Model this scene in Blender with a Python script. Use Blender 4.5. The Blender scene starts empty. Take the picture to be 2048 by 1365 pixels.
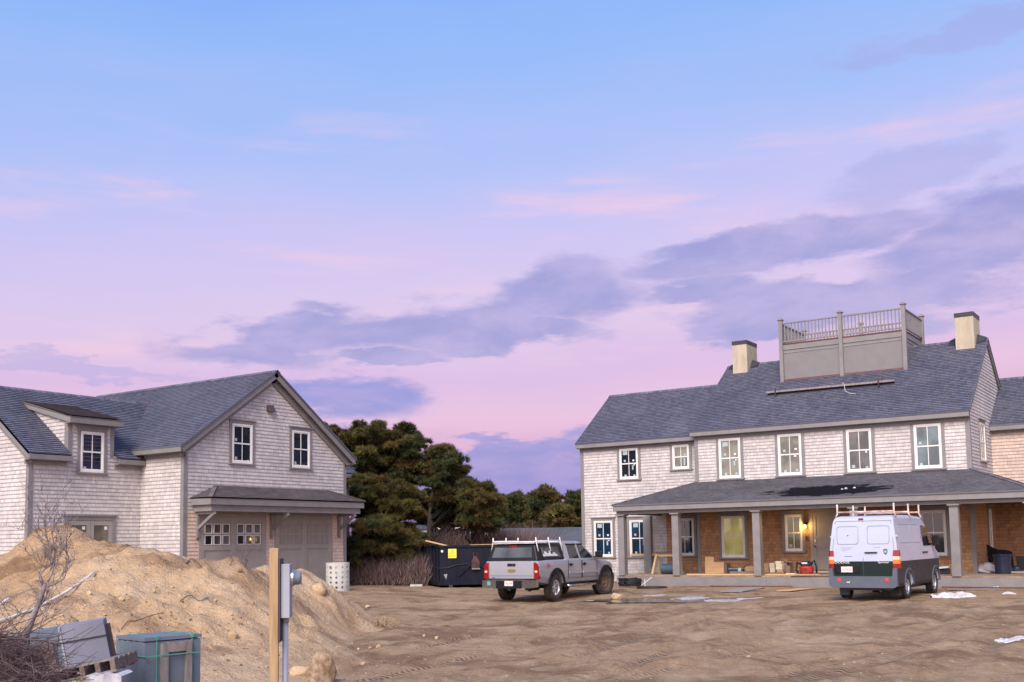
import bpy, bmesh, math, random
import numpy as np
from mathutils import Vector, Matrix
random.seed(7); rng = np.random.default_rng(11)
sc = bpy.context.scene
COL = sc.collection
rad = math.radians

# ------------------------------------------------------------------ camera
FPX, YAW, PITCH, ROLL, SHY = 2157.39, 0.589973, 0.0876069, -0.0166378, 214.45
EYE = np.array([0., 0., 2.1])
def _basis():
    c, s = math.cos, math.sin
    f0 = np.array([-s(YAW), c(YAW), 0]); r0 = np.array([c(YAW), s(YAW), 0]); up = np.array([0, 0, 1.])
    f = f0*c(PITCH) + up*s(PITCH); u = up*c(PITCH) - f0*s(PITCH)
    r = r0*c(ROLL) + u*s(ROLL); u2 = u*c(ROLL) - r0*s(ROLL)
    return r, u2, f
CR, CU, CF = _basis()
def survey(px, py, dist):
    """a point of the site as surveyed from the photographer's spot (photo pixels + metres ahead)"""
    return EYE + dist*(CR*(px-1024)/FPX - CU*(py-682.5-SHY)/FPX + CF)
cam = bpy.data.cameras.new("camera"); camo = bpy.data.objects.new("camera", cam); COL.objects.link(camo)
m3 = Matrix(((CR[0], CU[0], -CF[0]), (CR[1], CU[1], -CF[1]), (CR[2], CU[2], -CF[2])))
camo.matrix_world = Matrix.Translation(Vector(EYE)) @ m3.to_4x4()
cam.sensor_width = 36; cam.lens = 36*FPX/2048; cam.shift_y = SHY/2048
cam.clip_start = .1; cam.clip_end = 3000
sc.camera = camo

# ------------------------------------------------------------------ node helpers
class NT:
    def __init__(s, tree): s.t = tree; s.n = tree.nodes; s.l = tree.links
    def link(s, a, b): s.l.new(a, b)
    def put(s, sock, v):
        if v is None: return
        if isinstance(v, bpy.types.NodeSocket): s.l.new(v, sock)
        else:
            if hasattr(sock.default_value, '__len__'):
                v = tuple(v) if hasattr(v, '__len__') else (v,)*len(sock.default_value)
                if len(sock.default_value) == 4 and len(v) == 3: v = v+(1,)
            sock.default_value = v
    def math(s, op, a, b=None, c=None, clamp=False):
        n = s.n.new('ShaderNodeMath'); n.operation = op; n.use_clamp = clamp
        for i, v in enumerate((a, b, c)): s.put(n.inputs[i], v)
        return n.outputs[0]
    def add(s, a, b): return s.math('ADD', a, b)
    def mul(s, a, b): return s.math('MULTIPLY', a, b)
    def smooth(s, x, lo, hi, a=0., b=1.):
        n = s.n.new('ShaderNodeMapRange'); n.interpolation_type = 'SMOOTHSTEP'
        s.put(n.inputs[0], x); n.inputs[1].default_value = lo; n.inputs[2].default_value = hi
        n.inputs[3].default_value = a; n.inputs[4].default_value = b
        return n.outputs[0]
    def noise(s, vec, scale=5, detail=4, rough=.5, dist=0., dims='3D'):
        n = s.n.new('ShaderNodeTexNoise'); n.noise_dimensions = dims
        if vec is not None: s.l.new(vec, n.inputs['Vector'])
        n.inputs['Scale'].default_value = scale; n.inputs['Detail'].default_value = detail
        n.inputs['Roughness'].default_value = rough; n.inputs['Distortion'].default_value = dist
        return n.outputs[0]
    def white(s, vec, dims='2D'):
        n = s.n.new('ShaderNodeTexWhiteNoise'); n.noise_dimensions = dims
        s.l.new(vec, n.inputs['Vector']); return n.outputs[0]
    def mapping(s, vec, loc=(0, 0, 0), rot=(0, 0, 0), scale=(1, 1, 1)):
        n = s.n.new('ShaderNodeMapping'); s.l.new(vec, n.inputs[0])
        n.inputs[1].default_value = loc; n.inputs[2].default_value = rot; n.inputs[3].default_value = scale
        return n.outputs[0]
    def xyz(s, vec):
        n = s.n.new('ShaderNodeSeparateXYZ'); s.l.new(vec, n.inputs[0]); return n.outputs
    def turned(s, vec, ang, scale, loc=(0, 0, 0)):
        return s.mapping(s.mapping(vec, loc=loc, rot=(0, 0, ang)), scale=scale)
    def comb(s, x, y, z=0.):
        n = s.n.new('ShaderNodeCombineXYZ')
        for i, v in enumerate((x, y, z)): s.put(n.inputs[i], v)
        return n.outputs[0]
    def mix(s, f, a, b, mode='MIX'):
        n = s.n.new('ShaderNodeMix'); n.data_type = 'RGBA'; n.blend_type = mode
        s.put(n.inputs[0], f); s.put(n.inputs[6], a); s.put(n.inputs[7], b); return n.outputs[2]
    def ramp(s, f, stops):
        n = s.n.new('ShaderNodeValToRGB'); s.put(n.inputs[0], f)
        e = n.color_ramp.elements
        while len(e) > 1: e.remove(e[-1])
        e[0].position = stops[0][0]; e[0].color = tuple(stops[0][1])+(1,)
        for p, c in stops[1:]:
            q = e.new(p); q.color = tuple(c)+(1,)
        return n.outputs[0]
    def bump(s, h, strength=.3, dist=.02, normal=None):
        n = s.n.new('ShaderNodeBump'); n.inputs['Strength'].default_value = strength
        n.inputs['Distance'].default_value = dist; s.l.new(h, n.inputs['Height'])
        if normal is not None: s.l.new(normal, n.inputs['Normal'])
        return n.outputs[0]
def lin(r, g, b):
    f = lambda v: (v/255/12.92 if v/255 <= .04045 else ((v/255+.055)/1.055)**2.4)
    return (f(r), f(g), f(b))
def new_mat(name):
    m = bpy.data.materials.new(name); m.use_nodes = True
    t = NT(m.node_tree); return m, t, m.node_tree.nodes['Principled BSDF']
def simple(name, c1, c2=None, scale=6., rough=.6, bump=0., bscale=None, metal=0., spec=.5, rough2=None, stretch=(1, 1, 1), coat=0., emit=0.):
    m, t, p = new_mat(name)
    co = t.n.new('ShaderNodeTexCoord').outputs['Object']
    v = t.mapping(co, scale=stretch)
    nz = t.noise(v, scale, 5, .55)
    c2 = c2 or tuple(x*.82 for x in c1)
    t.put(p.inputs['Base Color'], t.mix(t.smooth(nz, .32, .68), c1, c2))
    if rough2: t.put(p.inputs['Roughness'], t.smooth(nz, .3, .7, rough, rough2))
    else: p.inputs['Roughness'].default_value = rough
    p.inputs['Metallic'].default_value = metal; p.inputs['Specular IOR Level'].default_value = spec
    p.inputs['Coat Weight'].default_value = coat; p.inputs['Coat Roughness'].default_value = .06
    if emit: t.put(p.inputs['Emission Color'], c1); p.inputs['Emission Strength'].default_value = emit
    if bump:
        t.link(t.bump(t.noise(v, bscale or scale*3, 5, .6), bump, .02), p.inputs['Normal'])
    return m
def shingle_mat(name, c_lo, c_hi, tint, width=.14, exposure=.125, rough=.85, stain=None, hue=.5, dirt=None, spec=.3, butt_shade_wear=.36):
    """shingles: u along the course, v up the wall in metres; a random tone for every shingle"""
    m, t, p = new_mat(name)
    uv = t.n.new('ShaderNodeUVMap').outputs[0]
    x, y, _ = t.xyz(uv)
    row = t.math('FLOOR', t.math('DIVIDE', y, exposure))
    ro = t.math('MULTIPLY', t.math('FRACT', t.mul(t.math('SINE', t.mul(row, 12.9898)), 43758.5)), 3.0)
    xx = t.add(t.math('DIVIDE', x, width), ro)
    warp = t.noise(t.comb(t.mul(xx, .55), t.mul(row, 7.31)), 1.0, 1, .5)
    xx = t.add(xx, t.mul(warp, 1.5))
    cell = t.math('FLOOR', xx); fr = t.math('FRACT', xx)
    r1 = t.white(t.comb(cell, row)); r2 = t.white(t.comb(t.add(cell, 31.7), t.add(row, 5.3)))
    big = t.noise(uv, .55, 4, .55); mid = t.noise(t.mapping(uv, scale=(9, 1.2, 1)), 2.2, 4, .6)
    f = t.add(t.add(t.mul(r1, .26), t.mul(big, .56)), t.mul(mid, .38))
    col = t.mix(t.smooth(f, .28, .95), c_lo, c_hi)
    col = t.mix(t.mul(t.smooth(r2, .55, 1.0), hue), col, tint)
    if dirt is not None:
        col = t.mix(t.mul(t.smooth(t.noise(t.mapping(uv, loc=(7, 3, 0)), .33, 5, .6), .5, .72), .6), col, dirt)
    gap = t.math('LESS_THAN', t.math('MINIMUM', fr, t.math('SUBTRACT', 1.0, fr)), .035)
    col = t.mix(t.mul(gap, .40), col, tuple(v*.35 for v in c_lo))
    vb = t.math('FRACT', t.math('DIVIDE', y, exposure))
    col = t.mix(t.mul(t.smooth(vb, .06, .30, 1., 0.), butt_shade_wear), col, tuple(v*.38 for v in c_lo))  # shadow line under each course, with some butt wear, painted into the colour
    if stain is not None:
        sx, sy, rx, ry, sc_col = stain
        d = t.math('POWER', t.math('DIVIDE', t.math('SUBTRACT', x, sx), rx), 2.)
        d = t.add(d, t.math('POWER', t.math('DIVIDE', t.math('SUBTRACT', y, sy), ry), 2.))
        d = t.add(d, t.mul(t.math('SUBTRACT', t.noise(t.mapping(uv, scale=(1, 2.2, 1)), 1.3, 7, .68), .5), 3.6))
        col = t.mix(t.smooth(d, .8, 1.08, .97, 0.), col, sc_col)
    t.link(col, p.inputs['Base Color']); p.inputs['Roughness'].default_value = rough
    p.inputs['Specular IOR Level'].default_value = spec
    h = t.add(t.mul(r2, .6), t.mul(t.noise(t.mapping(uv, scale=(30, 3, 1)), 4, 3, .6), .5))
    t.link(t.bump(h, .35, .012), p.inputs['Normal'])
    return m

# ------------------------------------------------------------------ mesh helpers
def V3(*a): return np.array(a, float)
def nrm(v): v = np.asarray(v, float); return v/max(1e-9, np.linalg.norm(v))
class MB:
    def __init__(s): s.v = []; s.f = []; s.uv = []; s.mi = []
    def poly(s, pts, uvs=None, mi=0):
        k = len(s.v); s.v += [tuple(map(float, p)) for p in pts]; s.f.append(tuple(range(k, k+len(pts))))
        s.uv += [tuple(u) for u in uvs] if uvs is not None else [(0, 0)]*len(pts); s.mi.append(mi); return s
    def hexa(s, c, mi=0):
        k = len(s.v); s.v += [tuple(map(float, p)) for p in c]; tone = (random.random()*9, .08+.125*random.randrange(40))
        for q in ((0, 3, 2, 1), (4, 5, 6, 7), (0, 1, 5, 4), (1, 2, 6, 5), (2, 3, 7, 6), (3, 0, 4, 7)):
            s.f.append(tuple(k+i for i in q)); s.uv += [tone]*4; s.mi.append(mi)
        return s
    def box(s, x0, x1, y0, y1, z0, z1, mi=0):
        x0, x1 = sorted((x0, x1)); y0, y1 = sorted((y0, y1)); z0, z1 = sorted((z0, z1))
        return s.hexa([(x0, y0, z0), (x1, y0, z0), (x1, y1, z0), (x0, y1, z0), (x0, y0, z1), (x1, y0, z1), (x1, y1, z1), (x0, y1, z1)], mi)
    def obox(s, c, ax, ay, az, hx, hy, hz, mi=0):
        c = np.asarray(c, float); ax, ay, az = nrm(ax)*hx, nrm(ay)*hy, nrm(az)*hz
        P = lambda i, j, k: c+ax*i+ay*j+az*k
        return s.hexa([P(-1, -1, -1), P(1, -1, -1), P(1, 1, -1), P(-1, 1, -1), P(-1, -1, 1), P(1, -1, 1), P(1, 1, 1), P(-1, 1, 1)], mi)
    def beam(s, p0, p1, up, th, h, mi=0):
        """board from p0 to p1; hangs h below that line, th thick across"""
        p0, p1 = np.asarray(p0, float), np.asarray(p1, float); a = nrm(p1-p0); up = np.asarray(up, float)
        u = nrm(up-a*np.dot(up, a)); sd = np.cross(a, u)*th/2; d = u*h
        return s.hexa([p0-sd-d, p1-sd-d, p1+sd-d, p0+sd-d, p0-sd, p1-sd, p1+sd, p0+sd], mi)
    def tube(s, pts, r, n=8, mi=0, caps=True):
        pts = [np.asarray(p, float) for p in pts]; rs = r if hasattr(r, '__len__') else [r]*len(pts)
        k0 = len(s.v); ref = V3(0, 0, 1) if abs(nrm(pts[-1]-pts[0])[2]) < .9 else V3(1, 0, 0)
        for i, p in enumerate(pts):
            a = nrm(pts[min(i+1, len(pts)-1)]-pts[max(i-1, 0)]); e1 = nrm(np.cross(a, ref)); e2 = np.cross(a, e1)
            for j in range(n):
                t = 2*math.pi*j/n; s.v.append(tuple(p+rs[i]*(e1*math.cos(t)+e2*math.sin(t))))
        for i in range(len(pts)-1):
            for j in range(n):
                a, b = k0+i*n+j, k0+i*n+(j+1) % n
                s.f.append((a, b, b+n, a+n)); s.uv += [(0, 0)]*4; s.mi.append(mi)
        if caps:
            for base, rev in ((k0, False), (k0+(len(pts)-1)*n, True)):
                q = list(range(base, base+n)); s.f.append(tuple(q if rev else q[::-1])); s.uv += [(0, 0)]*n; s.mi.append(mi)
        return s
    def lathe(s, prof, c, axis, n=24, mi=0, ref=None):
        """profile [(radius, along)] turned about axis through c"""
        c = np.asarray(c, float); a = nrm(axis); ref = V3(0, 0, 1) if abs(a[2]) < .9 else V3(1, 0, 0)
        e1 = nrm(np.cross(a, ref)); e2 = np.cross(a, e1); k0 = len(s.v); m = len(prof)
        for r, t in prof:
            for j in range(n):
                th = 2*math.pi*j/n; s.v.append(tuple(c+a*t+r*(e1*math.cos(th)+e2*math.sin(th))))
        for i in range(m-1):
            for j in range(n):
                p, q = k0+i*n+j, k0+i*n+(j+1) % n
                s.f.append((p, q, q+n, p+n)); s.uv += [(0, 0)]*4; s.mi.append(mi)
        return s
    def prism(s, poly, o, e1, e2, depth, mi=0):
        """flat outline poly (2D) in plane o,e1,e2 thickened by depth along e1 x e2"""
        o, e1, e2 = map(lambda v: np.asarray(v, float), (o, e1, e2)); n = nrm(np.cross(e1, e2))*depth
        a = [o+e1*p[0]+e2*p[1] for p in poly]; b = [p+n for p in a]; k = len(a)
        s.poly(b, mi=mi); s.poly(a[::-1], mi=mi)
        for i in range(k): j = (i+1) % k; s.poly([a[i], a[j], b[j], b[i]], mi=mi)
        return s
    def shingles(s, pts, up, exposure=.125, lip=.018, mi=0, v0=0., u0=0.):
        """a flat convex polygon laid in lapped courses that step out towards their butts"""
        pts = [np.asarray(p, float) for p in pts]
        n = np.zeros(3)
        for i in range(1, len(pts)-1): n += np.cross(pts[i]-pts[0], pts[i+1]-pts[0])
        n = nrm(n); up = np.asarray(up, float); ev = nrm(up-n*np.dot(up, n)); eu = np.cross(ev, n)
        P2 = [(float(np.dot(p, eu)), float(np.dot(p, ev))) for p in pts]; d0 = float(np.dot(pts[0], n))
        lo = min(p[1] for p in P2); hi = max(p[1] for p in P2)
        def clip(poly, val, keep_above):
            out = []
            for i in range(len(poly)):
                a, b = poly[i], poly[(i+1) % len(poly)]
                ia = (a[1] >= val) == keep_above or a[1] == val; ib = (b[1] >= val) == keep_above or b[1] == val
                if ia: out.append(a)
                if ia != ib and a[1] != b[1]:
                    t = (val-a[1])/(b[1]-a[1]); out.append((a[0]+t*(b[0]-a[0]), val))
            return out
        k = math.floor((lo-v0)/exposure)
        while v0+k*exposure < hi-1e-6:
            b0 = v0+k*exposure; b1 = b0+exposure
            q = clip(clip(P2, b0, True), b1, False)
            if len(q) >= 3:
                W = lambda u, v, off: eu*u+ev*v+n*(d0+off)
                s.poly([W(u, v, lip*(1-(v-b0)/exposure)) for u, v in q], [(u-u0, v-v0) for u, v in q], mi)
                low = [p for p in q if abs(p[1]-b0) < 1e-6]
                if len(low) >= 2:
                    ua, ub = min(p[0] for p in low), max(p[0] for p in low)
                    s.poly([W(ua, b0, 0), W(ub, b0, 0), W(ub, b0, lip), W(ua, b0, lip)], [(ua-u0, b0-v0+.002), (ub-u0, b0-v0+.002), (ub-u0, b0-v0+.012), (ua-u0, b0-v0+.012)], mi)
            k += 1
        return s
    def build(s, name, mats, parent=None, smooth=False, bevel=0., local=False, seg=2):
        me = bpy.data.meshes.new(name); v = np.array(s.v, float).reshape(-1, 3)
        if parent is not None and not local: v = v-np.array(root_of(parent)['_o'])
        me.from_pydata(v.tolist(), [], s.f)
        mats = mats if isinstance(mats, (list, tuple)) else [mats]
        for m in mats: me.materials.append(m)
        if len(mats) > 1: me.polygons.foreach_set('material_index', s.mi)
        if any(u != (0, 0) for u in s.uv):
            l = me.uv_layers.new(name='UVMap'); l.data.foreach_set('uv', np.array(s.uv, 'f').ravel())
        if smooth: me.polygons.foreach_set('use_smooth', [True]*len(me.polygons))
        me.update(); o = bpy.data.objects.new(name, me); COL.objects.link(o)
        if parent is not None: o.parent = parent
        if bevel:
            b = o.modifiers.new('b', 'BEVEL'); b.width = bevel; b.segments = seg; b.limit_method = 'ANGLE'; b.angle_limit = rad(40)
        return o
ORIG = {}
def root_of(o):
    while o.parent is not None: o = o.parent
    return ORIG[o.name]
def thing(name, label, cat, loc, rotz=0., group=None):
    o = bpy.data.objects.new(name, None); COL.objects.link(o); o.location = tuple(loc); o.rotation_euler = (0, 0, rotz)
    o.empty_display_size = .2
    ORIG[o.name] = {'_o': tuple(loc)}
    return tag(o, label, cat, group)
def tag(o, label, cat, group=None):
    o['label'] = label; o['category'] = cat
    if group: o['group'] = group
    return o
def kind(o, k): o['kind'] = k; return o
def solo(mb, name, mats, label, cat, loc=None, group=None, **kw):
    """a thing that is one mesh, its origin at loc"""
    if loc is not None:
        v = np.array(s_v(mb))-np.array(loc); mb.v = [tuple(p) for p in v]
    o = mb.build(name, mats, **kw)
    if loc is not None: o.location = tuple(loc)
    return tag(o, label, cat, group)
def s_v(mb): return mb.v
def text_part(body, size, o, ex, ey, mat, parent, name='lettering', depth=.002, align='CENTER', local=True, width=None):
    """raised lettering: o is the middle of the line, ex along it, ey up"""
    cu = bpy.data.curves.new(name, 'FONT'); cu.body = body; cu.size = size; cu.extrude = depth; cu.align_x = align; cu.align_y = 'CENTER'
    cu.resolution_u = 3
    tmp = bpy.data.objects.new('tmp_text', cu); COL.objects.link(tmp)
    dg = bpy.context.evaluated_depsgraph_get(); me = bpy.data.meshes.new_from_object(tmp.evaluated_get(dg))
    bpy.data.objects.remove(tmp); bpy.data.curves.remove(cu)
    n = len(me.vertices); co = np.empty(n*3, 'f'); me.vertices.foreach_get('co', co); co = co.reshape(-1, 3).astype(float)
    ex, ey = nrm(ex), nrm(ey); ez = np.cross(ex, ey)
    if width and n: co[:, 0] *= width/max(1e-6, co[:, 0].max()-co[:, 0].min())
    w = np.asarray(o, float)+co[:, :1]*ex+co[:, 1:2]*ey+co[:, 2:3]*ez
    if parent is not None and not local: w = w-np.array(root_of(parent)['_o'])
    me.vertices.foreach_set('co', w.astype('f').ravel()); me.materials.clear(); me.materials.append(mat); me.update()
    ob = bpy.data.objects.new(name, me); COL.objects.link(ob)
    if parent is not None: ob.parent = parent
    return ob
def cut(o, cutters):
    """subtract cutter bodies and keep the plain mesh"""
    for q in [o]+list(cutters):
        b = bmesh.new(); b.from_mesh(q.data); bmesh.ops.remove_doubles(b, verts=b.verts, dist=1e-5); bmesh.ops.recalc_face_normals(b, faces=b.faces); b.to_mesh(q.data); b.free()
    for c in cutters:
        if o.parent is not None and tuple(c.location) == (0, 0, 0): c.parent = o.parent
    bpy.context.view_layer.update()
    for c in cutters:
        m = o.modifiers.new('x', 'BOOLEAN'); m.operation = 'DIFFERENCE'; m.object = c; m.solver = 'EXACT'
    dg = bpy.context.evaluated_depsgraph_get(); me = bpy.data.meshes.new_from_object(o.evaluated_get(dg))
    o.modifiers.clear(); old = o.data; o.data = me; bpy.data.meshes.remove(old)
    for c in cutters:
        d = c.data; bpy.data.objects.remove(c); bpy.data.meshes.remove(d)
    return o
# value noise on the plan, for earth and snow
_perm = np.random.default_rng(3).random((256, 256))
def vnoise(x, y):
    x = np.asarray(x, float); y = np.asarray(y, float)
    xi = np.floor(x).astype(int); yi = np.floor(y).astype(int); fx = x-xi; fy = y-yi
    fx = fx*fx*(3-2*fx); fy = fy*fy*(3-2*fy); g = lambda a, b: _perm[a % 256, b % 256]
    return (g(xi, yi)*(1-fx)+g(xi+1, yi)*fx)*(1-fy)+(g(xi, yi+1)*(1-fx)+g(xi+1, yi+1)*fx)*fy-.5
def fbm(x, y, octv=4, gain=.5):
    a = 1.; o = 0.; f = 1.
    for i in range(octv):
        o = o+a*vnoise(x*f+17.3*i, y*f-9.1*i); a *= gain; f *= 2.03
    return o
# ------------------------------------------------------------------ sky and light
W = bpy.data.worlds.new("World"); sc.world = W; W.use_nodes = True
t = NT(W.node_tree); t.n.clear()
SUN_AZ = YAW+rad(164)         # the glow of the set sun, behind the photographer (angle from +y, anticlockwise)
def build_world():
    d = t.n.new('ShaderNodeTexCoord').outputs['Generated']
    x, y, z = t.xyz(d)
    fh = t.add(t.mul(x, -math.sin(YAW)), t.mul(y, math.cos(YAW))); rh = t.add(t.mul(x, math.cos(YAW)), t.mul(y, math.sin(YAW)))
    a = t.math('ARCTAN2', rh, fh); e = t.math('ARCSINE', z)
    ae = t.comb(a, e)
    wav = t.noise(t.mapping(ae, scale=(1.3, 5.0, 1)), 2.2, 5, .55)
    wav2 = t.noise(t.mapping(ae, rot=(0, 0, .12), scale=(1.6, 11.0, 1)), 2.0, 5, .6)
    tilt = t.mul(a, -.045)
    el = t.add(t.add(e, tilt), t.mul(t.math('SUBTRACT', wav, .5), .10))
    k = 1/1.6
    stops = [(-.02, (150, 125, 190)), (.0, (165, 138, 205)), (.05, (186, 150, 214)), (.085, (214, 171, 214)), (.118, (226, 186, 223)),
             (.155, (213, 181, 227)), (.195, (219, 193, 230)), (.235, (213, 194, 235)), (.285, (200, 191, 240)), (.33, (181, 190, 244)),
             (.385, (161, 186, 246)), (.45, (145, 182, 247)), (.52, (124, 168, 246)), (.8, (96, 150, 236)), (1.57, (84, 138, 226))]
    base = t.ramp(t.mul(t.add(el, .02), k), [((p+.02)*k, lin(*c)) for p, c in stops])
    # long pink veils
    veil = t.mul(t.smooth(wav2, .5, .78), t.mul(t.smooth(e, .12, .2), t.smooth(e, .3, .44, 1., 0.)))
    base = t.mix(t.mul(veil, .75), base, lin(248, 200, 222))
    # cloud bodies: (azimuth, elevation, half width, half height, tilt, weight)
    n1 = t.noise(t.mapping(ae, scale=(3.2, 7.5, 1)), 3.0, 7, .58, .25)
    n2 = t.noise(t.mapping(ae, loc=(3, 1, 0), scale=(2.2, 9.0, 1)), 6.0, 6, .6, .2)
    w1 = t.noise(t.mapping(ae, loc=(5, 2, 1), scale=(1.2, 3.8, 1)), 4.2, 9, .58); w2 = t.noise(t.mapping(ae, loc=(1, 8, 4), scale=(1.3, 4.2, 1)), 4.6, 9, .58)
    aw = t.add(a, t.mul(t.math('SUBTRACT', w1, .5), .20)); ew = t.add(e, t.mul(t.math('SUBTRACT', w2, .5), .105))
    grain = t.add(t.mul(t.math('SUBTRACT', n1, .5), 1.5), t.mul(t.math('SUBTRACT', n2, .5), .65))
    def body(az, ev, rx, ry, ti, soft=1.0):
        da = t.math('SUBTRACT', aw, az); de = t.math('SUBTRACT', ew, ev)
        c, s = math.cos(ti), math.sin(ti)
        p = t.math('DIVIDE', t.add(t.mul(da, c), t.mul(de, s)), rx); q = t.math('DIVIDE', t.add(t.mul(da, -s), t.mul(de, c)), ry)
        r = t.math('SQRT', t.add(t.mul(p, p), t.mul(q, q)))
        return t.smooth(t.add(t.math('SUBTRACT', 1.0, r), t.mul(grain, soft)), -.10, .42)
    P = lambda px, py: ((px-1024)/FPX*.97, (1087-py)/FPX*.97)
    def many(lst):
        out = None
        for px, py, w, h, ti, sf in lst:
            az, ev = P(px, py); m = body(az, ev, w/FPX, h/FPX, ti, sf)
            out = m if out is None else t.math('MAXIMUM', out, m)
        return out
    dark = many([(600, 672, 300, 50, .10, .6), (880, 640, 290, 66, .16, .6), (1165, 578, 210, 88, .10, .6), (1010, 678, 210, 34, .0, .8), (760, 716, 110, 18, 0, .7),
                 (1600, 520, 300, 52, .12, .7), (1960, 535, 260, 95, .25, .6), (1420, 600, 120, 36, 0, .8), 
                 (1700, 625, 380, 40, .02, .9), (1560, 660, 180, 26, .0, .9)])
    dark = t.mul(dark, t.smooth(e, .06, .12))
    base = t.mix(t.mul(dark, .88), base, t.mix(t.smooth(n1, .35, .68), lin(144, 144, 210), lin(180, 168, 220)))
    faint = many([(1880, 400, 210, 50, .22, .9), (1930, 155, 200, 34, .1, 1.0), (150, 750, 230, 14, 0, .8)])
    base = t.mix(t.mul(faint, .42), base, lin(160, 160, 220))
    low = many([(640, 790, 220, 52, -.05, .5), (1020, 908, 260, 34, .05, .5), (960, 878, 110, 17, 0, .5), (1120, 950, 260, 40, .0, .5), (480, 905, 420, 55, 0, .7), (1000, 985, 420, 40, 0, .5)])
    base = t.mix(t.mul(low, .9), base, t.mix(t.smooth(n2, .35, .7), lin(130, 138, 214), lin(160, 152, 220)))
    # scattered cloud over the rest of the dome
    away = t.smooth(t.math('ABSOLUTE', a), .75, 1.1)
    gen = t.mul(t.smooth(t.noise(t.mapping(d, scale=(1, 1, 3)), 2.4, 6, .6), .52, .68), away)
    base = t.mix(t.mul(gen, .5), base, lin(190, 176, 214))
    # afterglow where the sun went down
    ca = t.math('COSINE', t.add(a, rad(164)))
    glow = t.mul(t.smooth(ca, -.05, .95), t.math('EXPONENT', t.mul(t.math('MAXIMUM', e, 0.), -2.3)))
    base = t.mix(1.0, base, t.mix(glow, (0, 0, 0, 1), (2.3, 1.95, 1.7, 1)), 'ADD')
    base = t.mix(t.smooth(e, -.10, -.02, 1., 0.), base, (.17, .14, .12, 1))
    sky = t.n.new('ShaderNodeTexSky'); sky.sky_type = 'NISHITA'; sky.sun_disc = False
    sky.sun_elevation = rad(1.5); sky.sun_rotation = -SUN_AZ
    bg2 = t.n.new('ShaderNodeBackground'); t.link(sky.outputs[0], bg2.inputs[0]); bg2.inputs[1].default_value = .05
    bg = t.n.new('ShaderNodeBackground'); t.link(base, bg.inputs[0]); bg.inputs[1].default_value = SKY
    ad = t.n.new('ShaderNodeAddShader'); t.link(bg.outputs[0], ad.inputs[0]); t.link(bg2.outputs[0], ad.inputs[1])
    out = t.n.new('ShaderNodeOutputWorld'); t.link(ad.outputs[0], out.inputs[0])
SKY = .97
build_world()
L = bpy.data.lights.new('sun', 'SUN'); L.energy = 4.9; L.angle = rad(32); L.color = (1., .87, .77)
lo = bpy.data.objects.new('sun', L); COL.objects.link(lo)
_el = rad(40); _d = Vector((-math.sin(SUN_AZ)*math.cos(_el), math.cos(SUN_AZ)*math.cos(_el), math.sin(_el)))
lo.rotation_euler = _d.to_track_quat('Z', 'Y').to_euler()
sc.view_settings.view_transform = 'Standard'; sc.view_settings.look = 'None'; sc.view_settings.exposure = 0; sc.view_settings.gamma = 1
sc.cycles.use_denoising = True; sc.cycles.max_bounces = 6; sc.cycles.diffuse_bounces = 3; sc.cycles.glossy_bounces = 3

# ------------------------------------------------------------------ materials
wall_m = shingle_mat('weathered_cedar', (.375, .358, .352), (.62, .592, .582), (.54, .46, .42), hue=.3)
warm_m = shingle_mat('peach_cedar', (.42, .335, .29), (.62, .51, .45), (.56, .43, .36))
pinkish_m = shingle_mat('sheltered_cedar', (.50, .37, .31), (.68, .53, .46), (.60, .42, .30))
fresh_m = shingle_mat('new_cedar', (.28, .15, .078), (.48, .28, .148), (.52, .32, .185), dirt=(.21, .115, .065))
roof_m = shingle_mat('roof_shingles', (.060, .065, .098), (.148, .153, .205), (.15, .142, .16), width=.16, rough=.75, hue=.45, dirt=(.07, .076, .105), spec=.3, butt_shade_wear=.5)
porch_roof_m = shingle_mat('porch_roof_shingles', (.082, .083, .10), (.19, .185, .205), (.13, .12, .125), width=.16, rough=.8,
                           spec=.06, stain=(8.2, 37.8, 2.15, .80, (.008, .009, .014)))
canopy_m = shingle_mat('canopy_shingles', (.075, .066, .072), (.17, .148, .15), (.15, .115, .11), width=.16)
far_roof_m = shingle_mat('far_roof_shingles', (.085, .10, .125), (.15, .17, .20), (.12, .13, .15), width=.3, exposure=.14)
trim_m = simple('gray_trim_paint', (.21, .20, .20), (.18, .172, .174), 3, .55, .05, 30)
panel_m = simple('gray_panel_paint', (.18, .174, .178), (.162, .157, .16), 2, .5, .03, 20)
white_m = simple('white_window_paint', (.72, .71, .68), (.66, .655, .64), 4, .4)
door_m = simple('door_paint', (.29, .265, .245), (.26, .238, .22), 2.5, .45, .04, 30)
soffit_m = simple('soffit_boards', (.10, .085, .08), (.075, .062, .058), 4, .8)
deckwood_m = simple('deck_boards', (.36, .26, .18), (.22, .15, .10), 3, .8, .2, 12, stretch=(1, 6, 1))
def glass(name, c, rough=.03, emit=None, es=0.):
    m, t_, p = new_mat(name)
    co = t_.n.new('ShaderNodeTexCoord').outputs['Object']; nz = t_.noise(co, 1.3, 3, .5)
    t_.put(p.inputs['Base Color'], t_.mix(t_.smooth(nz, .35, .65), c, tuple(v*.45 for v in c)))
    p.inputs['Roughness'].default_value = rough; p.inputs['Specular IOR Level'].default_value = .5
    if emit:
        t_.put(p.inputs['Emission Color'], t_.mix(t_.smooth(t_.noise(co, .9, 2, .5), .35, .65), emit, tuple(v*.55 for v in emit))); p.inputs['Emission Strength'].default_value = es
    return m
pane_dark = glass('dark_window_glass', (.012, .018, .034)); pane_blue = glass('blue_window_glass', (.010, .040, .085))
pane_grey = glass('grey_window_glass', (.20, .20, .165)); pane_teal = glass('teal_window_glass', (.13, .19, .21)); pane_mid = glass('smoky_window_glass', (.13, .13, .135)); pane_lit = glass('lit_window_glass', (.10, .10, .05), emit=(.42, .34, .12), es=.7)
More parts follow.
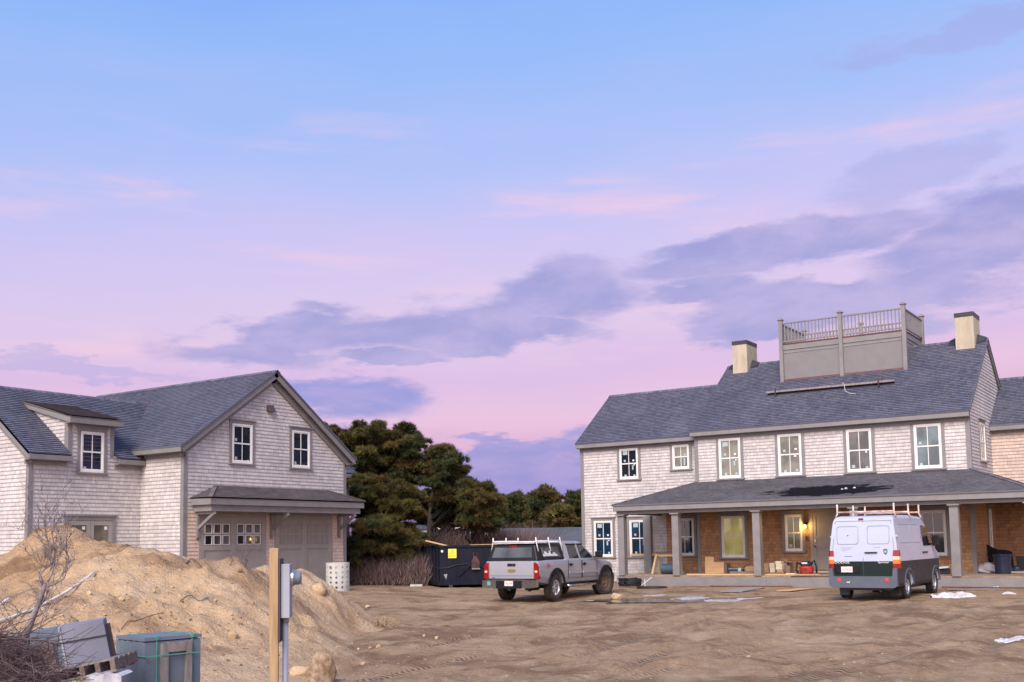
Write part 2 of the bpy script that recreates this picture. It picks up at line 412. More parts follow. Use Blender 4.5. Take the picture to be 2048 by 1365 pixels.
pane_dim = glass('dim_window_glass', (.05, .05, .035), emit=(.20, .18, .10), es=.5)
sticker_m = simple('pale_sticker', (.36, .46, .47), (.30, .40, .42), 8, .6)
paper_m = simple('white_paper', (.72, .74, .74), (.62, .66, .68), 8, .7)
stucco_m = simple('chimney_stucco', (.45, .40, .30), (.36, .315, .24), 2.2, .9, .15, 25, stretch=(2, 2, .5))
tar_m = simple('tar_flashing', (.018, .018, .024), (.03, .03, .036), 8, .5)
copper_m = simple('copper_flashing', (.16, .045, .045), (.10, .03, .03), 5, .5)
black_m = simple('black_rubber', (.014, .014, .016), (.022, .021, .022), 6, .65, .1, 30)
blackpl_m = simple('black_plastic', (.007, .008, .012), (.011, .012, .016), 5, .42, spec=.25)
chrome_m = simple('chrome', (.62, .62, .64), (.5, .5, .52), 6, .18, metal=1.)
alu_m = simple('aluminium', (.62, .63, .66), (.52, .53, .56), 6, .35, metal=.8)
silver_m = simple('silver_car_paint', (.42, .435, .49), (.39, .405, .455), 1.6, .32, metal=.45, coat=.5)
vanwhite_m = simple('white_van_paint', (.40, .45, .59), (.38, .425, .55), 1.2, .3, coat=.35)
vangreen_m = simple('dark_green_van_paint', (.003, .015, .013), (.006, .016, .016), 1.5, .3, spec=.3)
vangrey_m = simple('dusty_dark_van_paint', (.020, .024, .031), (.030, .032, .038), 1.5, .5, spec=.3)
plgrey_m = simple('grey_bumper_plastic', (.085, .10, .135), (.07, .085, .115), 3, .6)
red_m = simple('red_lens', (.27, .008, .012), (.21, .006, .010), 4, .15, coat=.4)
amber_m = simple('amber_lens', (.80, .20, .03), (.72, .17, .03), 4, .2, coat=.5)
clear_m = simple('clear_lens', (.75, .55, .42), (.68, .5, .40), 4, .2, coat=.5)
mud_m = simple('dried_mud', (.16, .105, .065), (.10, .065, .042), 9, .9, .3, 40)
muddytyre_m = simple('muddy_tyre', (.06, .045, .034), (.022, .020, .019), 5, .85, .3, 40)
bluebox_m = simple('navy_steel', (.0045, .007, .018), (.011, .012, .021), 1.3, .55, .15, 12, stretch=(3, 3, .6), spec=.22)
rustblue_m = simple('rusted_steel', (.085, .035, .024), (.03, .022, .024), 3, .8, .2, 20)
yellow_m = simple('yellow_sign', (.82, .76, .09), (.76, .70, .08), 3, .5)
ply_m = simple('plywood', (.58, .37, .20), (.50, .31, .165), 2, .7, .05, 20, stretch=(1, 1, 5))
lumber_m = simple('new_lumber', (.55, .40, .22), (.46, .32, .165), 4, .7, .08, 30, stretch=(6, 6, .7))
greywood_m = simple('grey_weathered_wood', (.26, .235, .225), (.17, .15, .145), 4, .85, .25, 22, stretch=(5, 5, .8))
brownwood_m = simple('brown_pallet_wood', (.20, .155, .125), (.12, .09, .075), 4, .85, .25, 22, stretch=(.8, 5, 5))
card_m = simple('cardboard', (.40, .255, .15), (.34, .21, .12), 3, .85)
cream_m = simple('cream_carton', (.66, .60, .45), (.58, .52, .40), 3, .8)
redtool_m = simple('red_tool_plastic', (.42, .035, .018), (.34, .028, .016), 4, .4)
navy_m = simple('navy_plastic', (.010, .022, .060), (.014, .026, .056), 3, .4)
bluetarp_m = simple('slate_blue_tub', (.045, .085, .125), (.035, .07, .105), 3, .55)
whitebag_m = simple('white_plastic_bag', (.66, .66, .68), (.54, .54, .57), 6, .5, .3, 14)
slate_m = simple('bluestone', (.140, .178, .225), (.105, .135, .175), 1.6, .75, .15, 26)
slate2_m = simple('pale_bluestone', (.225, .235, .295), (.17, .18, .23), 2.4, .8, .25, 18, stretch=(1, 1, .4))
strap_m = simple('green_strap', (.10, .34, .28), (.07, .27, .22), 6, .5)
post_m = simple('treated_post', (.42, .30, .165), (.28, .18, .09), 3, .75, .2, 20, stretch=(7, 7, .5))
galv_m = simple('grey_meter_steel', (.30, .33, .39), (.27, .30, .355), 3, .45)
pvc_m = simple('grey_conduit', (.24, .265, .33), (.21, .235, .295), 3, .45)
whitepvc_m = simple('white_pvc', (.70, .68, .66), (.55, .50, .45), 7, .5)
concrete_m = simple('precast_concrete', (.50, .505, .48), (.40, .405, .385), 4, .9, .25, 22)
stone_m = simple('tan_stone', (.50, .38, .23), (.38, .27, .155), 4, .85, .4, 12)
stone2_m = simple('rust_boulder', (.33, .26, .18), (.17, .095, .045), 2.6, .9, .6, 10)
snow_m = simple('old_snow', (.58, .59, .63), (.40, .38, .37), 5, .7, .5, 14)
bark_m = simple('pine_bark', (.055, .042, .036), (.028, .021, .019), 6, .95, .6, 12, stretch=(3, 3, .7))
twig_m = simple('sapling_bark', (.25, .225, .24), (.14, .11, .11), 9, .85, .2, 20)
twigdark_m = simple('dark_twigs', (.115, .085, .08), (.075, .05, .05), 6, .9)
brush_m = simple('purple_brown_twigs', (.060, .034, .040), (.115, .080, .082), 4, .9)
def foliage_mat(name):
    m, t_, p = new_mat(name)
    a_ = t_.n.new('ShaderNodeAttribute'); a_.attribute_name = 'tone'
    t_.link(a_.outputs['Color'], p.inputs['Base Color']); p.inputs['Roughness'].default_value = .75; p.inputs['Specular IOR Level'].default_value = .2
    return m
needle_m = foliage_mat('pine_needles')
lamp_m = simple('lamp_glow', (1., .50, .10), (1., .50, .10), 1, .5, emit=9.)

# ------------------------------------------------------------------ earth
CP = np.array([(0, 0, .25), (0, 9, .1), (-10, 5, .1), (8, 6, .1), (-5, 15, .0), (-11, 13, .0), (-15, 24, .1), (-8, 24, .12), (-2, 24, .12), (-19.1, 29.4, .2), (-19.3, 33.2, .24),
    (-22, 30, .2), (-8.8, 31.8, .31), (-8.8, 34.6, .38), (-2, 32, .33), (-13, 33, .28), (-20, 37.5, .43), (-16, 37.5, .43), (-12, 37.5, .43), (-8, 37.5, .43), (-4, 37.5, .44), (2, 37.5, .45), (-24, 41, .44), (-15, 45, .5), (-5, 50, .5),
    (-28.3, 24, .68), (-28.3, 27, .70), (-28.3, 30.6, .66), (-26, 31.8, .42), (-25, 26.5, .34), (-24.5, 35, .26), (-29.5, 36.5, .52), (-33, 40, .5), (-30, 20.5, .8), (-31, 16, .8), (-20, 17, .2), (-23, 13, .3), (-34, 18, .8), (-14, 30, .2)])
def g0(x, y):
    x = np.asarray(x, float); y = np.asarray(y, float)
    num = np.full(x.shape, .02*.25); den = np.full(x.shape, .02)
    for cx, cy, cz in CP:
        w = np.exp(-((x-cx)**2+(y-cy)**2)/(2*3.4**2)); num = num+w*cz; den = den+w
    z = num/den
    r = -x*math.sin(YAW)+y*math.cos(YAW)
    far = np.clip((r-50)/40, 0, 1)
    return z*(1-far)+far*(-.6)
def gz(x, y):
    """height of the bare ground"""
    x = np.asarray(x, float); y = np.asarray(y, float)
    z = g0(x, y)
    near = np.clip((60-np.hypot(x, y))/25, 0, 1)
    rough = .022*fbm(x*.4, y*.4, 3)+.022*fbm(x*1.9+5, y*1.7, 3)+.022*fbm(x*6, y*5, 3)
    # wheel tracks swinging from the road up to the parked vehicles
    for (bx, cx, w) in ((-3.4, .022, .26), (-4.9, .022, .26), (-16.2, -.05, .24), (-17.9, -.05, .24), (-5.6, .010, .24), (-7.3, .010, .24), (-9.2, -.016, .22), (-10.9, -.016, .22), (-12.6, -.030, .2), (-14.2, -.030, .2)):
        xc = bx+cx*(y-30)*abs(y-30)/6+.25*np.sin(y*.35+bx); d = np.abs(x-xc)
        rough = rough-.045*np.exp(-(d/w)**2)*np.clip((33-y)/6, 0, 1)+.026*np.exp(-((d-.36)/.15)**2)*np.clip((33-y)/6, 0, 1)
    flat = np.clip((37.6-y)/1.2, .15, 1)
    return z+rough*near*flat
def grow(a, b, fine, n, r):
    core = list(np.arange(a, b+1e-6, fine)); lo, hi = [], []; s_ = fine
    for i in range(n):
        s_ *= r; lo.append((lo[-1] if lo else a)-s_); hi.append((hi[-1] if hi else b)+s_)
    return np.array(lo[::-1]+core+hi)
def sheet(name, X, Y, Z, mat, keep=None, parent=None, origin=None):
    ny, nx = X.shape; v = np.stack([X, Y, Z], -1).reshape(-1, 3)
    idx = np.arange(nx*ny).reshape(ny, nx)
    q = np.stack([idx[:-1, :-1], idx[:-1, 1:], idx[1:, 1:], idx[1:, :-1]], -1).reshape(-1, 4)
    if keep is not None:
        k = keep.reshape(-1); q = q[k[q].any(1)]
        used = np.unique(q); rm = np.full(len(v), -1); rm[used] = np.arange(len(used)); v = v[used]; q = rm[q]
    if origin is not None: v = v-np.array(origin)
    me = bpy.data.meshes.new(name); me.from_pydata(v.tolist(), [], q.tolist()); me.materials.append(mat)
    me.polygons.foreach_set('use_smooth', [True]*len(me.polygons)); me.update()
    o = bpy.data.objects.new(name, me); COL.objects.link(o)
    if origin is not None: o.location = tuple(origin)
    return o
def earth_mat(name, c_a, c_b, c_damp, c_pale, damp, streak=True, pebble=True):
    m, t_, p = new_mat(name)
    co = t_.n.new('ShaderNodeNewGeometry').outputs['Position']
    n1 = t_.noise(co, .42, 9, .68, .8); n2 = t_.noise(co, 2.6, 6, .65); n3 = t_.noise(co, 22, 4, .6); n4 = t_.noise(co, 95, 3, .6)
    col = t_.mix(t_.smooth(t_.add(t_.mul(n2, .6), t_.mul(n3, .4)), .34, .66), c_a, c_b)
    if streak:
        for ang, sx in ((-.47, 1.0), (-.15, .8), (.9, .9)):
            st = t_.noise(t_.turned(co, ang, (2.6*sx, .22, 1), (3, 1, 0)), 1.1, 8, .66, .4)
            col = t_.mix(t_.mul(t_.smooth(st, .53, .68), .42), col, c_damp)
            st2 = t_.noise(t_.turned(co, ang+.06, (3.6*sx, .30, 1), (14, 9, 2)), 1.2, 8, .66, .4)
            col = t_.mix(t_.mul(t_.smooth(st2, .56, .72), .45), col, c_pale)
    col = t_.mix(t_.mul(t_.smooth(n1, .47, .60), damp), col, c_damp)
    col = t_.mix(t_.mul(t_.smooth(t_.noise(t_.mapping(co, loc=(20, 4, 0)), .5, 5, .6), .52, .7), .5), col, c_pale)
    if pebble:
        v = t_.n.new('ShaderNodeTexVoronoi'); t_.link(co, v.inputs['Vector']); v.inputs['Scale'].default_value = 7.; v.inputs['Randomness'].default_value = 1.
        pk = t_.mul(t_.math('LESS_THAN', v.outputs['Distance'], .16), t_.math('GREATER_THAN', t_.white(v.outputs['Position'], '3D'), .80))
        col = t_.mix(t_.mul(pk, .6), col, t_.mix(t_.white(v.outputs['Position'], '3D'), (.22, .17, .13, 1), (.55, .47, .37, 1)))
    tread = None
    if streak:      # wheel marks pressed into the dirt
        x_, y_, _ = t_.xyz(co); mask = None; yy = t_.math('SUBTRACT', y_, 30.)
        bend = t_.mul(yy, t_.math('ABSOLUTE', yy))
        for bx, cx in ((-3.4, .022), (-4.9, .022), (-5.6, .010), (-7.3, .010), (-9.2, -.016), (-10.9, -.016), (-12.6, -.030), (-14.2, -.030), (-2.2, -.055), (-3.7, -.055)):
            xc = t_.add(t_.add(t_.mul(bend, cx/6), bx), t_.mul(t_.math('SINE', t_.add(t_.mul(y_, .35), bx)), .25))
            k = t_.smooth(t_.math('ABSOLUTE', t_.math('SUBTRACT', x_, xc)), .11, .20, 1., 0.)
            k = t_.mul(k, t_.smooth(t_.noise(co, .3+.02*abs(bx), 3, .5), .42, .6))
            mask = k if mask is None else t_.math('MAXIMUM', mask, k)
        mask = t_.mul(mask, t_.smooth(y_, 33., 36., 1., 0.))
        lug = t_.math('SINE', t_.add(t_.mul(y_, 42.), t_.mul(t_.math('PINGPONG', t_.mul(x_, 9.), 1.), 3.)))
        col = t_.mix(t_.mul(mask, .55), col, (.30, .215, .145, 1))
        col = t_.mix(t_.mul(mask, t_.smooth(lug, .2, .7, 0., .35)), col, c_damp)
        tread = t_.mul(mask, t_.mul(lug, .35))
    col = t_.mix(t_.mul(t_.smooth(n4, .55, .75), .3), col, c_damp)
    t_.link(col, p.inputs['Base Color']); p.inputs['Roughness'].default_value = .92; p.inputs['Specular IOR Level'].default_value = .2
    comb_ = t_.mul(t_.noise(t_.turned(co, -.47, (9., 1.1, 1)), 1., 2, .5, 1.2), t_.smooth(n1, .5, .62, .35, .05)) if streak else t_.mul(t_.noise(co, 6.5, 5, .62, .6), .9)
    h = t_.add(comb_, t_.add(t_.add(t_.mul(n3, .5), t_.mul(n4, .22)), t_.mul(n2, 1.0)))
    if tread is not None: h = t_.add(h, tread)
    t_.link(t_.bump(h, 1.0, .09), p.inputs['Normal'])
    return m
ground_m = earth_mat('yard_dirt', (.30, .198, .112), (.41, .292, .178), (.15, .088, .047), (.51, .39, .255), .7)
sand2_m = earth_mat('orange_sand', (.41, .265, .14), (.51, .35, .20), (.20, .11, .055), (.52, .37, .225), .75, streak=False)
sand_m = earth_mat('heaped_sand', (.46, .32, .185), (.56, .405, .25), (.26, .16, .09), (.62, .48, .33), .7, streak=False)
def build_ground():
    xs = grow(-31, 3, .085, 64, 1.13); ys = grow(9, 38, .085, 64, 1.13)
    X, Y = np.meshgrid(xs, ys); Z = gz(X, Y)
    # keep clear of the house floors
    o = sheet('ground', X, Y, Z, ground_m); kind(o, 'structure')
build_ground()
def uw(px, py, dist): p = survey(px, py, dist); return p
def tps(points):
    """smooth surface through surveyed points (thin plate)"""
    P = np.array(points); n = len(P)
    def U(r2): return np.where(r2 > 1e-12, r2*np.log(np.maximum(r2, 1e-12)), 0.)
    d2 = ((P[:, None, :2]-P[None, :, :2])**2).sum(-1)
    K = U(d2)+np.eye(n)*.03; A = np.zeros((n+3, n+3)); A[:n, :n] = K; A[:n, n] = 1; A[:n, n+1:] = P[:, :2]; A[n, :n] = 1; A[n+1:, :n] = P[:, :2].T
    s_ = np.linalg.solve(A, np.concatenate([P[:, 2], [0, 0, 0]]))
    def f(x, y):
        x = np.asarray(x, float); y = np.asarray(y, float); z = s_[n]+s_[n+1]*x+s_[n+2]*y
        for i in range(n): z = z+s_[i]*U((x-P[i, 0])**2+(y-P[i, 1])**2)
        return z
    return f
def mound(name, label, pts, box, step, rough, mat, clods=.05, group='heaps of dug sand'):
    f = tps(pts); x0, x1, y0, y1 = box
    def h(x, y):
        g = gz(x, y); z = f(x, y)
        m = np.clip((z-g)/.5, 0, 1)
        # clods and small slips, stretched down the slope
        z = z+m*(rough*fbm(x*.9+3, y*.9, 4)*1.6-clods*3.4*np.abs(fbm(x*1.5, y*1.1+7, 4))+clods*1.6+.16*np.clip(fbm(x*2.7, y*2.7+3, 4)-.10, 0, 1)*1.6+.075*fbm(x*6, y*6, 3))
        return z
    X, Y = np.meshgrid(np.arange(x0, x1, step), np.arange(y0, y1, step)); Z = h(X, Y); G = gz(X, Y)
    keep = Z > G-.02; Z = np.maximum(Z, G-.25)
    i = np.unravel_index(np.argmax(np.where(keep, Z, -9)), Z.shape)
    o = sheet(name, X, Y, Z, mat, keep, origin=(float(X[i]), float(Y[i]), float(G[i])))
    tag(o, label, 'sand heap', group)
    return h
# ------------------------------------------------------------------ heaps
def S3(lst, extra=()):
    out = [tuple(survey(*p)) for p in lst]
    for px, d, z in extra: q = survey(px, 1100, d); out.append((q[0], q[1], z))
    return out
front_pts = S3([(-70, 1268, 18.3), (0, 1242, 19), (60, 1214, 19.6), (130, 1180, 20.3), (190, 1150, 21), (230, 1131, 21.5), (265, 1116, 22), (320, 1120, 22), (370, 1127, 22), (430, 1136, 22), (480, 1129, 22), (499, 1147, 22.3), (512, 1164, 22.6), (545, 1163, 23.5),
    (578, 1166, 24), (610, 1157, 24.5), (634, 1170, 25), (655, 1190, 25.4), (700, 1216, 26), (735, 1238, 26.6), (765, 1258, 27.3),
    (300, 1160, 21), (420, 1175, 21), (200, 1200, 20), (100, 1260, 18.4), (300, 1250, 18.6), (420, 1250, 18.9), (480, 1230, 19.6), (520, 1260, 19.4), (590, 1240, 21.4), (620, 1270, 20.3), (660, 1250, 22.6), (700, 1262, 23.6), (690, 1300, 20.4),
    (100, 1365, 15.4), (250, 1365, 15.4), (400, 1365, 15.6), (520, 1365, 15.8), (620, 1362, 15.9), (700, 1365, 15.7), (718, 1322, 19.3), (752, 1285, 23.6)],
    [(-250, 17, .3), (-200, 14, -.3), (0, 12.8, -.4), (200, 12.5, -.4), (400, 12.8, -.4), (600, 13, -.4), (750, 14, -.4), (800, 18, -.4), (830, 23, -.4), (840, 28, -.4), (760, 31, -.3), (660, 30, .1), (560, 28, .25), (450, 26, .5), (300, 26, .6), (120, 25.5, .6), (-50, 23, .5), (-250, 22, .2), (-400, 18, -.4)])
hill_h = mound('sand_heap', 'broad pale heap of dug sand with small stones, in front of the garage doors', front_pts, (-31, -3, 4, 32), .085, .10, sand_m, .07)
back_pts = S3([(-60, 1152, 27.6), (0, 1122, 28), (28, 1104, 28.2), (55, 1085, 28.5), (85, 1068, 28.5), (115, 1059, 28.5), (150, 1057, 28.5), (180, 1077, 28.5), (215, 1096, 28.4), (265, 1110, 28), (320, 1124, 27.6), (370, 1135, 27.2),
    (0, 1205, 23.8), (60, 1165, 25), (110, 1110, 27), (150, 1105, 27), (50, 1140, 26.3), (150, 1150, 25), (215, 1135, 25.6), (270, 1122, 26.5)],
    [(-200, 27, .3), (-250, 30, .2), (0, 30.5, 1.0), (130, 31, 1.3), (250, 30.5, .9), (350, 30, .5), (420, 29, .2), (430, 26, .2), (300, 24, .3), (150, 22.5, .3), (0, 21.5, .3), (-200, 23, .2), (60, 32, .5), (200, 32, .5)])
hill2_h = mound('sand_heap', 'steep orange sand heap piled against the garage wing with the french door', back_pts, (-33.5, -14, 8, 30), .12, .10, sand2_m, .08)

# ------------------------------------------------------------------ house pieces
X_, Y_, Z_ = V3(1, 0, 0), V3(0, 1, 0), V3(0, 0, 1)
def window(par, o, u, n, w, h, stickers=(), glassm=None, head=True, case=.115, label=None, two=True, vm=True, cap=True):
    """double-hung window: o = bottom middle of the white frame on the wall face"""
    o = np.asarray(o, float); u = nrm(u); n = nrm(n)
    def bar(mb, u0, u1, v0, v1, d0, d1): mb.obox(o+u*(u0+u1)/2+Z_*(v0+v1)/2+n*(d0+d1)/2, u, Z_, n, abs(u1-u0)/2, abs(v1-v0)/2, abs(d1-d0)/2)
    c = MB(); a = case
    bar(c, -w/2-a, -w/2, -.005, h+.002, -.02, .045); bar(c, w/2, w/2+a, -.005, h+.002, -.02, .045)
    if head: bar(c, -w/2-a, w/2+a, h+.003, h+a, -.02, .048)
    if cap: bar(c, -w/2-a-.04, w/2+a+.04, h+a, h+a+.045, -.02, .085)
    bar(c, -w/2-a-.03, w/2+a+.03, -.055, -.006, -.02, .095)
    ob = c.build('window', trim_m, par)
    if label: ob['label'] = label
    f = MB(); fw = .055; m = h*.5
    bar(f, -w/2+.001, -w/2+fw, .001, h-.001, 0, .054); bar(f, w/2-fw, w/2-.001, .001, h-.001, 0, .054); bar(f, -w/2+fw, w/2-fw, h-fw, h-.001, 0, .053); bar(f, -w/2+fw, w/2-fw, .001, fw*1.2, 0, .053)
    f.build('window_frame', white_m, ob)
    for (v0, v1, d) in ((m-.018, h-fw, .040), (fw*1.2, m+.022, .031)):
        sb = MB(); s_ = .04; ui = w/2-fw
        bar(sb, -ui, -ui+s_, v0, v1, .0, d); bar(sb, ui-s_, ui, v0, v1, .0, d); bar(sb, -ui+s_, ui-s_, v1-s_, v1, 0, d-.001); bar(sb, -ui+s_, ui-s_, v0, v0+s_*1.2, 0, d-.001)
        if vm: bar(sb, -.013, .013, v0+s_*1.2, v1-s_, 0, d-.002)
        sb.build('sash', white_m, ob)
        g = MB(); bar(g, -ui+s_+.001, ui-s_-.001, v0+s_*1.2, v1-s_, 0, .0215); g.build('pane', glassm or pane_dark, ob)
    for (uu, vv, sw, sh, mk) in stickers:
        sm = MB(); bar(sm, (uu-.5)*w-sw/2, (uu-.5)*w+sw/2, vv*h-sh/2, vv*h+sh/2, .0218, .0235); sm.build('sticker', mk, ob)
    return ob
ST_A = ((.30, .86, .22, .17, sticker_m), (.28, .60, .09, .09, sticker_m), (.74, .60, .08, .07, paper_m), (.30, .11, .10, .11, sticker_m), (.78, .11, .09, .08, sticker_m), (.70, .40, .07, .26, sticker_m), (.74, .455, .13, .05, paper_m))
ST_B = ((.27, .60, .09, .09, sticker_m), (.75, .63, .10, .06, paper_m), (.72, .46, .10, .05, paper_m), (.28, .10, .10, .10, sticker_m), (.78, .12, .09, .09, sticker_m))
ST_C = ((.24, .13, .12, .11, sticker_m), (.77, .47, .06, .10, paper_m), (.78, .10, .10, .07, sticker_m))
ST_D = ((.22, .58, .09, .09, sticker_m), (.22, .10, .10, .10, sticker_m))
def board(par, name, p0, p1, up, th, h, mat=None, label=None):
    return MB().beam(p0, p1, up, th, h).build(name, mat or trim_m, par)

# ------------------------------------------------------------------ garage with its wing
GX, GY0, GY1, GYC, GRZ = -28.77, 23.48, 31.25, 27.365, 8.44      # front face, side walls, ridge
WX, WY0, WY1 = -30.99, 19.37, 33.85
gar = thing('shingled_garage', 'gray shingled two-door garage with front gable, side wing and shed dormer', 'garage', (GX, GYC, .6))
gs = (GRZ-5.47)/(GYC-23.14)
zr = lambda y: GRZ-gs*abs(y-GYC)-.13                               # underside of the roof on the gable walls
def wz(x): return 5.12-.712*(x+30.69)                              # wing roof surface towards -x
WRX = -34.2; WRZ = wz(WRX)
wall = MB()
zc = 3.34
wall.shingles([(GX, GY0, zc), (GX, GY1, zc), (GX, GY1, zr(GY1)), (GX, GYC, zr(GYC)), (GX, GY0, zr(GY0))], Z_, u0=0)
wall.shingles([(GX, GY0, .2), (GX, GY1, .2), (GX, GY1, zc), (GX, GY0, zc)], Z_, mi=1)
wall.shingles([(WX-.5, GY0, .2), (GX, GY0, .2), (GX, GY0, zr(GY0)), (WX-.5, GY0, zr(GY0))], Z_)
wall.shingles([(GX, GY1, .2), (WX-.5, GY1, .2), (WX-.5, GY1, zr(GY1)), (GX, GY1, zr(GY1))], Z_)
ze = wz(WX)-.12
wall.shingles([(WX, WY0, .2), (WX, GY0, .2), (WX, GY0, ze), (WX, WY0, ze)], Z_)
wall.shingles([(WX, GY1, .2), (WX, WY1, .2), (WX, WY1, ze), (WX, GY1, ze)], Z_)
for y, sg in ((WY0, 1), (WY1, -1)):
    q = [(WRX*2-WX, y, .2), (WX, y, .2), (WX, y, ze), (WRX, y, WRZ-.12), (WRX*2-WX, y, ze)]
    wall.shingles(q if sg > 0 else q[::-1], Z_)
wall.poly([(-39.0, GY1, .2), (-39.0, GY0, .2), (-39.0, GY0, zr(GY0)), (-39.0, GYC, zr(GYC)), (-39.0, GY1, zr(GY1))])
wall.poly([(2*WRX-WX, GY0, .2), (-39, GY0, .2), (-39, GY0, zr(GY0)), (2*WRX-WX, GY0, zr(GY0))][::-1]); wall.poly([(2*WRX-WX, GY1, .2), (-39, GY1, .2), (-39, GY1, zr(GY1)), (2*WRX-WX, GY1, zr(GY1))])
wall.build('wall', [wall_m, pinkish_m], gar)
roof = MB(); gx0, gx1 = -39.2, GX+.30
rz = lambda y: GRZ-gs*abs(y-GYC)
for sgn in (-1, 1):
    ye = GYC+sgn*(GYC-23.14)
    q = [(gx0, ye, rz(ye)), (gx1, ye, rz(ye)), (gx1, GYC, GRZ), (gx0, GYC, GRZ)]
    roof.shingles(q if sgn < 0 else q[::-1], Z_, lip=.022)
    roof.poly([(gx0, ye, rz(ye)-.05), (gx1, ye, rz(ye)-.05), (gx1, GYC, GRZ-.05), (gx0, GYC, GRZ-.05)], mi=0)
    roof.beam((gx0, ye, rz(ye)+.004), (gx1, ye, rz(ye)+.004), (0, 0, 1), .02, .055)
    roof.beam((gx1-.01, ye, rz(ye)+.02), (gx1-.01, GYC, GRZ+.02), (0, 0, 1), .03, .06)
wy0, wy1 = WY0-.2, WY1+.25
for sgn, ya, yb, xa in ((1, wy0, 20.66, -30.69), (1, 20.66, 22.40, WX-.03), (1, 22.40, wy1, -30.69), (-1, wy0, wy1, -30.69)):
    xe = WRX+sgn*(xa-WRX)
    q = [(xe, ya, wz(xa)), (xe, yb, wz(xa)), (WRX, yb, WRZ), (WRX, ya, WRZ)]
    roof.shingles(q if sgn > 0 else q[::-1], Z_, lip=.022)
    roof.poly([(p[0], p[1], p[2]-.05) for p in q])
    if ya != wy0 and yb != wy1: continue
    xe = WRX+sgn*(-30.69-WRX)
    for y in (wy0, wy1): roof.beam((xe, y, wz(-30.69)+.02), (WRX, y, WRZ+.02), (0, 0, 1), .03, .06)
for i in range(46):      # ridge caps
    x = gx1-i*.23
    for sgn in (-1, 1): roof.obox((x-.11, GYC+sgn*.07, GRZ+.015-gs*.07+.012), X_, nrm((0, sgn, -gs)), nrm((0, sgn*gs, 1)), .13, .09, .011)
for i in range(64):
    y = wy0+i*.23
    for sgn in (-1, 1): roof.obox((WRX+sgn*.07, y+.11, WRZ-.035), nrm((sgn, 0, -.71)), Y_, nrm((sgn*.71, 0, 1)), .09, .13, .011)
# copper in the two valleys
va = V3(WX-.1, 23.14+.0, 5.47); 
roof.build('roof', roof_m, gar)
yv = GYC-(GRZ-WRZ)/gs
for sgn in (-1, 1):
    y0 = GYC+sgn*(GYC-23.35)
    MB().obox(((WRX-30.86)/2, (GYC+sgn*(GYC-yv)+y0)/2, (WRZ+wz(-30.86))/2+.028), nrm((-30.86-WRX, y0-(GYC+sgn*(GYC-yv)), wz(-30.86)-WRZ)), X_, nrm((gs*.5, sgn*.5, 1)), 2.75, .05, .006).build('valley_flashing', copper_m, gar)
cb = .125
def corner(par, x, y, sx, sy, z0, z1):
    """corner board of two flats; sx, sy point outwards"""
    m = MB(); m.box(x-sx*cb, x+sx*.03, y-sy*.02, y+sy*.03, z0, z1); m.box(x-sx*.02, x+sx*.0302, y-sy*cb, y-sy*.0205, z0, z1-.001); m.build('corner_board', trim_m, par)
corner(gar, GX, GY0, 1, -1, .2, zr(GY0)-.1); corner(gar, GX, GY1, 1, 1, .2, zr(GY1)-.1)
corner(gar, WX, WY0, 1, -1, .2, ze-.05); corner(gar, WX, WY1, 1, 1, .2, ze-.05)
for sgn in (-1, 1):      # rakes of the front gable, stepped in two boards
    ye = GYC+sgn*(GYC-23.14)
    m = MB(); m.beam((GX+.24, ye, rz(ye)-.035), (GX+.24, GYC, GRZ-.035), Z_, .05, .20); m.beam((GX+.05, ye, rz(ye)-.07), (GX+.05, GYC, GRZ-.07), Z_, .06, .33)
    m.beam((GX+.14, ye, rz(ye)-.055), (GX+.14, GYC, GRZ-.055), Z_, .16, .03); m.build('rake_board', trim_m, gar)
    m = MB(); x1 = GX+.25
    m.box(WX-.35, x1, ye, ye+sgn*-.04, rz(ye)-.20, rz(ye)-.045); m.box(WX-.3, GX+.03, GYC+sgn*(GYC-GY0)-sgn*.02, GYC+sgn*(GYC-GY0)+sgn*.05, rz(ye)-.34, rz(ye)-.19)
    m.box(WX-.3, x1-.01, ye-sgn*.045, GYC+sgn*(GYC-GY0)+sgn*.0, rz(ye)-.215, rz(ye)-.195); m.build('eave_fascia', trim_m, gar)
E_ = wz(-30.69)
def wing_fascia(y0, y1):
    m = MB(); m.box(-30.73, -30.69, y0, y1, E_-.19, E_-.035); m.box(WX-.02, WX+.05, y0+.02, y1-.02, E_-.33, E_-.18); m.box(WX+.05, -30.735, y0, y1, E_-.21, E_-.19); m.build('eave_fascia', trim_m, gar)
wing_fascia(wy0+.02, 20.66); wing_fascia(22.40, GY0-.01); wing_fascia(GY1+.01, wy1-.02)
for y, sg in ((WY0, -1), (WY1, 1)):
    m = MB(); m.beam((-30.69, y+sg*.14, E_-.03), (WRX, y+sg*.14, WRZ-.03), Z_, .05, .18); m.beam((-30.69, y+sg*.04, E_-.06), (WRX, y+sg*.04, WRZ-.06), Z_, .06, .30); m.build('rake_board', trim_m, gar)
    m = MB(); m.beam((2*WRX+30.69, y+sg*.14, E_-.03), (WRX, y+sg*.14, WRZ-.03), Z_, .05, .18); m.build('rake_board', trim_m, gar)
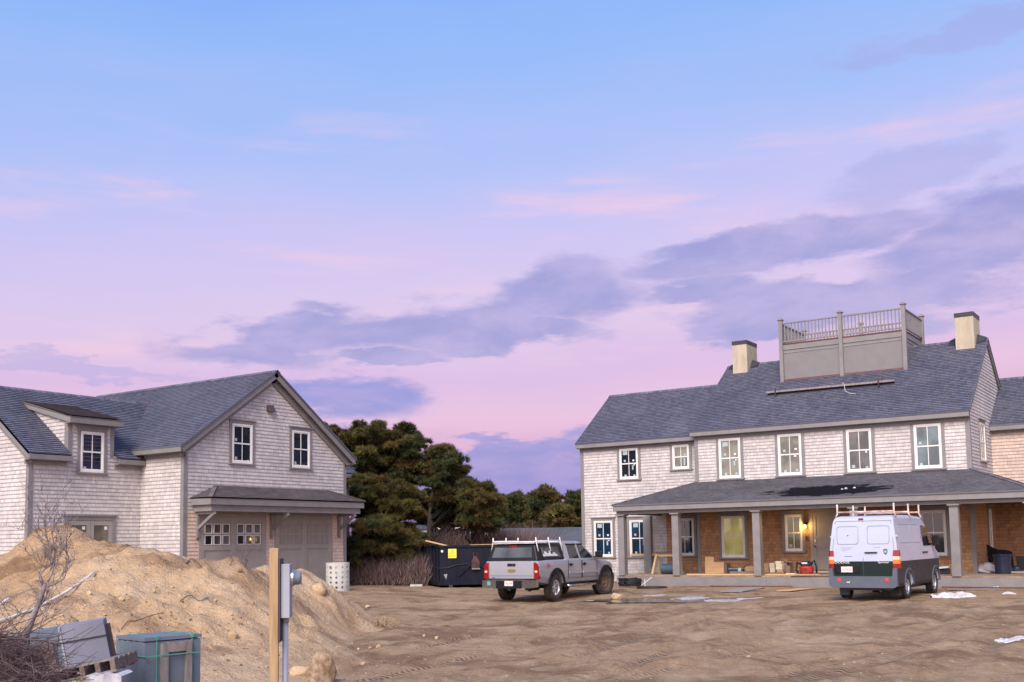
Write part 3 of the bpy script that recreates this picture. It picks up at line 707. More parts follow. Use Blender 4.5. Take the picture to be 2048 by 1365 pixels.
# dormer
dm = MB(); DY0, DY1, DZ = 20.70, 22.36, 6.30
dm.shingles([(WX+.004, DY0, 4.9), (WX+.004, DY1, 4.9), (WX+.004, DY1, DZ), (WX+.004, DY0, DZ)], Z_)
xt = -33.45; zt = wz(xt)
dm.shingles([(xt, DY0, zt), (WX, DY0, wz(WX)), (WX, DY0, DZ)], Z_); dm.shingles([(xt, DY1, zt), (WX, DY1, wz(WX)), (WX, DY1, DZ)][::-1], Z_)
dob = dm.build('dormer', wall_m, gar)
dr = MB(); q = [(-30.66, DY0-.17, 6.40), (-30.66, DY1+.19, 6.40), (xt-.15, DY1+.19, zt+.05), (xt-.15, DY0-.17, zt+.05)]
dr.shingles(q, Z_, lip=.02); dr.poly([(p[0], p[1], p[2]-.04) for p in q]); dr.build('dormer_roof', canopy_m, dob)
m = MB(); m.box(-30.72, -30.68, DY0-.15, DY1+.17, 6.17, 6.375); m.box(WX, -30.72, DY0-.15, DY1+.17, 6.16, 6.18)
m.beam((-30.7, DY0-.10, 6.365), (xt, DY0-.10, zt+.02), Z_, .07, .19); m.beam((-30.7, DY1+.12, 6.365), (xt, DY1+.12, zt+.02), Z_, .07, .19); m.build('dormer_fascia', trim_m, dob)
for y, sg in ((DY0, -1), (DY1, 1)):
    m = MB(); m.box(WX-.17, WX+.03, y-sg*.02, y+sg*.028, 5.2, 6.2); m.box(WX-.02, WX+.0305, y-sg*.12, y-sg*.0205, 5.15, 6.2); m.build('dormer_corner_board', trim_m, dob)
window(gar, (WX, 21.56, 4.62), Y_, X_, .86, 1.33, ((.2, .10, .10, .10, sticker_m),))
window(gar, (GX, 25.97, 5.02), Y_, X_, .92, 1.38, ((.2, .60, .09, .09, sticker_m), (.2, .13, .10, .10, sticker_m), (.8, .08, .08, .05, paper_m)))
window(gar, (GX, 28.82, 5.0), Y_, X_, .91, 1.38, ((.2, .13, .10, .10, sticker_m),))
# gable vent hood
m = MB(); m.hexa([(GX, 27.12, 6.96), (GX+.20, 27.12, 6.95), (GX+.20, 27.42, 6.95), (GX, 27.42, 6.96), (GX, 27.12, 7.2), (GX+.06, 27.12, 7.2), (GX+.06, 27.42, 7.2), (GX, 27.42, 7.2)])
m.build('vent_hood', simple('brown_vent', (.085, .06, .055), None, 5, .5), gar, bevel=.01)
# french door of the wing
m = MB(); y0, y1 = 20.72, 22.36
for a, b, c, d in ((y0-.14, y0, .5, 3.06), (y1, y1+.14, .5, 3.06), (y0-.14, y1+.14, 3.061, 3.19)): m.box(WX-.02, WX+.05, a, b, c, d)
m.box(WX-.02, WX+.09, y0-.19, y1+.19, 3.19, 3.235); fd = m.build('french_door', trim_m, gar)
for a, b in ((y0, 21.535), (21.545, y1)):
    m = MB(); s_ = .13
    m.box(WX, WX+.035, a, a+s_, .6, 3.05); m.box(WX, WX+.035, b-s_, b, .6, 3.05); m.box(WX, WX+.034, a+s_, b-s_, 2.9, 3.05); m.box(WX, WX+.034, a+s_, b-s_, .6, .95); lf = m.build('door_leaf', door_m, fd)
    m = MB(); m.box(WX, WX+.022, a+s_, b-s_, .95, 2.9); m.build('pane', glass('frosted_pane%d' % int(a*10), (.18, .165, .12)), fd)
    m = MB(); m.box(WX, WX+.026, (a+b)/2+.12, (a+b)/2+.22, 2.76, 2.86); m.build('sticker', paper_m, fd)
# carriage doors
def garage_door(y0, y1, glazed):
    z0, z1 = .62, 3.11; m = MB()
    for a, b, c, d in ((y0-.12, y0, z0, z1), (y1, y1+.12, z0, z1), (y0-.12, y1+.12, z1+.001, z1+.15)): m.box(GX-.05, GX+.05, a, b, c, d)
    m.box(GX, GX+.018, y0, y1, z0, z1)
    w = y1-y0; md = (y0+y1)/2; k = .028
    for a, b, c, d in ((y0, y0+.10, z0, z1), (y1-.10, y1, z0, z1), (md-.13, md+.13, z0, z1), (y0+.1, md-.13, z1-.14, z1), (md+.13, y1-.1, z1-.14, z1), (y0+.1, md-.13, 2.02, 2.18), (md+.13, y1-.1, 2.02, 2.18), (y0+.1, md-.13, z0, z0+.2), (md+.13, y1-.1, z0, z0+.2)):
        m.box(GX+.018, GX+.018+k, a, b, c, d)
    for c in (1.35,): m.box(GX+.018, GX+.022, y0, y1, c, c+.008)
    ob = m.build('garage_door', door_m, gar)
    for hb in (y0+.1, md+.13):
        hw = md-.13-y0-.1; cw = hw/3
        for i in range(3):
            for j in range(2):
                a = hb+i*cw; c = 2.20+j*.385; pw, ph = cw-.05, .33
                if glazed:
                    f = MB()
                    f.box(GX+.018, GX+.05, a+.03, a+.05, c, c+ph); f.box(GX+.018, GX+.05, a+.05+pw-.06, a+.07+pw-.06, c, c+ph); f.box(GX+.018, GX+.049, a+.05, a+pw-.01, c, c+.022); f.box(GX+.018, GX+.049, a+.05, a+pw-.01, c+ph-.022, c+ph)
                    fo = f.build('light_frame', white_m, ob)
                    f = MB(); f.box(GX+.018, GX+.026, a+.05, a+pw-.01, c+.022, c+ph-.022); f.build('pane', pane_mid if (i+2*j) % 5 else pane_dark, ob)
                else:
                    f = MB(); f.box(GX+.018, GX+.030, a+.03, a+pw+.01, c, c+ph); f.build('covered_light', simple('masked_pane', (.265, .232, .205), (.235, .208, .188), 3, .7) if 'masked_pane' not in bpy.data.materials else bpy.data.materials['masked_pane'], ob)
    return ob
garage_door(24.21, 26.97, True)['label'] = 'garage door with white-trimmed square lights'
garage_door(27.65, 30.36, False)['label'] = 'garage door with masked lights'
# canopy over the doors
cx1 = GX+1.0; cy0, cy1 = 23.76, 31.22; tw = .95
m = MB()
A, B, C_, D = (cx1+.04, cy0-.04, 3.76), (cx1+.04, cy1+.04, 3.76), (GX, cy1-.95, 4.20), (GX, cy0+1.06, 4.20)
m.shingles([A, B, C_, D], Z_, lip=.02); m.shingles([(GX, cy0-.04, 3.76), A, D], Z_, lip=.02); m.shingles([B, (GX, cy1+.04, 3.76), C_], Z_, lip=.02)
m.poly([(GX, cy0, 3.735), (GX, cy1, 3.735), (cx1+.03, cy1+.03, 3.735), (cx1+.03, cy0-.03, 3.735)])
for p, q in ((A, D), (B, C_)):
    p, q = np.array(p), np.array(q); d = q-p
    for i in range(9): m.obox(p+d*(i+.5)/9+V3(0, 0, .025), d, np.cross(d, Z_), Z_, .09, .07, .012)
cano = m.build('canopy', canopy_m, gar)
m = MB(); m.box(GX+.04, cx1, cy0, cy1, 3.52, 3.73); m.build('canopy_fascia', trim_m, cano)
m = MB(); m.box(GX+.04, cx1-.1, cy0+.11, cy1-.11, 3.31, 3.519); m.build('canopy_beam', trim_m, cano)
for y in (24.02, 27.34, 30.83):
    m = MB(); m.box(GX+.02, GX+.11, y-.05, y+.05, 2.46, 3.309); m.box(GX+.111, GX+.86, y-.048, y+.048, 3.22, 3.308)
    m.beam((GX+.09, y, 2.80), (GX+.88, y, 3.30), (-1, 0, 1), .085, .10); m.hexa([(GX+.03, y-.035, 2.40), (GX+.08, y-.035, 2.40), (GX+.08, y+.035, 2.40), (GX+.03, y+.035, 2.40), (GX+.02, y-.05, 2.459), (GX+.11, y-.05, 2.459), (GX+.11, y+.05, 2.459), (GX+.02, y+.05, 2.459)])
    m.build('bracket', trim_m, cano)
# ------------------------------------------------------------------ main house
HY, HX0, HX1, HYR, HZR = 40.48, -18.13, -7.665, 44.46, 9.68
hs = (HZR-6.48)/(HYR-40.18)
hz = lambda y: HZR-hs*abs(y-HYR)
LY, LX0, LYR = 40.95, -23.77, 43.95
lz = lambda y: 6.37+hs*(LYR-40.65)-hs*abs(y-LYR)
RY, RYR = 44.49, 47.25
rwz = lambda y: 6.27+.70*(RYR-44.19)-.70*abs(y-RYR)
FL = .775
hse = thing('shingled_house', 'two-storey gray shingled house with porch and roof deck, still being built', 'house', (-13, HY, .5))
w = MB(); zp = 3.62; yb = 2*HYR-HY; u = hz(HY)-.12
w.shingles([(HX0, HY, zp), (HX1, HY, zp), (HX1, HY, u), (HX0, HY, u)], Z_)
w.shingles([(HX0, HY, .4), (HX1, HY, .4), (HX1, HY, zp), (HX0, HY, zp)], Z_, mi=1)
w.shingles([(HX1, HY, zp), (HX1, yb, zp), (HX1, yb, u), (HX1, HYR, HZR-.12), (HX1, HY, u)], Z_)
w.shingles([(HX1, HY, .4), (HX1, RY, .4), (HX1, RY, zp), (HX1, HY, zp)], Z_, mi=1)
w.shingles([(HX0, HY, .4), (HX0, HY, u), (HX0, HYR, HZR-.12), (HX0, yb, u), (HX0, yb, .4)], Z_)
w.poly([(HX1, yb, .3), (HX0, yb, .3), (HX0, yb, u), (HX1, yb, u)])
# wing towards the pines
u2 = lz(LY)-.12; yb2 = 2*LYR-LY; xs = -19.75
w.shingles([(LX0, LY, .4), (xs, LY, .4), (xs, LY, u2), (LX0, LY, u2)], Z_)
w.shingles([(xs, LY, zp), (HX0+.3, LY, zp), (HX0+.3, LY, u2), (xs, LY, u2)], Z_)
w.shingles([(xs, LY, .4), (HX0+.3, LY, .4), (HX0+.3, LY, zp), (xs, LY, zp)], Z_, mi=1)
w.shingles([(LX0, LY, .4), (LX0, LY, u2), (LX0, LYR, lz(LYR)-.12), (LX0, yb2, u2), (LX0, yb2, .4)], Z_)
w.poly([(HX0, yb2, .3), (LX0, yb2, .3), (LX0, yb2, u2), (HX0, yb2, u2)])
# wing set back on the other side
u3 = rwz(RY)-.12; RX1 = 3.5
w.shingles([(HX1, RY, zp), (RX1, RY, zp), (RX1, RY, u3), (HX1, RY, u3)], Z_, mi=2)
w.shingles([(HX1, RY, .4), (RX1, RY, .4), (RX1, RY, zp), (HX1, RY, zp)], Z_, mi=1)
w.shingles([(RX1, RY, .3), (RX1, 2*RYR-RY, .3), (RX1, 2*RYR-RY, u3), (RX1, RYR, rwz(RYR)-.12), (RX1, RY, u3)], Z_)
w.build('wall', [wall_m, fresh_m, warm_m], hse)
r = MB()
def gable_roof(x0, x1, zf, yr, ye, m=r, caps=True):
    for sg in (-1, 1):
        e = yr+sg*(yr-ye); q = [(x0, e, zf(e)), (x1, e, zf(e)), (x1, yr, zf(yr)), (x0, yr, zf(yr))]
        m.shingles(q if sg < 0 else q[::-1], Z_, lip=.022); m.poly([(p[0], p[1], p[2]-.05) for p in q])
        m.beam((x0, e, zf(e)+.004), (x1, e, zf(e)+.004), Z_, .02, .05)
        for x in (x0+.012, x1-.012): m.beam((x, e, zf(e)+.018), (x, yr, zf(yr)+.018), Z_, .024, .055)
    if caps:
        for i in range(int((x1-x0)/.23)):
            for sg in (-1, 1): m.obox((x0+.12+i*.23, yr+sg*.07, zf(yr)-.03), X_, nrm((0, sg, -hs)), nrm((0, sg*hs, 1)), .13, .09, .011)
gable_roof(HX0-.10, HX1+.11, hz, HYR, 40.18); gable_roof(LX0-.13, HX0+.2, lz, LYR, 40.65); gable_roof(HX1-.5, RX1+.2, rwz, RYR, 44.19)
r.build('roof', roof_m, hse)
corner(hse, HX0, HY, -1, -1, .6, u-.25); corner(hse, HX1, HY, 1, -1, .6, u-.02); corner(hse, LX0, LY, -1, -1, .5, u2-.2)
def eave(x0, x1, zf, ye, yw, drop=.33):
    z = zf(ye); m = MB(); m.box(x0, x1, ye, ye+.04, z-.20, z-.045); m.box(x0+.06, x1-.06, yw-.05, yw+.02, z-drop, z-.19); m.box(x0, x1, ye+.041, yw, z-.215, z-.195)
    m.build('eave_fascia', trim_m, hse)
eave(HX0-.09, HX1+.07, hz, 40.18, HY); eave(LX0-.1, HX0-.13, lz, 40.65, LY); eave(HX1+.02, RX1+.2, rwz, 44.19, RY, .30)
for x, zf, yr, ye in ((HX1+.06, hz, HYR, 40.18), (HX0-.05, hz, HYR, 40.18), (LX0-.07, lz, LYR, 40.65)):
    for sg in (-1, 1):
        e = yr+sg*(yr-ye); MB().beam((x, e, zf(e)-.03), (x, yr, zf(yr)-.03), Z_, .06, .12).build('rake_board', trim_m, hse)
# windows
mainw = [(-16.645, .91, ST_A, pane_grey), (-14.185, .93, ST_B, pane_grey), (-11.53, .92, ST_C, pane_mid), (-9.08, .94, ST_D, pane_teal)]
for x, ww, st, g in mainw:
    ob = window(hse, (x, HY, 4.52), X_, -Y_, ww, 1.60, st, g, head=False, cap=False)
    for sg in (-1, 1): pass
window(hse, (-21.41, LY, 4.73), X_, -Y_, .88, 1.31, ST_A, pane_dark, head=False, cap=False); window(hse, (-18.985, LY, 5.03), X_, -Y_, .75, 1.01, ((.74, .6, .08, .08, sticker_m), (.7, .3, .07, .3, sticker_m)), pane_grey, head=False, cap=False)
window(hse, (-22.73, LY, 1.44), X_, -Y_, .91, 1.55, ST_A, pane_blue); window(hse, (-20.99, LY, 1.43), X_, -Y_, .93, 1.55, ST_A, pane_blue); window(hse, (-18.93, LY, 1.46), X_, -Y_, .86, 1.53, ((.6, .45, .12, .05, paper_m), (.75, .08, .09, .09, sticker_m)), pane_blue)
window(hse, (-16.61, HY, 1.38), X_, -Y_, .97, 1.64, (), pane_lit, label='window glowing yellow'); window(hse, (-14.155, HY, 1.60), X_, -Y_, .67, 1.41, ((.3, .15, .12, .12, sticker_m),), pane_dim); window(hse, (-9.03, HY, 1.40), X_, -Y_, .86, 1.62, (), pane_dark)
window(hse, (HX1, 42.63, 4.82), Y_, X_, .92, 1.40, (), pane_grey); window(hse, (HX1, 43.25, 1.62), Y_, X_, .55, 1.45, (), pane_dim)
# front door, lamp, bell plate
m = MB(); dx0, dx1 = -13.40, -12.42
for a, b, c, d in ((dx0-.12, dx0, .8, 3.08), (dx1, dx1+.12, .8, 3.08), (dx0-.12, dx1+.12, 3.081, 3.2)): m.box(a, b, HY-.045, HY+.02, c, d)
m.box(dx0, dx1, HY-.02, HY+.01, .9, 3.08)
for a, b, c, d in ((dx0, dx0+.12, .9, 3.08), (dx1-.12, dx1, .9, 3.08), (dx0+.12, dx1-.12, 2.93, 3.08), (dx0+.12, dx1-.12, .9, 1.12), (dx0+.12, dx1-.12, 2.1, 2.16), (dx0+.12, dx1-.12, 1.75, 1.90)): m.box(a, b, HY-.034, HY-.0195, c, d)
dob = m.build('front_door', door_m, hse)
m = MB(); m.lathe([(0, -.07), (.025, -.068), (.035, -.05), (.018, -.03), (.016, 0)], (dx0+.07, HY-.03, 1.78), (0, 1, 0), 14); m.build('door_knob', tar_m, dob, smooth=True)
m = MB(); m.box(dx0+.045, dx0+.095, HY-.045, HY-.034, 1.95, 2.05); m.build('door_sticker', paper_m, dob)
m = MB(); m.box(dx0, dx1, HY-.12, HY-.0, .80, .84); m.build('threshold', white_m, dob)
m = MB(); m.box(dx0-.02, dx1+.02, HY-.05, HY, .776, .80); m.build('threshold_flashing', copper_m, dob)
lx, lz_ = -13.67, 2.55
m = MB(); m.lathe([(0, 0), (.065, 0), (.065, .02), (.02, .03), (.02, .10), (.055, .11)], (lx, HY-.01, lz_+.10), (0, -1, 0), 16); m.lathe([(.012, 0), (.06, .02), (.075, .05)], (lx, HY-.115, lz_+.03), (0, 0, 1), 16); lamp = m.build('porch_lamp', tar_m, hse)
m = MB(); m.lathe([(0, .06), (.035, .05), (.05, .0), (.035, -.05), (0, -.06)], (lx, HY-.115, lz_-.02), (0, 0, 1), 14); m.build('lamp_bulb', lamp_m, lamp, smooth=True)
pl = bpy.data.lights.new('lamp_light', 'POINT'); pl.energy = 26; pl.color = (1., .55, .16); pl.shadow_soft_size = .05
plo = bpy.data.objects.new('lamp_light', pl); COL.objects.link(plo); plo.location = (lx, HY-.20, lz_-.02)
m = MB(); m.box(lx-.09, lx+.09, HY-.03, HY+.02, 2.0, 2.2); bp = m.build('bell_box', simple('rust_box', (.16, .07, .045), None, 6, .6), hse)
m = MB(); m.box(lx-.05, lx+.05, HY-.034, HY-.03, 2.04, 2.16); m.build('bell_plate', tar_m, bp)
# chimneys
for x0, x1, y0, top in ((-17.76, -17.11, 43.86, 10.66), (-8.63, -7.95, 43.86, 10.68)):
    m = MB(); m.box(x0, x1, y0, y0+1.2, 9.0, top-.17); ch = m.build('chimney', stucco_m, hse)
    m = MB(); m.box(x0-.012, x1+.012, y0-.012, y0+1.212, top-.17, top); m.build('chimney_cap', tar_m, ch)
    m = MB()
    for xx, sg in ((x0, -1), (x1, 1)):
        m.poly([(xx+sg*.002, y0+.25, hz(y0+.25)+.02), (xx+sg*.35, y0+.35, hz(y0+.35)+.035), (xx+sg*.35, HYR, HZR+.045), (xx+sg*.002, HYR, HZR+.2)])
    m.build('chimney_flashing', tar_m, ch)
# roof deck
DX0, DX1, DYF, DYB = -15.26, -10.32, 43.0, 45.92
m = MB(); m.box(DX0+.05, DX1-.05, DYF+.04, DYB-.04, 8.35, 10.12); base = m.build('roof_deck', panel_m, hse)
def ring(name, z0, z1, out, mat):
    m = MB(); m.box(DX0+.05-out, DX1-.05+out, DYF+.04-out, DYF+.04, z0, z1); m.box(DX1-.05, DX1-.05+out, DYF+.041, DYB-.041, z0, z1); m.box(DX0+.05-out, DX0+.05, DYF+.041, DYB-.041, z0, z1); m.box(DX0+.05-out, DX1-.05+out, DYB-.04, DYB-.04+out, z0, z1); m.build(name, mat, base)
ring('deck_band', 9.87, 10.10, .03, trim_m); ring('deck_molding', 9.73, 9.80, .018, trim_m); ring('deck_edge', 10.10, 10.14, .06, copper_m)
m = MB(); m.box(DX0-.0, DX1+.0, DYF+.0, DYF+.04, hz(DYF)-.02, hz(DYF)+.06); m.build('base_flashing', copper_m, base)
posts = [(DX0, DYF), (-12.79, DYF), (DX1, DYF), (DX0, DYB), (-12.79, DYB), (DX1, DYB)]
for px_, py_ in posts:
    zb = min(hz(py_-.07), hz(py_+.07))-.05
    m = MB(); m.box(px_-.075, px_+.075, py_-.075, py_+.075, zb, 11.12); ps = m.build('deck_post', trim_m, base)
    m = MB(); m.box(px_-.115, px_+.115, py_-.115, py_+.115, 11.12, 11.155); m.hexa([(px_-.095, py_-.095, 11.156), (px_+.095, py_-.095, 11.156), (px_+.095, py_+.095, 11.156), (px_-.095, py_+.095, 11.156), (px_-.03, py_-.03, 11.23), (px_+.03, py_-.03, 11.23), (px_+.03, py_+.03, 11.23), (px_-.03, py_+.03, 11.23)]); m.build('post_cap', trim_m, ps)
def railing(a, b):
    a, b = np.array(a, float), np.array(b, float); d = b-a; Lh = np.linalg.norm(d); d = d/Lh; m = MB()
    m.beam(a+d*.077+V3(0, 0, 11.0), b-d*.077+V3(0, 0, 11.0), Z_, .075, .05); m.beam(a+d*.077+V3(0, 0, 10.24), b-d*.077+V3(0, 0, 10.24), Z_, .06, .05)
    k = int((Lh-.2)/.138)
    for i in range(k):
        p = a+d*(.1+(i+.5)*(Lh-.2)/k); m.obox((p[0], p[1], 10.595), d, np.cross(Z_, d), Z_, .018, .018, .354)
    m.build('railing', trim_m, base)
P0 = lambda i: (posts[i][0], posts[i][1], 0)
for i, j in ((0, 1), (1, 2), (3, 4), (4, 5), (0, 3), (2, 5)): railing(P0(i), P0(j))
# porch
py0, pz0, pzt = 37.23, 3.50, 4.42; pxl, pxr = -20.27, -5.22
m = MB(); A, B, C_, D = (pxl, py0, pz0), (pxr, py0, pz0), (HX1, HY, pzt), (HX0, HY, pzt)
m.shingles([A, B, C_, D], Z_, lip=.018, u0=-20.27)
m.shingles([(pxl, LY, pz0), A, D, (HX0, LY, pzt)], Z_, lip=.018); m.shingles([B, (pxr, RY, pz0), (HX1, RY, pzt), C_], Z_, lip=.018)
for p, q in ((A, D), (B, C_)):
    p, q = np.array(p), np.array(q); d = q-p; n = 24
    for i in range(n): m.obox(p+d*(i+.5)/n+V3(0, 0, .02), nrm(d+V3(0, 0, .25)), np.cross(d, Z_), Z_, .095, .075, .012)
m.beam((pxl, py0, pz0+.01), (pxr, py0, pz0+.01), Z_, .03, .05)
pr = m.build('porch_roof', porch_roof_m, hse)
m = MB(); m.box(pxl+.03, pxr-.03, py0+.02, py0+.06, 3.27, 3.485); m.box(pxl+.03, pxl+.07, py0+.061, LY-.03, 3.27, 3.485); m.box(pxr-.07, pxr-.03, py0+.061, RY-.03, 3.27, 3.485); m.build('porch_fascia', trim_m, pr)
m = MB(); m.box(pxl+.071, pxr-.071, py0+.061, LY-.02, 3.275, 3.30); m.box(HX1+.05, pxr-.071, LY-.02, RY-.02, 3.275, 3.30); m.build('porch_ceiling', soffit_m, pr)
m = MB(); m.box(-20.20, -5.3, 37.45, 37.72, 3.135, 3.274); m.box(-20.20, -19.93, 37.721, LY-.03, 3.135, 3.274); m.box(-5.57, -5.3, 37.721, RY-.03, 3.135, 3.274); m.build('porch_beam', trim_m, pr)
for x, wd in ((-20.03, .135), (-17.71, .135), (-14.5, .135), (-10.97, .13), (-7.71, .14), (-5.43, .14)):
    m = MB(); m.box(x-wd, x+wd, 37.45, 37.72, FL+.001, 3.10); po = m.build('porch_post', trim_m, hse)
    m = MB(); m.box(x-wd-.05, x+wd+.05, 37.37, 37.79, 3.085, 3.134); m.build('post_cap', trim_m, po)
m = MB(); m.box(-20.72, -20.40+.02, LY-.22, LY-.03, FL+.001, 3.13); m.build('porch_post', trim_m, hse)
m = MB()
for i in range(24): y = 37.5+i*.145; m.box(-20.3, HX1 if y > HY-.1 else -3.5, y, y+.138, FL-.04, FL)
for i in range(24, 49): y = 37.5+i*.145; m.box(HX1+.02, -3.5, y, min(y+.138, RY-.02), FL-.04, FL)
fl = m.build('porch_floor', deckwood_m, hse)
m = MB(); m.box(-20.28, -14.3, 37.50, 37.54, .35, FL-.045); m.box(-14.294, -3.5, 37.502, 37.542, .35, FL-.045); m.box(-20.28, -20.24, 37.541, LY-.03, .35, FL-.045); m.build('porch_skirt', trim_m, hse)
m = MB(); m.box(-14.45, -14.2, 37.482, 37.499, .37, FL-.05); m.build('skirt_joint', trim_m, hse)
# footing under the wing
m = MB(); m.box(LX0+.03, -20.3, LY+.03, LY+.2, -.2, .72); m.build('foundation', concrete_m, hse)

# roof plank on its brackets
pk = thing('staging_plank', 'long weathered plank on roof brackets below the roof deck', 'plank', (-13, 42.1, hz(42.1)))
yk = 42.12
m = MB(); m.obox((-13.07, yk, hz(yk)+.10), X_, Y_, V3(0, .12, 1), 2.53, .15, .035); m.build('plank', greywood_m, pk)
for x in (-15.2, -11.1):
    m = MB(); m.box(x-.02, x+.02, yk-.20, yk+.17, hz(yk)+.02, hz(yk)+.066); m.box(x-.02, x+.02, yk-.235, yk-.20, hz(yk)-.1, hz(yk)+.22); m.beam((x, yk-.2, hz(yk-.2)+.03), (x, yk+.5, hz(yk+.5)+.03), V3(0, -hs, 1), .05, .012); m.build('roof_bracket', rustblue_m, pk)
rp = MB(); pts = [(-12.6, yk-.02, hz(yk)+.17), (-12.5, yk-.12, hz(yk)+.20), (-12.42, yk-.19, hz(yk)+.12), (-12.36, yk-.3, hz(yk-.3)+.07), (-12.15, yk-.45, hz(yk-.45)+.05), (-11.9, yk-.5, hz(yk-.5)+.05)]
solo(rp.tube(pts, .012, 6), 'rope', simple('pale_rope', (.55, .55, .56), None, 9, .8), 'short pale rope end hanging off the roof plank', 'rope', loc=pts[0])
# ------------------------------------------------------------------ vehicles (local: x forward from the rear axle, y to the left, z up)
def loft(stations, name, mats, parent, mat_of=None, smooth=False, bevel=0.):
    """stations: [(x, [(y, z) of the right half going from bottom to top])]; mirrored and skinned"""
    m = MB(); rings = []
    for x, half in stations:
        xs = x if hasattr(x, '__len__') else [x]*len(half)
        rings.append([(xs[i], -half[i][0], half[i][1]) for i in range(len(half))]+[(xs[i], half[i][0], half[i][1]) for i in range(len(half)-1, -1, -1)])
    n = len(rings[0]); base = 0
    for r_ in rings: m.v += r_
    for i in range(len(rings)-1):
        for j in range(n):
            k = (j+1) % n
            f = (i*n+j, (i+1)*n+j, (i+1)*n+k, i*n+k); m.f.append(f); m.uv += [(0, 0)]*4
            c = np.mean([m.v[q] for q in f], 0); m.mi.append(mat_of(c) if mat_of else 0)
    for i, rev in ((0, False), (len(rings)-1, True)):
        h = n//2
        for j in range(h-1):
            f = (i*n+j, i*n+j+1, i*n+n-2-j, i*n+n-1-j); f = f if not rev else f[::-1]
            m.f.append(f); m.uv += [(0, 0)]*4; c = np.mean([m.v[q] for q in f], 0); m.mi.append(mat_of(c) if mat_of else 0)
    return m.build(name, mats, parent, smooth=smooth, bevel=bevel, local=True)
def cyl_cutter(x, z, r_, y0, y1):
    m = MB(); m.tube([(x, y0, z), (x, y1, z)], r_, 28); return m.build('cutter', black_m, None)
def box_cutter(*a):
    m = MB(); m.box(*a); return m.build('cutter', black_m, None)
def wheel(par, x, y, R_, wdt, side, steer=0., rim='alloy', rim_m=None, tyre_m=None, rr=.60):
    """side -1: outer face towards -y"""
    ax = V3(math.sin(steer)*1., -math.cos(steer), 0)*(1 if side < 0 else -1); ax = nrm(ax)
    c = V3(x, y, R_); m = MB(); h = wdt/2; ri = R_*rr
    m.lathe([(ri, -h*.8), (R_*.80, -h), (R_*.95, -h*.92), (R_, -h*.6), (R_, h*.6), (R_*.95, h*.92), (R_*.80, h), (ri*1.04, h*.86), (ri, h*.6), (ri, -h*.8)], c, ax, 36)
    # tread blocks
    e1 = Z_; e2 = np.cross(ax, e1)
    for k in range(40):
        th = 2*math.pi*k/40; d = e1*math.cos(th)+e2*math.sin(th)
        for s_, o_ in ((-.33, 0), (.33, 0.5)):
            th2 = 2*math.pi*(k+o_)/40; d2 = e1*math.cos(th2)+e2*math.sin(th2); m.obox(c+ax*s_*wdt+d2*(R_+.002), ax, np.cross(d2, ax), d2, wdt*.13, .018, .009)
    tob = m.build('wheel', tyre_m or black_m, par, smooth=True, local=True)
    m = MB()
    m.lathe([(ri*.99, h*.62), (ri*1.02, h*.80), (ri*.95, h*.82), (ri*.90, h*.55), (ri*.88, -h*.5)], c, ax, 36)
    if rim == 'alloy':
        m.lathe([(0, h*.62), (ri*.20, h*.62), (ri*.24, h*.45), (ri*.24, h*.1)], c, ax, 20)
        for k in range(6):
            th = 2*math.pi*k/6+.3; d = e1*math.cos(th)+e2*math.sin(th); tn = np.cross(ax, d)
            m.hexa([c+d*ri*.18+tn*ri*.13+ax*h*.3, c+d*ri*.92+tn*ri*.17+ax*h*.4, c+d*ri*.92-tn*ri*.17+ax*h*.4, c+d*ri*.18-tn*ri*.13+ax*h*.3, c+d*ri*.18+tn*ri*.10+ax*h*.60, c+d*ri*.92+tn*ri*.13+ax*h*.66, c+d*ri*.92-tn*ri*.13+ax*h*.66, c+d*ri*.18-tn*ri*.10+ax*h*.60])
    else:
        m.lathe([(0, h*.60), (ri*.16, h*.60), (ri*.20, h*.38), (ri*.42, h*.34), (ri*.5, h*.52), (ri*.78, h*.56), (ri*.90, h*.42), (ri*.92, h*.2)], c, ax, 36)
        for k in range(10):
            th = 2*math.pi*k/10; d = e1*math.cos(th)+e2*math.sin(th)
            m.tube([c+d*ri*.30+ax*h*.33, c+d*ri*.30+ax*h*.46], ri*.04, 6)
    m.build('rim', rim_m or alu_m, tob, smooth=(rim != 'alloy'), local=True)
    m = MB(); m.lathe([(0, h*.05), (ri*.93, h*.05), (ri*.93, -h*.6)], c, ax, 28)
    if rim != 'alloy':
        for k in range(16):
            th = 2*math.pi*(k+.5)/16; d = e1*math.cos(th)+e2*math.sin(th); m.obox(c+d*ri*.66+ax*(h*.545), d, np.cross(ax, d), ax, ri*.085, ri*.045, .006)
    m.build('brake_drum', blackpl_m, tob, local=True)
    return tob
def arch(par, x, y0, y1, z, r0, r1, mat, a0=-.15, a1=math.pi+.15, n=18, name='wheel_arch_flare'):
    m = MB(); P = lambda r_, t_, y: (x+r_*math.cos(t_), y, z+r_*math.sin(t_))
    for i in range(n):
        t0, t1 = a0+(a1-a0)*i/n, a0+(a1-a0)*(i+1)/n
        m.hexa([P(r0, t0, y0), P(r0, t1, y0), P(r1, t1, y0), P(r1, t0, y0), P(r0, t0, y1), P(r0, t1, y1), P(r1, t1, y1), P(r1, t0, y1)])
    return m.build(name, mat, par, local=True)

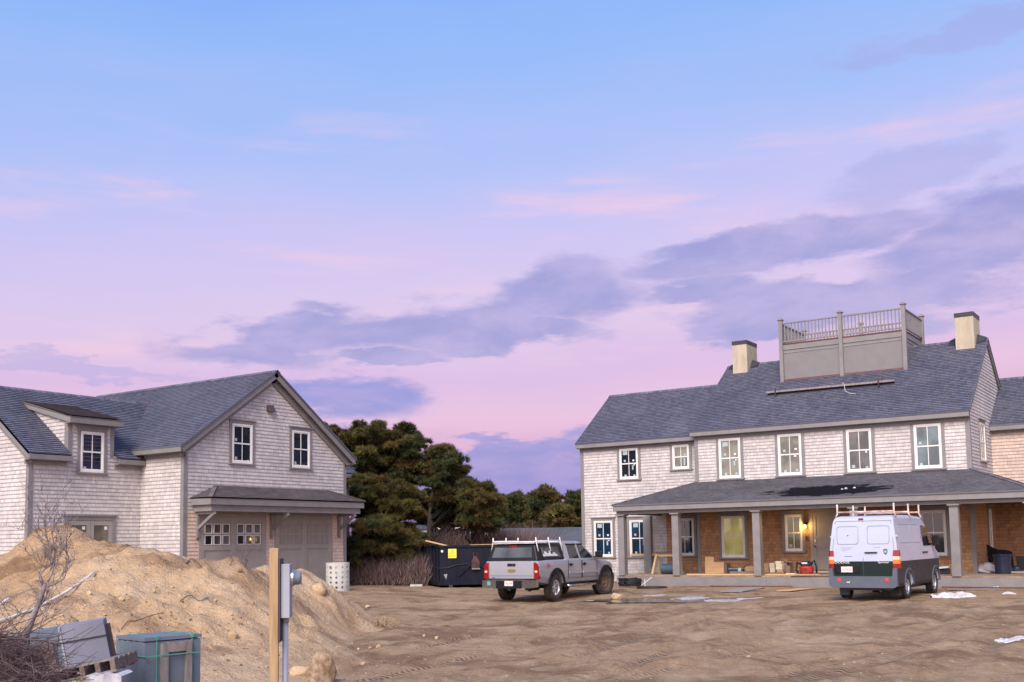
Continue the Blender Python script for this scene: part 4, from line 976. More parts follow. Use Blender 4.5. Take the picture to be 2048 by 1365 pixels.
# ---- pickup
TP = (-19.097, 29.417); TH = 1.631
trk = thing('pickup_truck', 'silver crew-cab pickup with black bed cap and white ladder rack, muddy wheels', 'pickup truck', (TP[0], TP[1], float(gz(*TP))+.045), TH)
half = lambda w_, top, bot=.50: [(w_*.80, bot), (w_*.93, bot+.04), (w_*.985, bot+.22), (w_, bot+.42), (w_*.985, top-.16), (w_*.955, top-.04), (w_*.90, top)]
st = [(-1.14, half(.985, 1.24, .62)), (-1.10, half(1.0, 1.27, .58)), (-.5, half(1.01, 1.285)), (.70, half(1.01, 1.285)), (.72, half(1.005, 1.29)), (1.8, half(1.01, 1.27)), (2.75, half(1.01, 1.24)), (3.1, half(1.0, 1.235)), (3.9, half(.99, 1.17)), (4.25, half(.95, 1.11)), (4.42, half(.88, 1.05, .58)), (4.47, half(.80, .98, .62))]
body = loft(st, 'body', silver_m, trk)
cut(body, [cyl_cutter(0, .46, .50, .62, 1.3), cyl_cutter(0, .46, .50, -1.3, -.62), cyl_cutter(3.645, .46, .51, .55, 1.3), cyl_cutter(3.645, .46, .51, -1.3, -.55), box_cutter(-2, 5, -.02, .02, -1, -.9)])
body.data.polygons.foreach_set('use_smooth', [False]*len(body.data.polygons))
bv = body.modifiers.new('b', 'BEVEL'); bv.width = .018; bv.segments = 2; bv.limit_method = 'ANGLE'; bv.angle_limit = rad(25)
# cab
def cabsec(x0, x1, zt, wb, wt, zb=1.22): return None
cab = MB()
zb, zt = 1.23, 1.875
low = [(.76, .965), (2.98, .955)]; top = [(.90, .735), (2.10, .735)]
CB = {'rb': V3(.74, -.955, zb), 'fb': V3(3.02, -.95, zb), 'rt': V3(.86, -.745, zt-.05), 'ft': V3(2.14, -.745, zt-.05), 'rtt': V3(.93, -.66, zt), 'ftt': V3(2.08, -.66, zt)}
mir = lambda p: V3(p[0], -p[1], p[2])
def cq(*k): cab.poly([CB[q] if q[0] != '_' else mir(CB[q[1:]]) for q in k])
cq('rb', 'fb', 'ft', 'rt'); cq('rt', 'ft', 'ftt', 'rtt'); cq('_fb', '_rb', '_rt', '_ft'); cq('_ft', '_rt', '_rtt', '_ftt'); cq('rtt', 'ftt', '_ftt', '_rtt')
cq('_rb', 'rb', 'rt', '_rt'); cq('_rt', 'rt', 'rtt', '_rtt'); cq('fb', '_fb', '_ft', 'ft'); cq('ft', '_ft', '_ftt', 'ftt'); cq('rb', '_rb', '_fb', 'fb')
cabo = cab.build('cab', silver_m, trk, local=True, bevel=.03, seg=3)
gl = glass('truck_glass', (.014, .020, .024))
def cabglass(pts2, nm='side_window'):
    """pts2 in (x, z) on both flanks of the cab"""
    for sg in (-1, 1):
        pl_ = lambda x, z: V3(x, sg*(.9525-(z-zb)/(zt-.05-zb)*(.9525-.745)+.006), z)
        q = [pl_(*p) for p in pts2]; nn = V3(0, sg*.94, .33)*.006; m = MB(); m.poly((q if sg < 0 else q[::-1])); m.poly([p-nn*2 for p in (q[::-1] if sg < 0 else q)])
        for i in range(len(q)): j = (i+1) % len(q); m.poly([q[i], q[j], q[j]-nn*2, q[i]-nn*2])
        m.build(nm, gl, cabo, local=True)
cabglass([(1.02, 1.30), (1.72, 1.30), (1.70, 1.755), (1.08, 1.755)]); cabglass([(1.86, 1.30), (2.74, 1.30), (2.20, 1.755), (1.84, 1.755)])
m = MB(); m.poly([V3(3.0+.01, -.86, 1.27), V3(3.0+.01, .86, 1.27), V3(2.19, .68, 1.80), V3(2.19, -.68, 1.80)]); m.build('windscreen', gl, cabo, local=True)
for sg in (-1, 1):    # rain deflectors over the side glass
    for a, b in ((1.05, 1.74), (1.84, 2.22)):
        yz = lambda z: sg*(.9525-(z-zb)/(zt-.05-zb)*(.9525-.745)+.012); MB().beam((a, yz(1.78), 1.785), (b, yz(1.78), 1.785), Z_, .03, .05).build('rain_visor', blackpl_m, cabo, local=True)
# doors: seams, handles, side molding
for sg in (-1, 1):
    for x0, x1 in ((.80, 1.77), (1.785, 2.92)):
        m = MB(); y = sg*1.008
        m.box(x0, x1, y-.006, y+.006, .66, .668); m.box(x0, x0+.009, y-.008, y+.008, .66, 1.24); m.box(x1-.009, x1, y-.008, y+.008, .66, 1.24)
        do = m.build('door_seam', blackpl_m, trk, local=True)
        m = MB(); m.box(x0+.08, x0+.30, sg*1.012-.018, sg*1.012+.018, 1.085, 1.125); m.lathe([(0, .01), (.05, .012), (.055, 0)], (x0+.17, sg*1.008, 1.105), (0, sg, 0), 14); m.build('door_handle', blackpl_m, trk, local=True)
        m = MB(); m.box(x0+.03, x1-.03, sg*1.02-.014, sg*1.02+.014, .80, .875); m.build('side_molding', silver_m, trk, local=True, bevel=.01)
    m = MB(); m.tube([(.72, sg*.99, .44), (.9, sg*1.06, .42), (2.6, sg*1.06, .42), (2.8, sg*.99, .44)], .05, 10); m.build('running_board', chrome_m, trk, local=True, smooth=True)
    m = MB(); m.obox((2.82, sg*1.13, 1.40), X_, Y_, Z_, .07, .13, .11); mo = m.build('mirror', blackpl_m, trk, local=True, bevel=.035)
    m = MB(); m.box(2.78, 2.86, sg*.94, sg*1.02, 1.30, 1.345); m.build('mirror_arm', blackpl_m, mo, local=True)
    arch(trk, 0, sg*.99, sg*1.028, .46, .49, .565, blackpl_m); arch(trk, 3.645, sg*.98, sg*1.02, .46, .50, .575, blackpl_m)
# tailgate
m = MB(); m.box(-1.165, -1.12, -.79, .79, .70, 1.25); tg = m.build('tailgate', silver_m, trk, local=True, bevel=.015)
m = MB(); m.box(-1.172, -1.166, -.76, .76, .80, .812); m.build('tailgate_crease', plgrey_m, tg, local=True)
m = MB(); m.box(-1.18, -1.16, -.16, .13, 1.10, 1.19); hd = m.build('tailgate_handle', blackpl_m, tg, local=True, bevel=.008)
m = MB(); m.box(-1.186, -1.18, -.08, -.045, 1.13, 1.17); m.build('latch', chrome_m, hd, local=True)
gold_m = simple('gold_emblem', (.42, .33, .12), None, 5, .3, metal=.7)
bow = [(-.145, -.038), (-.06, -.038), (-.06, -.052), (.05, -.052), (.055, -.038), (.125, -.038), (.145, .038), (.06, .038), (.06, .052), (-.05, .052), (-.055, .038), (-.125, .038)]
m = MB(); m.prism(bow, (-1.178, -.02, .965), (0, -1, 0), (0, 0, 1), -.012); m.build('emblem', gold_m, tg, local=True)
text_part('1500', .05, (-1.168, .66, .745), (0, -1, 0), (0, 0, 1), blackpl_m, tg)
# lamps
for sg in (-1, 1):
    prof = [(0, .70), (.13, .70), (.155, .78), (.155, 1.08), (.12, 1.18), (.05, 1.22), (0, 1.22)]
    m = MB(); y0 = sg*.83
    m.prism([(sg*p[0] if sg > 0 else p[0], p[1]) for p in prof] if sg > 0 else [(-p[0], p[1]) for p in prof][::-1], (-1.19, y0, 0), (0, 1, 0), (0, 0, 1), -.0 or .16); tl = m.build('tail_light', red_m, trk, local=True, bevel=.01)
    m = MB(); m.box(-1.196, -1.188, y0+sg*.035, y0+sg*.125, .91, .97); m.build('reversing_lens', clear_m, tl, local=True)
    m = MB(); m.box(4.20, 4.46, sg*.62, sg*.86, .82, .98); m.build('headlight', chrome_m, trk, local=True, bevel=.03)
text_part('Z71', .15, (-.55, -1.018, 1.10), (1, 0, 0), (0, 0, 1), simple('red_decal', (.42, .02, .02), None, 5, .5), trk, depth=.004)
# bumper, plate, hitch
m = MB(); bp_ = [(-.97, .46), (-.97, .67), (-.55, .70), (.55, .70), (.97, .67), (.97, .46), (.75, .43), (-.75, .43)]
m.prism(bp_, (-1.33, 0, 0), (0, 1, 0), (0, 0, 1), .17); bm_ = m.build('rear_bumper', chrome_m, trk, local=True, bevel=.02)
m = MB(); m.box(-1.35, -1.335, -.46, .46, .42, .66); m.box(-1.33, -1.16, -.95, .95, .701, .725); m.build('bumper_step', blackpl_m, bm_, local=True)
plate_m = simple('number_plate', (.72, .66, .64), None, 6, .5); platetxt_m = simple('plate_red', (.42, .16, .18), None, 6, .6)
m = MB(); m.box(-1.358, -1.351, -.17, .135, .50, .655); pt = m.build('number_plate', plate_m, bm_, local=True)
text_part('VRL 197', .075, (-1.359, -.017, .57), (0, -1, 0), (0, 0, 1), platetxt_m, bm_, width=.25); 
m = MB(); m.box(-1.337, -1.331, .66, .78, .52, .64); m.build('bumper_sticker', strap_m, bm_, local=True)
m = MB(); m.box(-1.32, -1.0, -.05, .05, .36, .43); m.build('hitch', black_m, trk, local=True)
m = MB(); m.tube([(-.85, -.52, .42), (-1.22, -.55, .40)], .035, 10); m.build('exhaust', tar_m, trk, local=True)
m = MB(); m.box(-1.0, 4.2, -.62, .62, .42, .66); m.tube([(0, -.7, .42), (0, .7, .42)], .05, 10); m.lathe([(0, -.12), (.12, -.09), (.16, 0), (.12, .09), (0, .12)], (0, 0, .42), (0, 1, 0), 16); m.tube([(-.6, -.35, .42), (-.1, -.35, .42)], .10, 10); m.build('chassis', tar_m, trk, local=True)
m = MB(); m.box(4.38, 4.56, -.90, .90, .50, .72); m.build('front_bumper', chrome_m, trk, local=True, bevel=.03)
steel_m = simple('muddy_steel_rim', (.15, .10, .062), (.10, .07, .045), 7, .8, .2, 30)
for y, sd in ((-.85, -1), (.85, 1)):
    wheel(trk, 0, y, .40, .27, sd, 0, 'alloy', alu_m, muddytyre_m, .60); wheel(trk, 3.645, y, .40, .27, sd, -.42, 'steel', steel_m, muddytyre_m, .62)
# bed cap
cp = MB(); a, b = -1.13, .70
def sec(x, w_, t_, z0=1.285, z1=1.80): return None
C8 = [(a, -.93, 1.275), (b, -.93, 1.285), (b, .93, 1.285), (a, .93, 1.275), (a+.16, -.76, 1.77), (b, -.76, 1.82), (b, .76, 1.82), (a+.16, .76, 1.77)]
cp.hexa(C8); cap = cp.build('bed_cap', blackpl_m, trk, local=True, bevel=.03)
m = MB(); q = [(a+.0, 0, 0)]
g_ = lambda v, s_: V3(a+.16*v-.012, s_*(.93-.17*v), 1.275+.495*v)
m.poly([g_(.20, .82), g_(.20, -.82), g_(.84, -.84), g_(.84, .84)]); capglass = glass('cap_rear_glass', (.085, .095, .10)); m.build('rear_glass', capglass, cap, local=True)
m = MB(); m.obox(V3(a+.14, 0, 1.725), X_, Y_, Z_, .02, .14, .022); m.build('brake_light', red_m, cap, local=True)
for sg in (-1, 1):
    g2 = lambda x, v: V3(x, sg*(.93-.17*v+.007), 1.28+.53*v)
    q = [g2(-.72, .18), g2(.48, .18), g2(.43, .78), g2(-.70, .78)]; m = MB(); m.poly(q if sg < 0 else q[::-1]); m.build('side_glass', capglass, cap, local=True)
    g3 = lambda x, v: V3(x, sg*(.93-.17*v+.012), 1.28+.53*v); m = MB()
    for k in range(7):
        x = -.62+k*.14; hgt = (.16, .30, .2, .34, .14, .22, .12)[k]
        m.obox(g3(x, .22+hgt/2), X_, nrm(V3(0, -sg*.17, .53)), Y_, .05+.02*(k % 3), hgt*.25, .003)
    m.build('stored_gear', whitebag_m if sg < 0 else paper_m, cap, local=True)
m = MB(); m.box(a+.14, b-.02, -.74, .74, 1.805, 1.835); m.build('snow_cover', snow_m, cap, local=True, bevel=.012)
rk = MB()
for x in (a+.20, -.12, .66):
    for sg in (-1, 1): rk.tube([(x+(.02 if x > 0 else 0), sg*.86, 1.56), (x, sg*.79, 1.86), (x-.01, sg*.78, 2.0)], .019, 8)
    rk.tube([(x, -.79, 1.865), (x, .79, 1.865)], .018, 8)
for sg in (-1, 1): rk.tube([(a+.16, sg*.78, 1.88), (.70, sg*.78, 1.90)], .018, 8)
rk.build('ladder_rack', white_m, trk, local=True, smooth=True)
m = MB(); m.tube([(2.6, .5, zt-.02), (2.55, .5, zt+.1)], .008, 5); m.build('aerial', tar_m, trk, local=True)

# ---- van
VP = (-8.78, 31.776); VH = 1.551
van = thing('work_van', 'white over dark green work van with roof rack, parked facing the porch', 'van', (VP[0], VP[1], float(gz(*VP))+.03), VH)
def vsec(T, wk=1.0, bot=.36):
    zs = [bot, .46, .74, 1.075, 1.085]+[1.085+(T-1.085)*k for k in (.3, .62, .84, .93, .975, 1.0)]
    def wz_(z): 
        if z < .46: return .90
        if z <= 1.2: return .965
        if z <= 2.2: return .965-.115*(z-1.2)/1.0
        return .85
    out = [(wz_(z)*wk, z) for z in zs]
    out[-3] = (out[-3][0]*.985, out[-3][1]); out[-2] = (out[-2][0]*.945, out[-2][1]); out[-1] = (out[-1][0]*.86, out[-1][1])
    return out
def rx(x, k): return [x]*5+[x+k*v for v in (.02, .05, .09, .11, .13, .16)]
vst = [(rx(-1.0, 1.), vsec(2.31)), (rx(-.96, 1.), vsec(2.335)), (-.55, vsec(2.36)), (1.0, vsec(2.375)), (2.05, vsec(2.345)), (2.35, vsec(2.22)), (2.75, vsec(1.83)), (3.10, vsec(1.47, .99)), (3.35, vsec(1.36, .975)), (3.68, vsec(1.24, .94)), (3.86, vsec(1.16, .86)), (3.93, vsec(1.11, .74, .42))]
def vmat(c):
    if c[2] < 1.08: return 2 if abs(c[1]) > .8 and c[0] > -.9 else 1
    return 0
vb = loft(vst, 'body', [vanwhite_m, vangreen_m, vangrey_m], van, vmat)
cut(vb, [cyl_cutter(x, .40, .43, y0, y1) for x in (0, 3.0) for y0, y1 in ((.55, 1.3), (-1.3, -.55))])
bv = vb.modifiers.new('b', 'BEVEL'); bv.width = .03; bv.segments = 3; bv.limit_method = 'ANGLE'; bv.angle_limit = rad(32)
rear = lambda y, z, d=0.: V3(-1.0+float(np.interp(z, [1.085, 1.4525, 1.8445, 2.114, 2.224, 2.279, 2.31], [0, .02, .05, .09, .11, .13, .16]))-d, y, z)
def rear_bar(mb, y0, y1, z0, z1, d):     # a strip lying on the raked rear
    mb.hexa([rear(y0, z0, -.01), rear(y1, z0, -.01), rear(y1, z1, -.01), rear(y0, z1, -.01), rear(y0, z0, d), rear(y1, z0, d), rear(y1, z1, d), rear(y0, z1, d)])
seam_m = simple('panel_seam', (.045, .05, .065), None, 5, .6)
for sg, nm in ((1, 'left'), (-1, 'right')):
    w_ = lambda z: (.88 if z < 1.2 else .88-.10*(z-1.2))
    m = MB(); y0 = sg*.01
    for z0, z1 in ((.62, 1.08), (1.09, 1.65), (1.65, 2.20)):
        ya, yb_ = sg*w_(z0), sg*w_(z1)
        m.hexa([rear(ya-.005, z0, -.01), rear(ya+.005, z0, -.01), rear(yb_+.005, z1, -.01), rear(yb_-.005, z1, -.01), rear(ya-.005, z0, .004), rear(ya+.005, z0, .004), rear(yb_+.005, z1, .004), rear(yb_-.005, z1, .004)])
    rear_bar(m, min(0, sg*.78), max(0, sg*.78), 2.20, 2.21, .004)
    if sg > 0: rear_bar(m, -.005, .005, .62, 1.08, .004); rear_bar(m, -.005, .005, 1.09, 2.2, .004)
    ds = m.build('rear_door', seam_m, van, local=True)
    # pressed window panel: rounded outline
    cy, hw, z0, z1 = sg*.43, .30, 1.56, 2.06; pts = []
    for (qx, qz, a0) in ((hw-.07, z1-.07, 0), (-hw+.07, z1-.07, 90), (-hw+.07, z0+.07, 180), (hw-.07, z0+.07, 270)):
        for k in range(5): an = rad(a0+k*22.5); pts.append(rear(cy+qx+.07*math.cos(an), qz+.07*math.sin(an), .003))
    pts.append(pts[0]); m = MB(); m.tube(pts, .009, 6, caps=False); m.build('pressed_panel', simple('van_panel_edge', (.27, .29, .37), None, 3, .4) if 'van_panel_edge' not in bpy.data.materials else bpy.data.materials['van_panel_edge'], ds, local=True, smooth=True)
    m = MB()
    for z in (1.75,): m.box(-1.0+.08, -.86, sg*.865, sg*.95, z, z+.05)
    m.build('door_hinge', vanwhite_m, ds, local=True, bevel=.008)
    # lamp cluster
    for nm2, z0, z1, mm in (('tail_light', 1.21, 1.38, red_m), ('tail_light', 1.12, 1.209, clear_m), ('tail_light', 1.01, 1.119, amber_m), ('tail_light', .88, 1.009, red_m)):
        m = MB(); plan = [(-1.035, .825), (-1.03, .93), (-.985, .985), (-.87, 1.0), (-.85, .93), (-.95, .825)]
        k_ = .86 if z1 > 1.35 else 1.
        lo = [(x_, sg*y_, z0) for x_, y_ in plan]; hi = [(-.93+(x_+.93)*(.72 if k_ < 1 else 1.), sg*(.90+(y_-.90)*k_), z1) for x_, y_ in plan]
        m.poly(lo[::-1] if sg > 0 else lo); m.poly(hi if sg > 0 else hi[::-1])
        for q in range(6): a_, b_ = q, (q+1) % 6; m.poly([lo[a_], lo[b_], hi[b_], hi[a_]])
        m.build(nm2, mm, van, local=True)
    m = MB(); m.lathe([(0, .012), (.055, .010), (.065, 0)], (-1.14, sg*.66, .55), (-1, 0, 0), 18); m.build('bumper_reflector', simple('faded_red', (.45, .06, .07), None, 4, .4) if 'faded_red' not in bpy.data.materials else bpy.data.materials['faded_red'], van, local=True)
    m = MB(); m.box(-.50, -.485, sg*.58, sg*.86, .10, .44); m.build('mud_flap', black_m if sg < 0 else navy_m, van, local=True)
    arch(van, 0, sg*.955, sg*.985, .40, .425, .475, plgrey_m, .0, math.pi, 18); arch(van, 3.0, sg*.945, sg*.985, .40, .425, .475, plgrey_m, .0, math.pi, 18)
    # flank: pressed panels, door window, mirror
    fl_ = lambda x, z, d=.003: V3(x, sg*((.965 if z < 1.2 else .965-.115*(z-1.2))+d), z)
    for x0, x1 in ((-.62, .55), (.68, 1.55)):
        ps_ = [fl_(x0, 1.58), fl_(x1, 1.58), fl_(x1, 2.10), fl_(x0, 2.10), fl_(x0, 1.58)]; m = MB(); m.tube(ps_, .006, 6); m.build('pressed_panel', bpy.data.materials['van_panel_edge'], van, local=True)
    q = [fl_(1.80, 1.47, .004), fl_(2.92, 1.47, .004), fl_(2.42, 2.05, .004), fl_(1.80, 2.08, .004)]; m = MB(); m.poly(q if sg < 0 else q[::-1]); m.build('cab_window', gl, van, local=True)
    m = MB(); m.obox(fl_(2.72, 1.62, .16), X_, Y_, Z_, .06, .09, .17); mo = m.build('mirror', blackpl_m, van, local=True, bevel=.03)
    m = MB(); m.obox(fl_(2.72, 1.52, .05), X_, Y_, Z_, .03, .06, .03); m.build('mirror_arm', blackpl_m, mo, local=True)
    for x in (1.72, 2.02): m = MB(); m.obox(fl_(x, 1.28, .012), X_, Y_, Z_, .09, .016, .022); m.build('door_handle', blackpl_m, van, local=True, bevel=.005)
    m = MB()
    for x in (1.66, 1.79): m.obox(fl_(x, 1.62, .001), X_, Y_, Z_, .004, .003, .50)
    for x in (.61, 1.66): m.obox(fl_(x, .85, .001), X_, Y_, Z_, .004, .004, .22)
    m.build('door_seam', seam_m, van, local=True)
    m = MB(); m.box(3.80, 3.95, sg*.5, sg*.78, .85, 1.05); m.build('headlight', chrome_m, van, local=True, bevel=.03)
m = MB(); m.prism([(-.95, .40), (-.95, .88), (-.84, .88), (-.82, .66), (.82, .66), (.84, .88), (.95, .88), (.95, .40), (.85, .34), (-.85, .34)], (-1.14, 0, 0), (0, 1, 0), (0, 0, 1), .16); vbm = m.build('rear_bumper', plgrey_m, van, local=True, bevel=.03)
m = MB(); m.prism([(-.05, 0), (-.03, -.02), (0, -.012), (.03, -.03), (.055, .03), (.01, .005), (-.02, .01)], (-1.15, .40, .50), (0, -1, 0), (0, 0, 1), -.004); m.build('paint_scrape', paper_m, vbm, local=True)
m = MB(); m.box(-.90, 3.7, -.70, .70, .26, .5); m.tube([(0, -.6, .34), (0, .6, .34)], .06, 10); m.tube([(-1.0, -.45, .26), (-.3, -.45, .28)], .04, 8); m.build('chassis', tar_m, van, local=True)
m = MB(); m.box(-1.035, -1.0, .12, .78, .74, .985); pb = m.build('plate_panel', blackpl_m, van, local=True, bevel=.02)
m = MB(); m.box(-1.043, -1.036, .30, .62, .77, .93); m.build('number_plate', plate_m, pb, local=True); text_part('1GL R 96', .08, (-1.0435, .46, .845), (0, -1, 0), (0, 0, 1), platetxt_m, van, width=.26)
m = MB(); m.box(-1.03, -1.0, -.40, -.05, 1.30, 1.335); m.build('rear_handle', blackpl_m, van, local=True, bevel=.006)
text_part('DODGE', .085, (-1.006, .60, 1.045), (0, -1, 0), (0, 0, 1), white_m, van, width=.42, depth=.004); text_part('Sprinter', .075, (-1.006, -.56, 1.045), (0, -1, 0), (0, 0, 1), white_m, van, width=.31, depth=.004)
dec_m = simple('faded_navy_decal', (.16, .17, .42), None, 6, .6); grey_dec = simple('faded_grey_decal', (.22, .23, .29), None, 6, .6); badge_m = simple('badge_grey_green', (.09, .14, .17), None, 8, .5); badge2_m = simple('badge_pale', (.40, .46, .50), None, 8, .5)
m = MB(); rear_bar(m, .30, .54, 1.205, 1.223, .003); m.build('decal', dec_m, van, local=True)
for zz, a, b in ((1.455, .28, .62), (1.415, .34, .60), (1.375, .48, .60)):
    m = MB(); rear_bar(m, a, b, zz, zz+.010, .003); m.build('decal', grey_dec, van, local=True)
m = MB(); rear_bar(m, -.48, -.30, 1.455, 1.465, .003); m.build('decal', grey_dec, van, local=True)
shield = [(-.055, .07), (0, .085), (.055, .07), (.06, 0), (.035, -.065), (0, -.09), (-.035, -.065), (-.06, 0)]
m = MB(); ey_ = nrm(rear(0, 1.6)-rear(0, 1.1)); m.prism(shield, rear(-.62, 1.34, .003), (0, -1, 0), ey_, -.003); sh = m.build('badge', badge_m, van, local=True)
m = MB(); m.prism([(p[0]*.6, p[1]*.35) for p in shield], rear(-.62, 1.34, .0065), (0, -1, 0), ey_, -.002); m.build('badge_face', badge2_m, sh, local=True)
m = MB(); rear_bar(m, -.02-.0, .12, 2.235, 2.285, .02); m.build('brake_light', red_m, van, local=True); m = MB(); rear_bar(m, -.52, -.28, 2.245, 2.27, .004); m.build('roof_decal', simple('peach_decal', (.72, .42, .34), None, 6, .6), van, local=True)
m = MB(); m.lathe([(0, .006), (.018, .006), (.02, 0)], rear(.42, 1.80, 0), (-1, 0, 0), 12); m.build('lock', seam_m, van, local=True)
m = MB(); m.poly([V3(2.42, .74, 2.17), V3(2.42, -.74, 2.17), V3(3.08, -.84, 1.50), V3(3.08, .84, 1.50)][::-1]); m.build('windscreen', gl, van, local=True)
rk = MB()
for x in (-.62, .85, 2.0):
    rk.tube([(x, -.80, 2.47), (x, .80, 2.47)], .026, 8)
    for sg in (-1, 1): rk.tube([(x, sg*.86, 2.30), (x, sg*.80, 2.44), (x, sg*.80, 2.70)], .026, 8)
rk.build('roof_rack', simple('worn_white_tube', (.62, .58, .58), (.40, .22, .16), 5, .4), van, local=True, smooth=True)
dusty_m = simple('dusty_tyre', (.035, .032, .030), (.018, .017, .017), 6, .85, .2, 30)
for x in (0, 3.0):
    for sg in (-1, 1): wheel(van, x, sg*.82, .345, .22, sg, 0, 'steel', alu_m, dusty_m, .62)
# ------------------------------------------------------------------ dumpster
def ground_pt(px, py, lo=8., hi=80.):
    """where the sight line through a photo pixel meets the bare ground"""
    d = np.arange(lo, hi, .05); P_ = EYE+d[:, None]*(CR*(px-1024)/FPX-CU*(py-682.5-SHY)/FPX+CF); k = np.nonzero(P_[:, 2] <= g0(P_[:, 0], P_[:, 1]))[0]; p = P_[int(k[0]) if len(k) else -1]
    return np.array([p[0], p[1], float(gz(p[0], p[1]))])
N = survey(880, 1184, 42.); F2 = V3(-math.sin(YAW), math.cos(YAW), 0); R2 = V3(math.cos(YAW), math.sin(YAW), 0)
aa = rad(16); DE = R2*math.cos(aa)+F2*math.sin(aa); DP = -R2*math.sin(aa)+F2*math.cos(aa)
gzN = float(gz(N[0], N[1])); N[2] = gzN
dmp = thing('dumpster', 'dark navy roll-off dumpster with yellow warning sign and pickup hook', 'dumpster', N)
def dp(e, p, z): return N+DE*e+DP*p+V3(0, 0, z)
dw, dl, dz0, dz1 = 2.45, 3.6, .12, 1.56
def dbox(mb, e0, e1, p0, p1, z0, z1): return mb.hexa([dp(e0, p0, z0), dp(e1, p0, z0), dp(e1, p1, z0), dp(e0, p1, z0), dp(e0, p0, z1), dp(e1, p0, z1), dp(e1, p1, z1), dp(e0, p1, z1)])
m = MB(); dbox(m, 0, dw, 0, .06, dz0, dz1); dbox(m, 0, .06, .061, dl, dz0, dz1); dbox(m, dw-.06, dw, .061, dl, dz0, dz1); dbox(m, .061, dw-.061, dl-.06, dl, dz0, dz1); dbox(m, .061, dw-.061, .061, dl-.061, dz0, dz0+.1)
bin_ = m.build('bin', bluebox_m, dmp)
m = MB(); dbox(m, -.05, dw+.05, -.05, .05, dz1, dz1+.08); dbox(m, -.05, .05, .051, dl, dz1, dz1+.08); dbox(m, dw-.05, dw+.05, .051, dl, dz1, dz1+.08); dbox(m, -.05, .05, -.03, dl, dz0-.03, dz0+.10); dbox(m, .051, dw+.05, -.05, .0, dz0-.03, dz0+.12); m.build('rim', bluebox_m, dmp)
for i in range(6): m = MB(); p = .25+i*.62; dbox(m, -.07, 0, p, p+.12, dz0+.1, dz1); m.build('rib', bluebox_m, dmp)
for e in (.35, dw-.5):
    m = MB(); dbox(m, e, e+.14, .2, dl-.1, 0, dz0-.031); m.hexa([dp(e, -.08, -.02), dp(e+.14, -.08, -.02), dp(e+.14, .19, -.02), dp(e, .19, -.02), dp(e, -.06, .10), dp(e+.14, -.06, .10), dp(e+.14, .19, .089), dp(e, .19, .089)]); m.build('skid', tar_m, dmp)
hk = 1.42
for s_ in (-1, 1):
    m = MB(); a_, b_ = dp(hk+s_*.14, -.07, .92), dp(hk+s_*.72, -.07, .44); m.beam(a_, b_, DP*-1, .09, .06); m.beam(b_, dp(hk+s_*.72, -.07, .1), DP*-1, .09, .06); m.build('brace', bluebox_m, dmp)
m = MB(); dbox(m, hk-.16, hk+.16, -.10, -.001, .72, .98); m.hexa([dp(hk-.16, -.1, .98), dp(hk+.16, -.1, .98), dp(hk+.16, -.001, .98), dp(hk-.16, -.001, .98), dp(hk-.05, -.05, 1.2), dp(hk+.05, -.05, 1.2), dp(hk+.05, -.001, 1.2), dp(hk-.05, -.001, 1.2)]); hp = m.build('hook_plate', rustblue_m, dmp)
m = MB(); m.tube([dp(hk-.16, -.13, .70), dp(hk+.16, -.13, .70)], .028, 8); m.build('hook_bar', greywood_m, hp)
for e in (-.08, .06): m = MB(); dbox(m, hk+e, hk+e+.03, -.03, -.001, 1.0, 1.36); m.build('hook_guide', rustblue_m, hp)
m = MB(); dbox(m, .34, .67, -.022, -.001, 1.14, 1.50); sg = m.build('sign', yellow_m, dmp)
ink = simple('sign_ink', (.12, .12, .04), None, 6, .6)
for s_, z in (('DO', 1.425), ('NOT', 1.325), ('BLOCK', 1.225)): text_part(s_, .095, dp(.505, -.0225, z), DE, Z_, ink, sg, local=False, width={'DO': .12, 'NOT': .18, 'BLOCK': .26}[s_])
m = MB(); m.lathe([(0, .01), (.045, .008), (.05, 0)], dp(.10, -.002, 1.41), -DP, 16); m.build('reflector', white_m, dmp)
for e in (dw-.28,): m = MB(); dbox(m, e, e+.09, -.02, -.001, 1.22, 1.33); m.build('reflector', white_m, dmp)
m = MB(); m.poly([dp(.15, -.003, .52), dp(.30, -.003, .52), dp(.25, -.003, .32)][::-1]); m.build('paint_chip', simple('chipped_primer', (.30, .31, .33), None, 8, .8), dmp)
m = MB(); m.tube([dp(-.06, 1.6, .80), dp(-.03, -.03, .76), dp(.3, -.04, .76), dp(.6, -.03, .86), dp(1.0, -.03, .90), dp(1.3, -.04, .9)], .014, 6); m.build('cable', tar_m, dmp)
b0 = dp(.10, .5, 1.50); m = MB(); m.beam(dp(-.35, .9, 1.86), dp(.55, .25, 1.60), Z_, .14, .04); solo(m, 'scrap_board', lumber_m, 'pale scrap board sticking out over the dumpster rim', 'board', loc=dp(.1, .6, 1.6))
m = MB(); m.beam(dp(1.3, .3, 1.66), dp(2.4, .35, 1.665), Z_, .2, .03); solo(m, 'scrap_board', lumber_m, 'thin board lying flat along the dumpster rim', 'board', loc=dp(1.8, .3, 1.63))

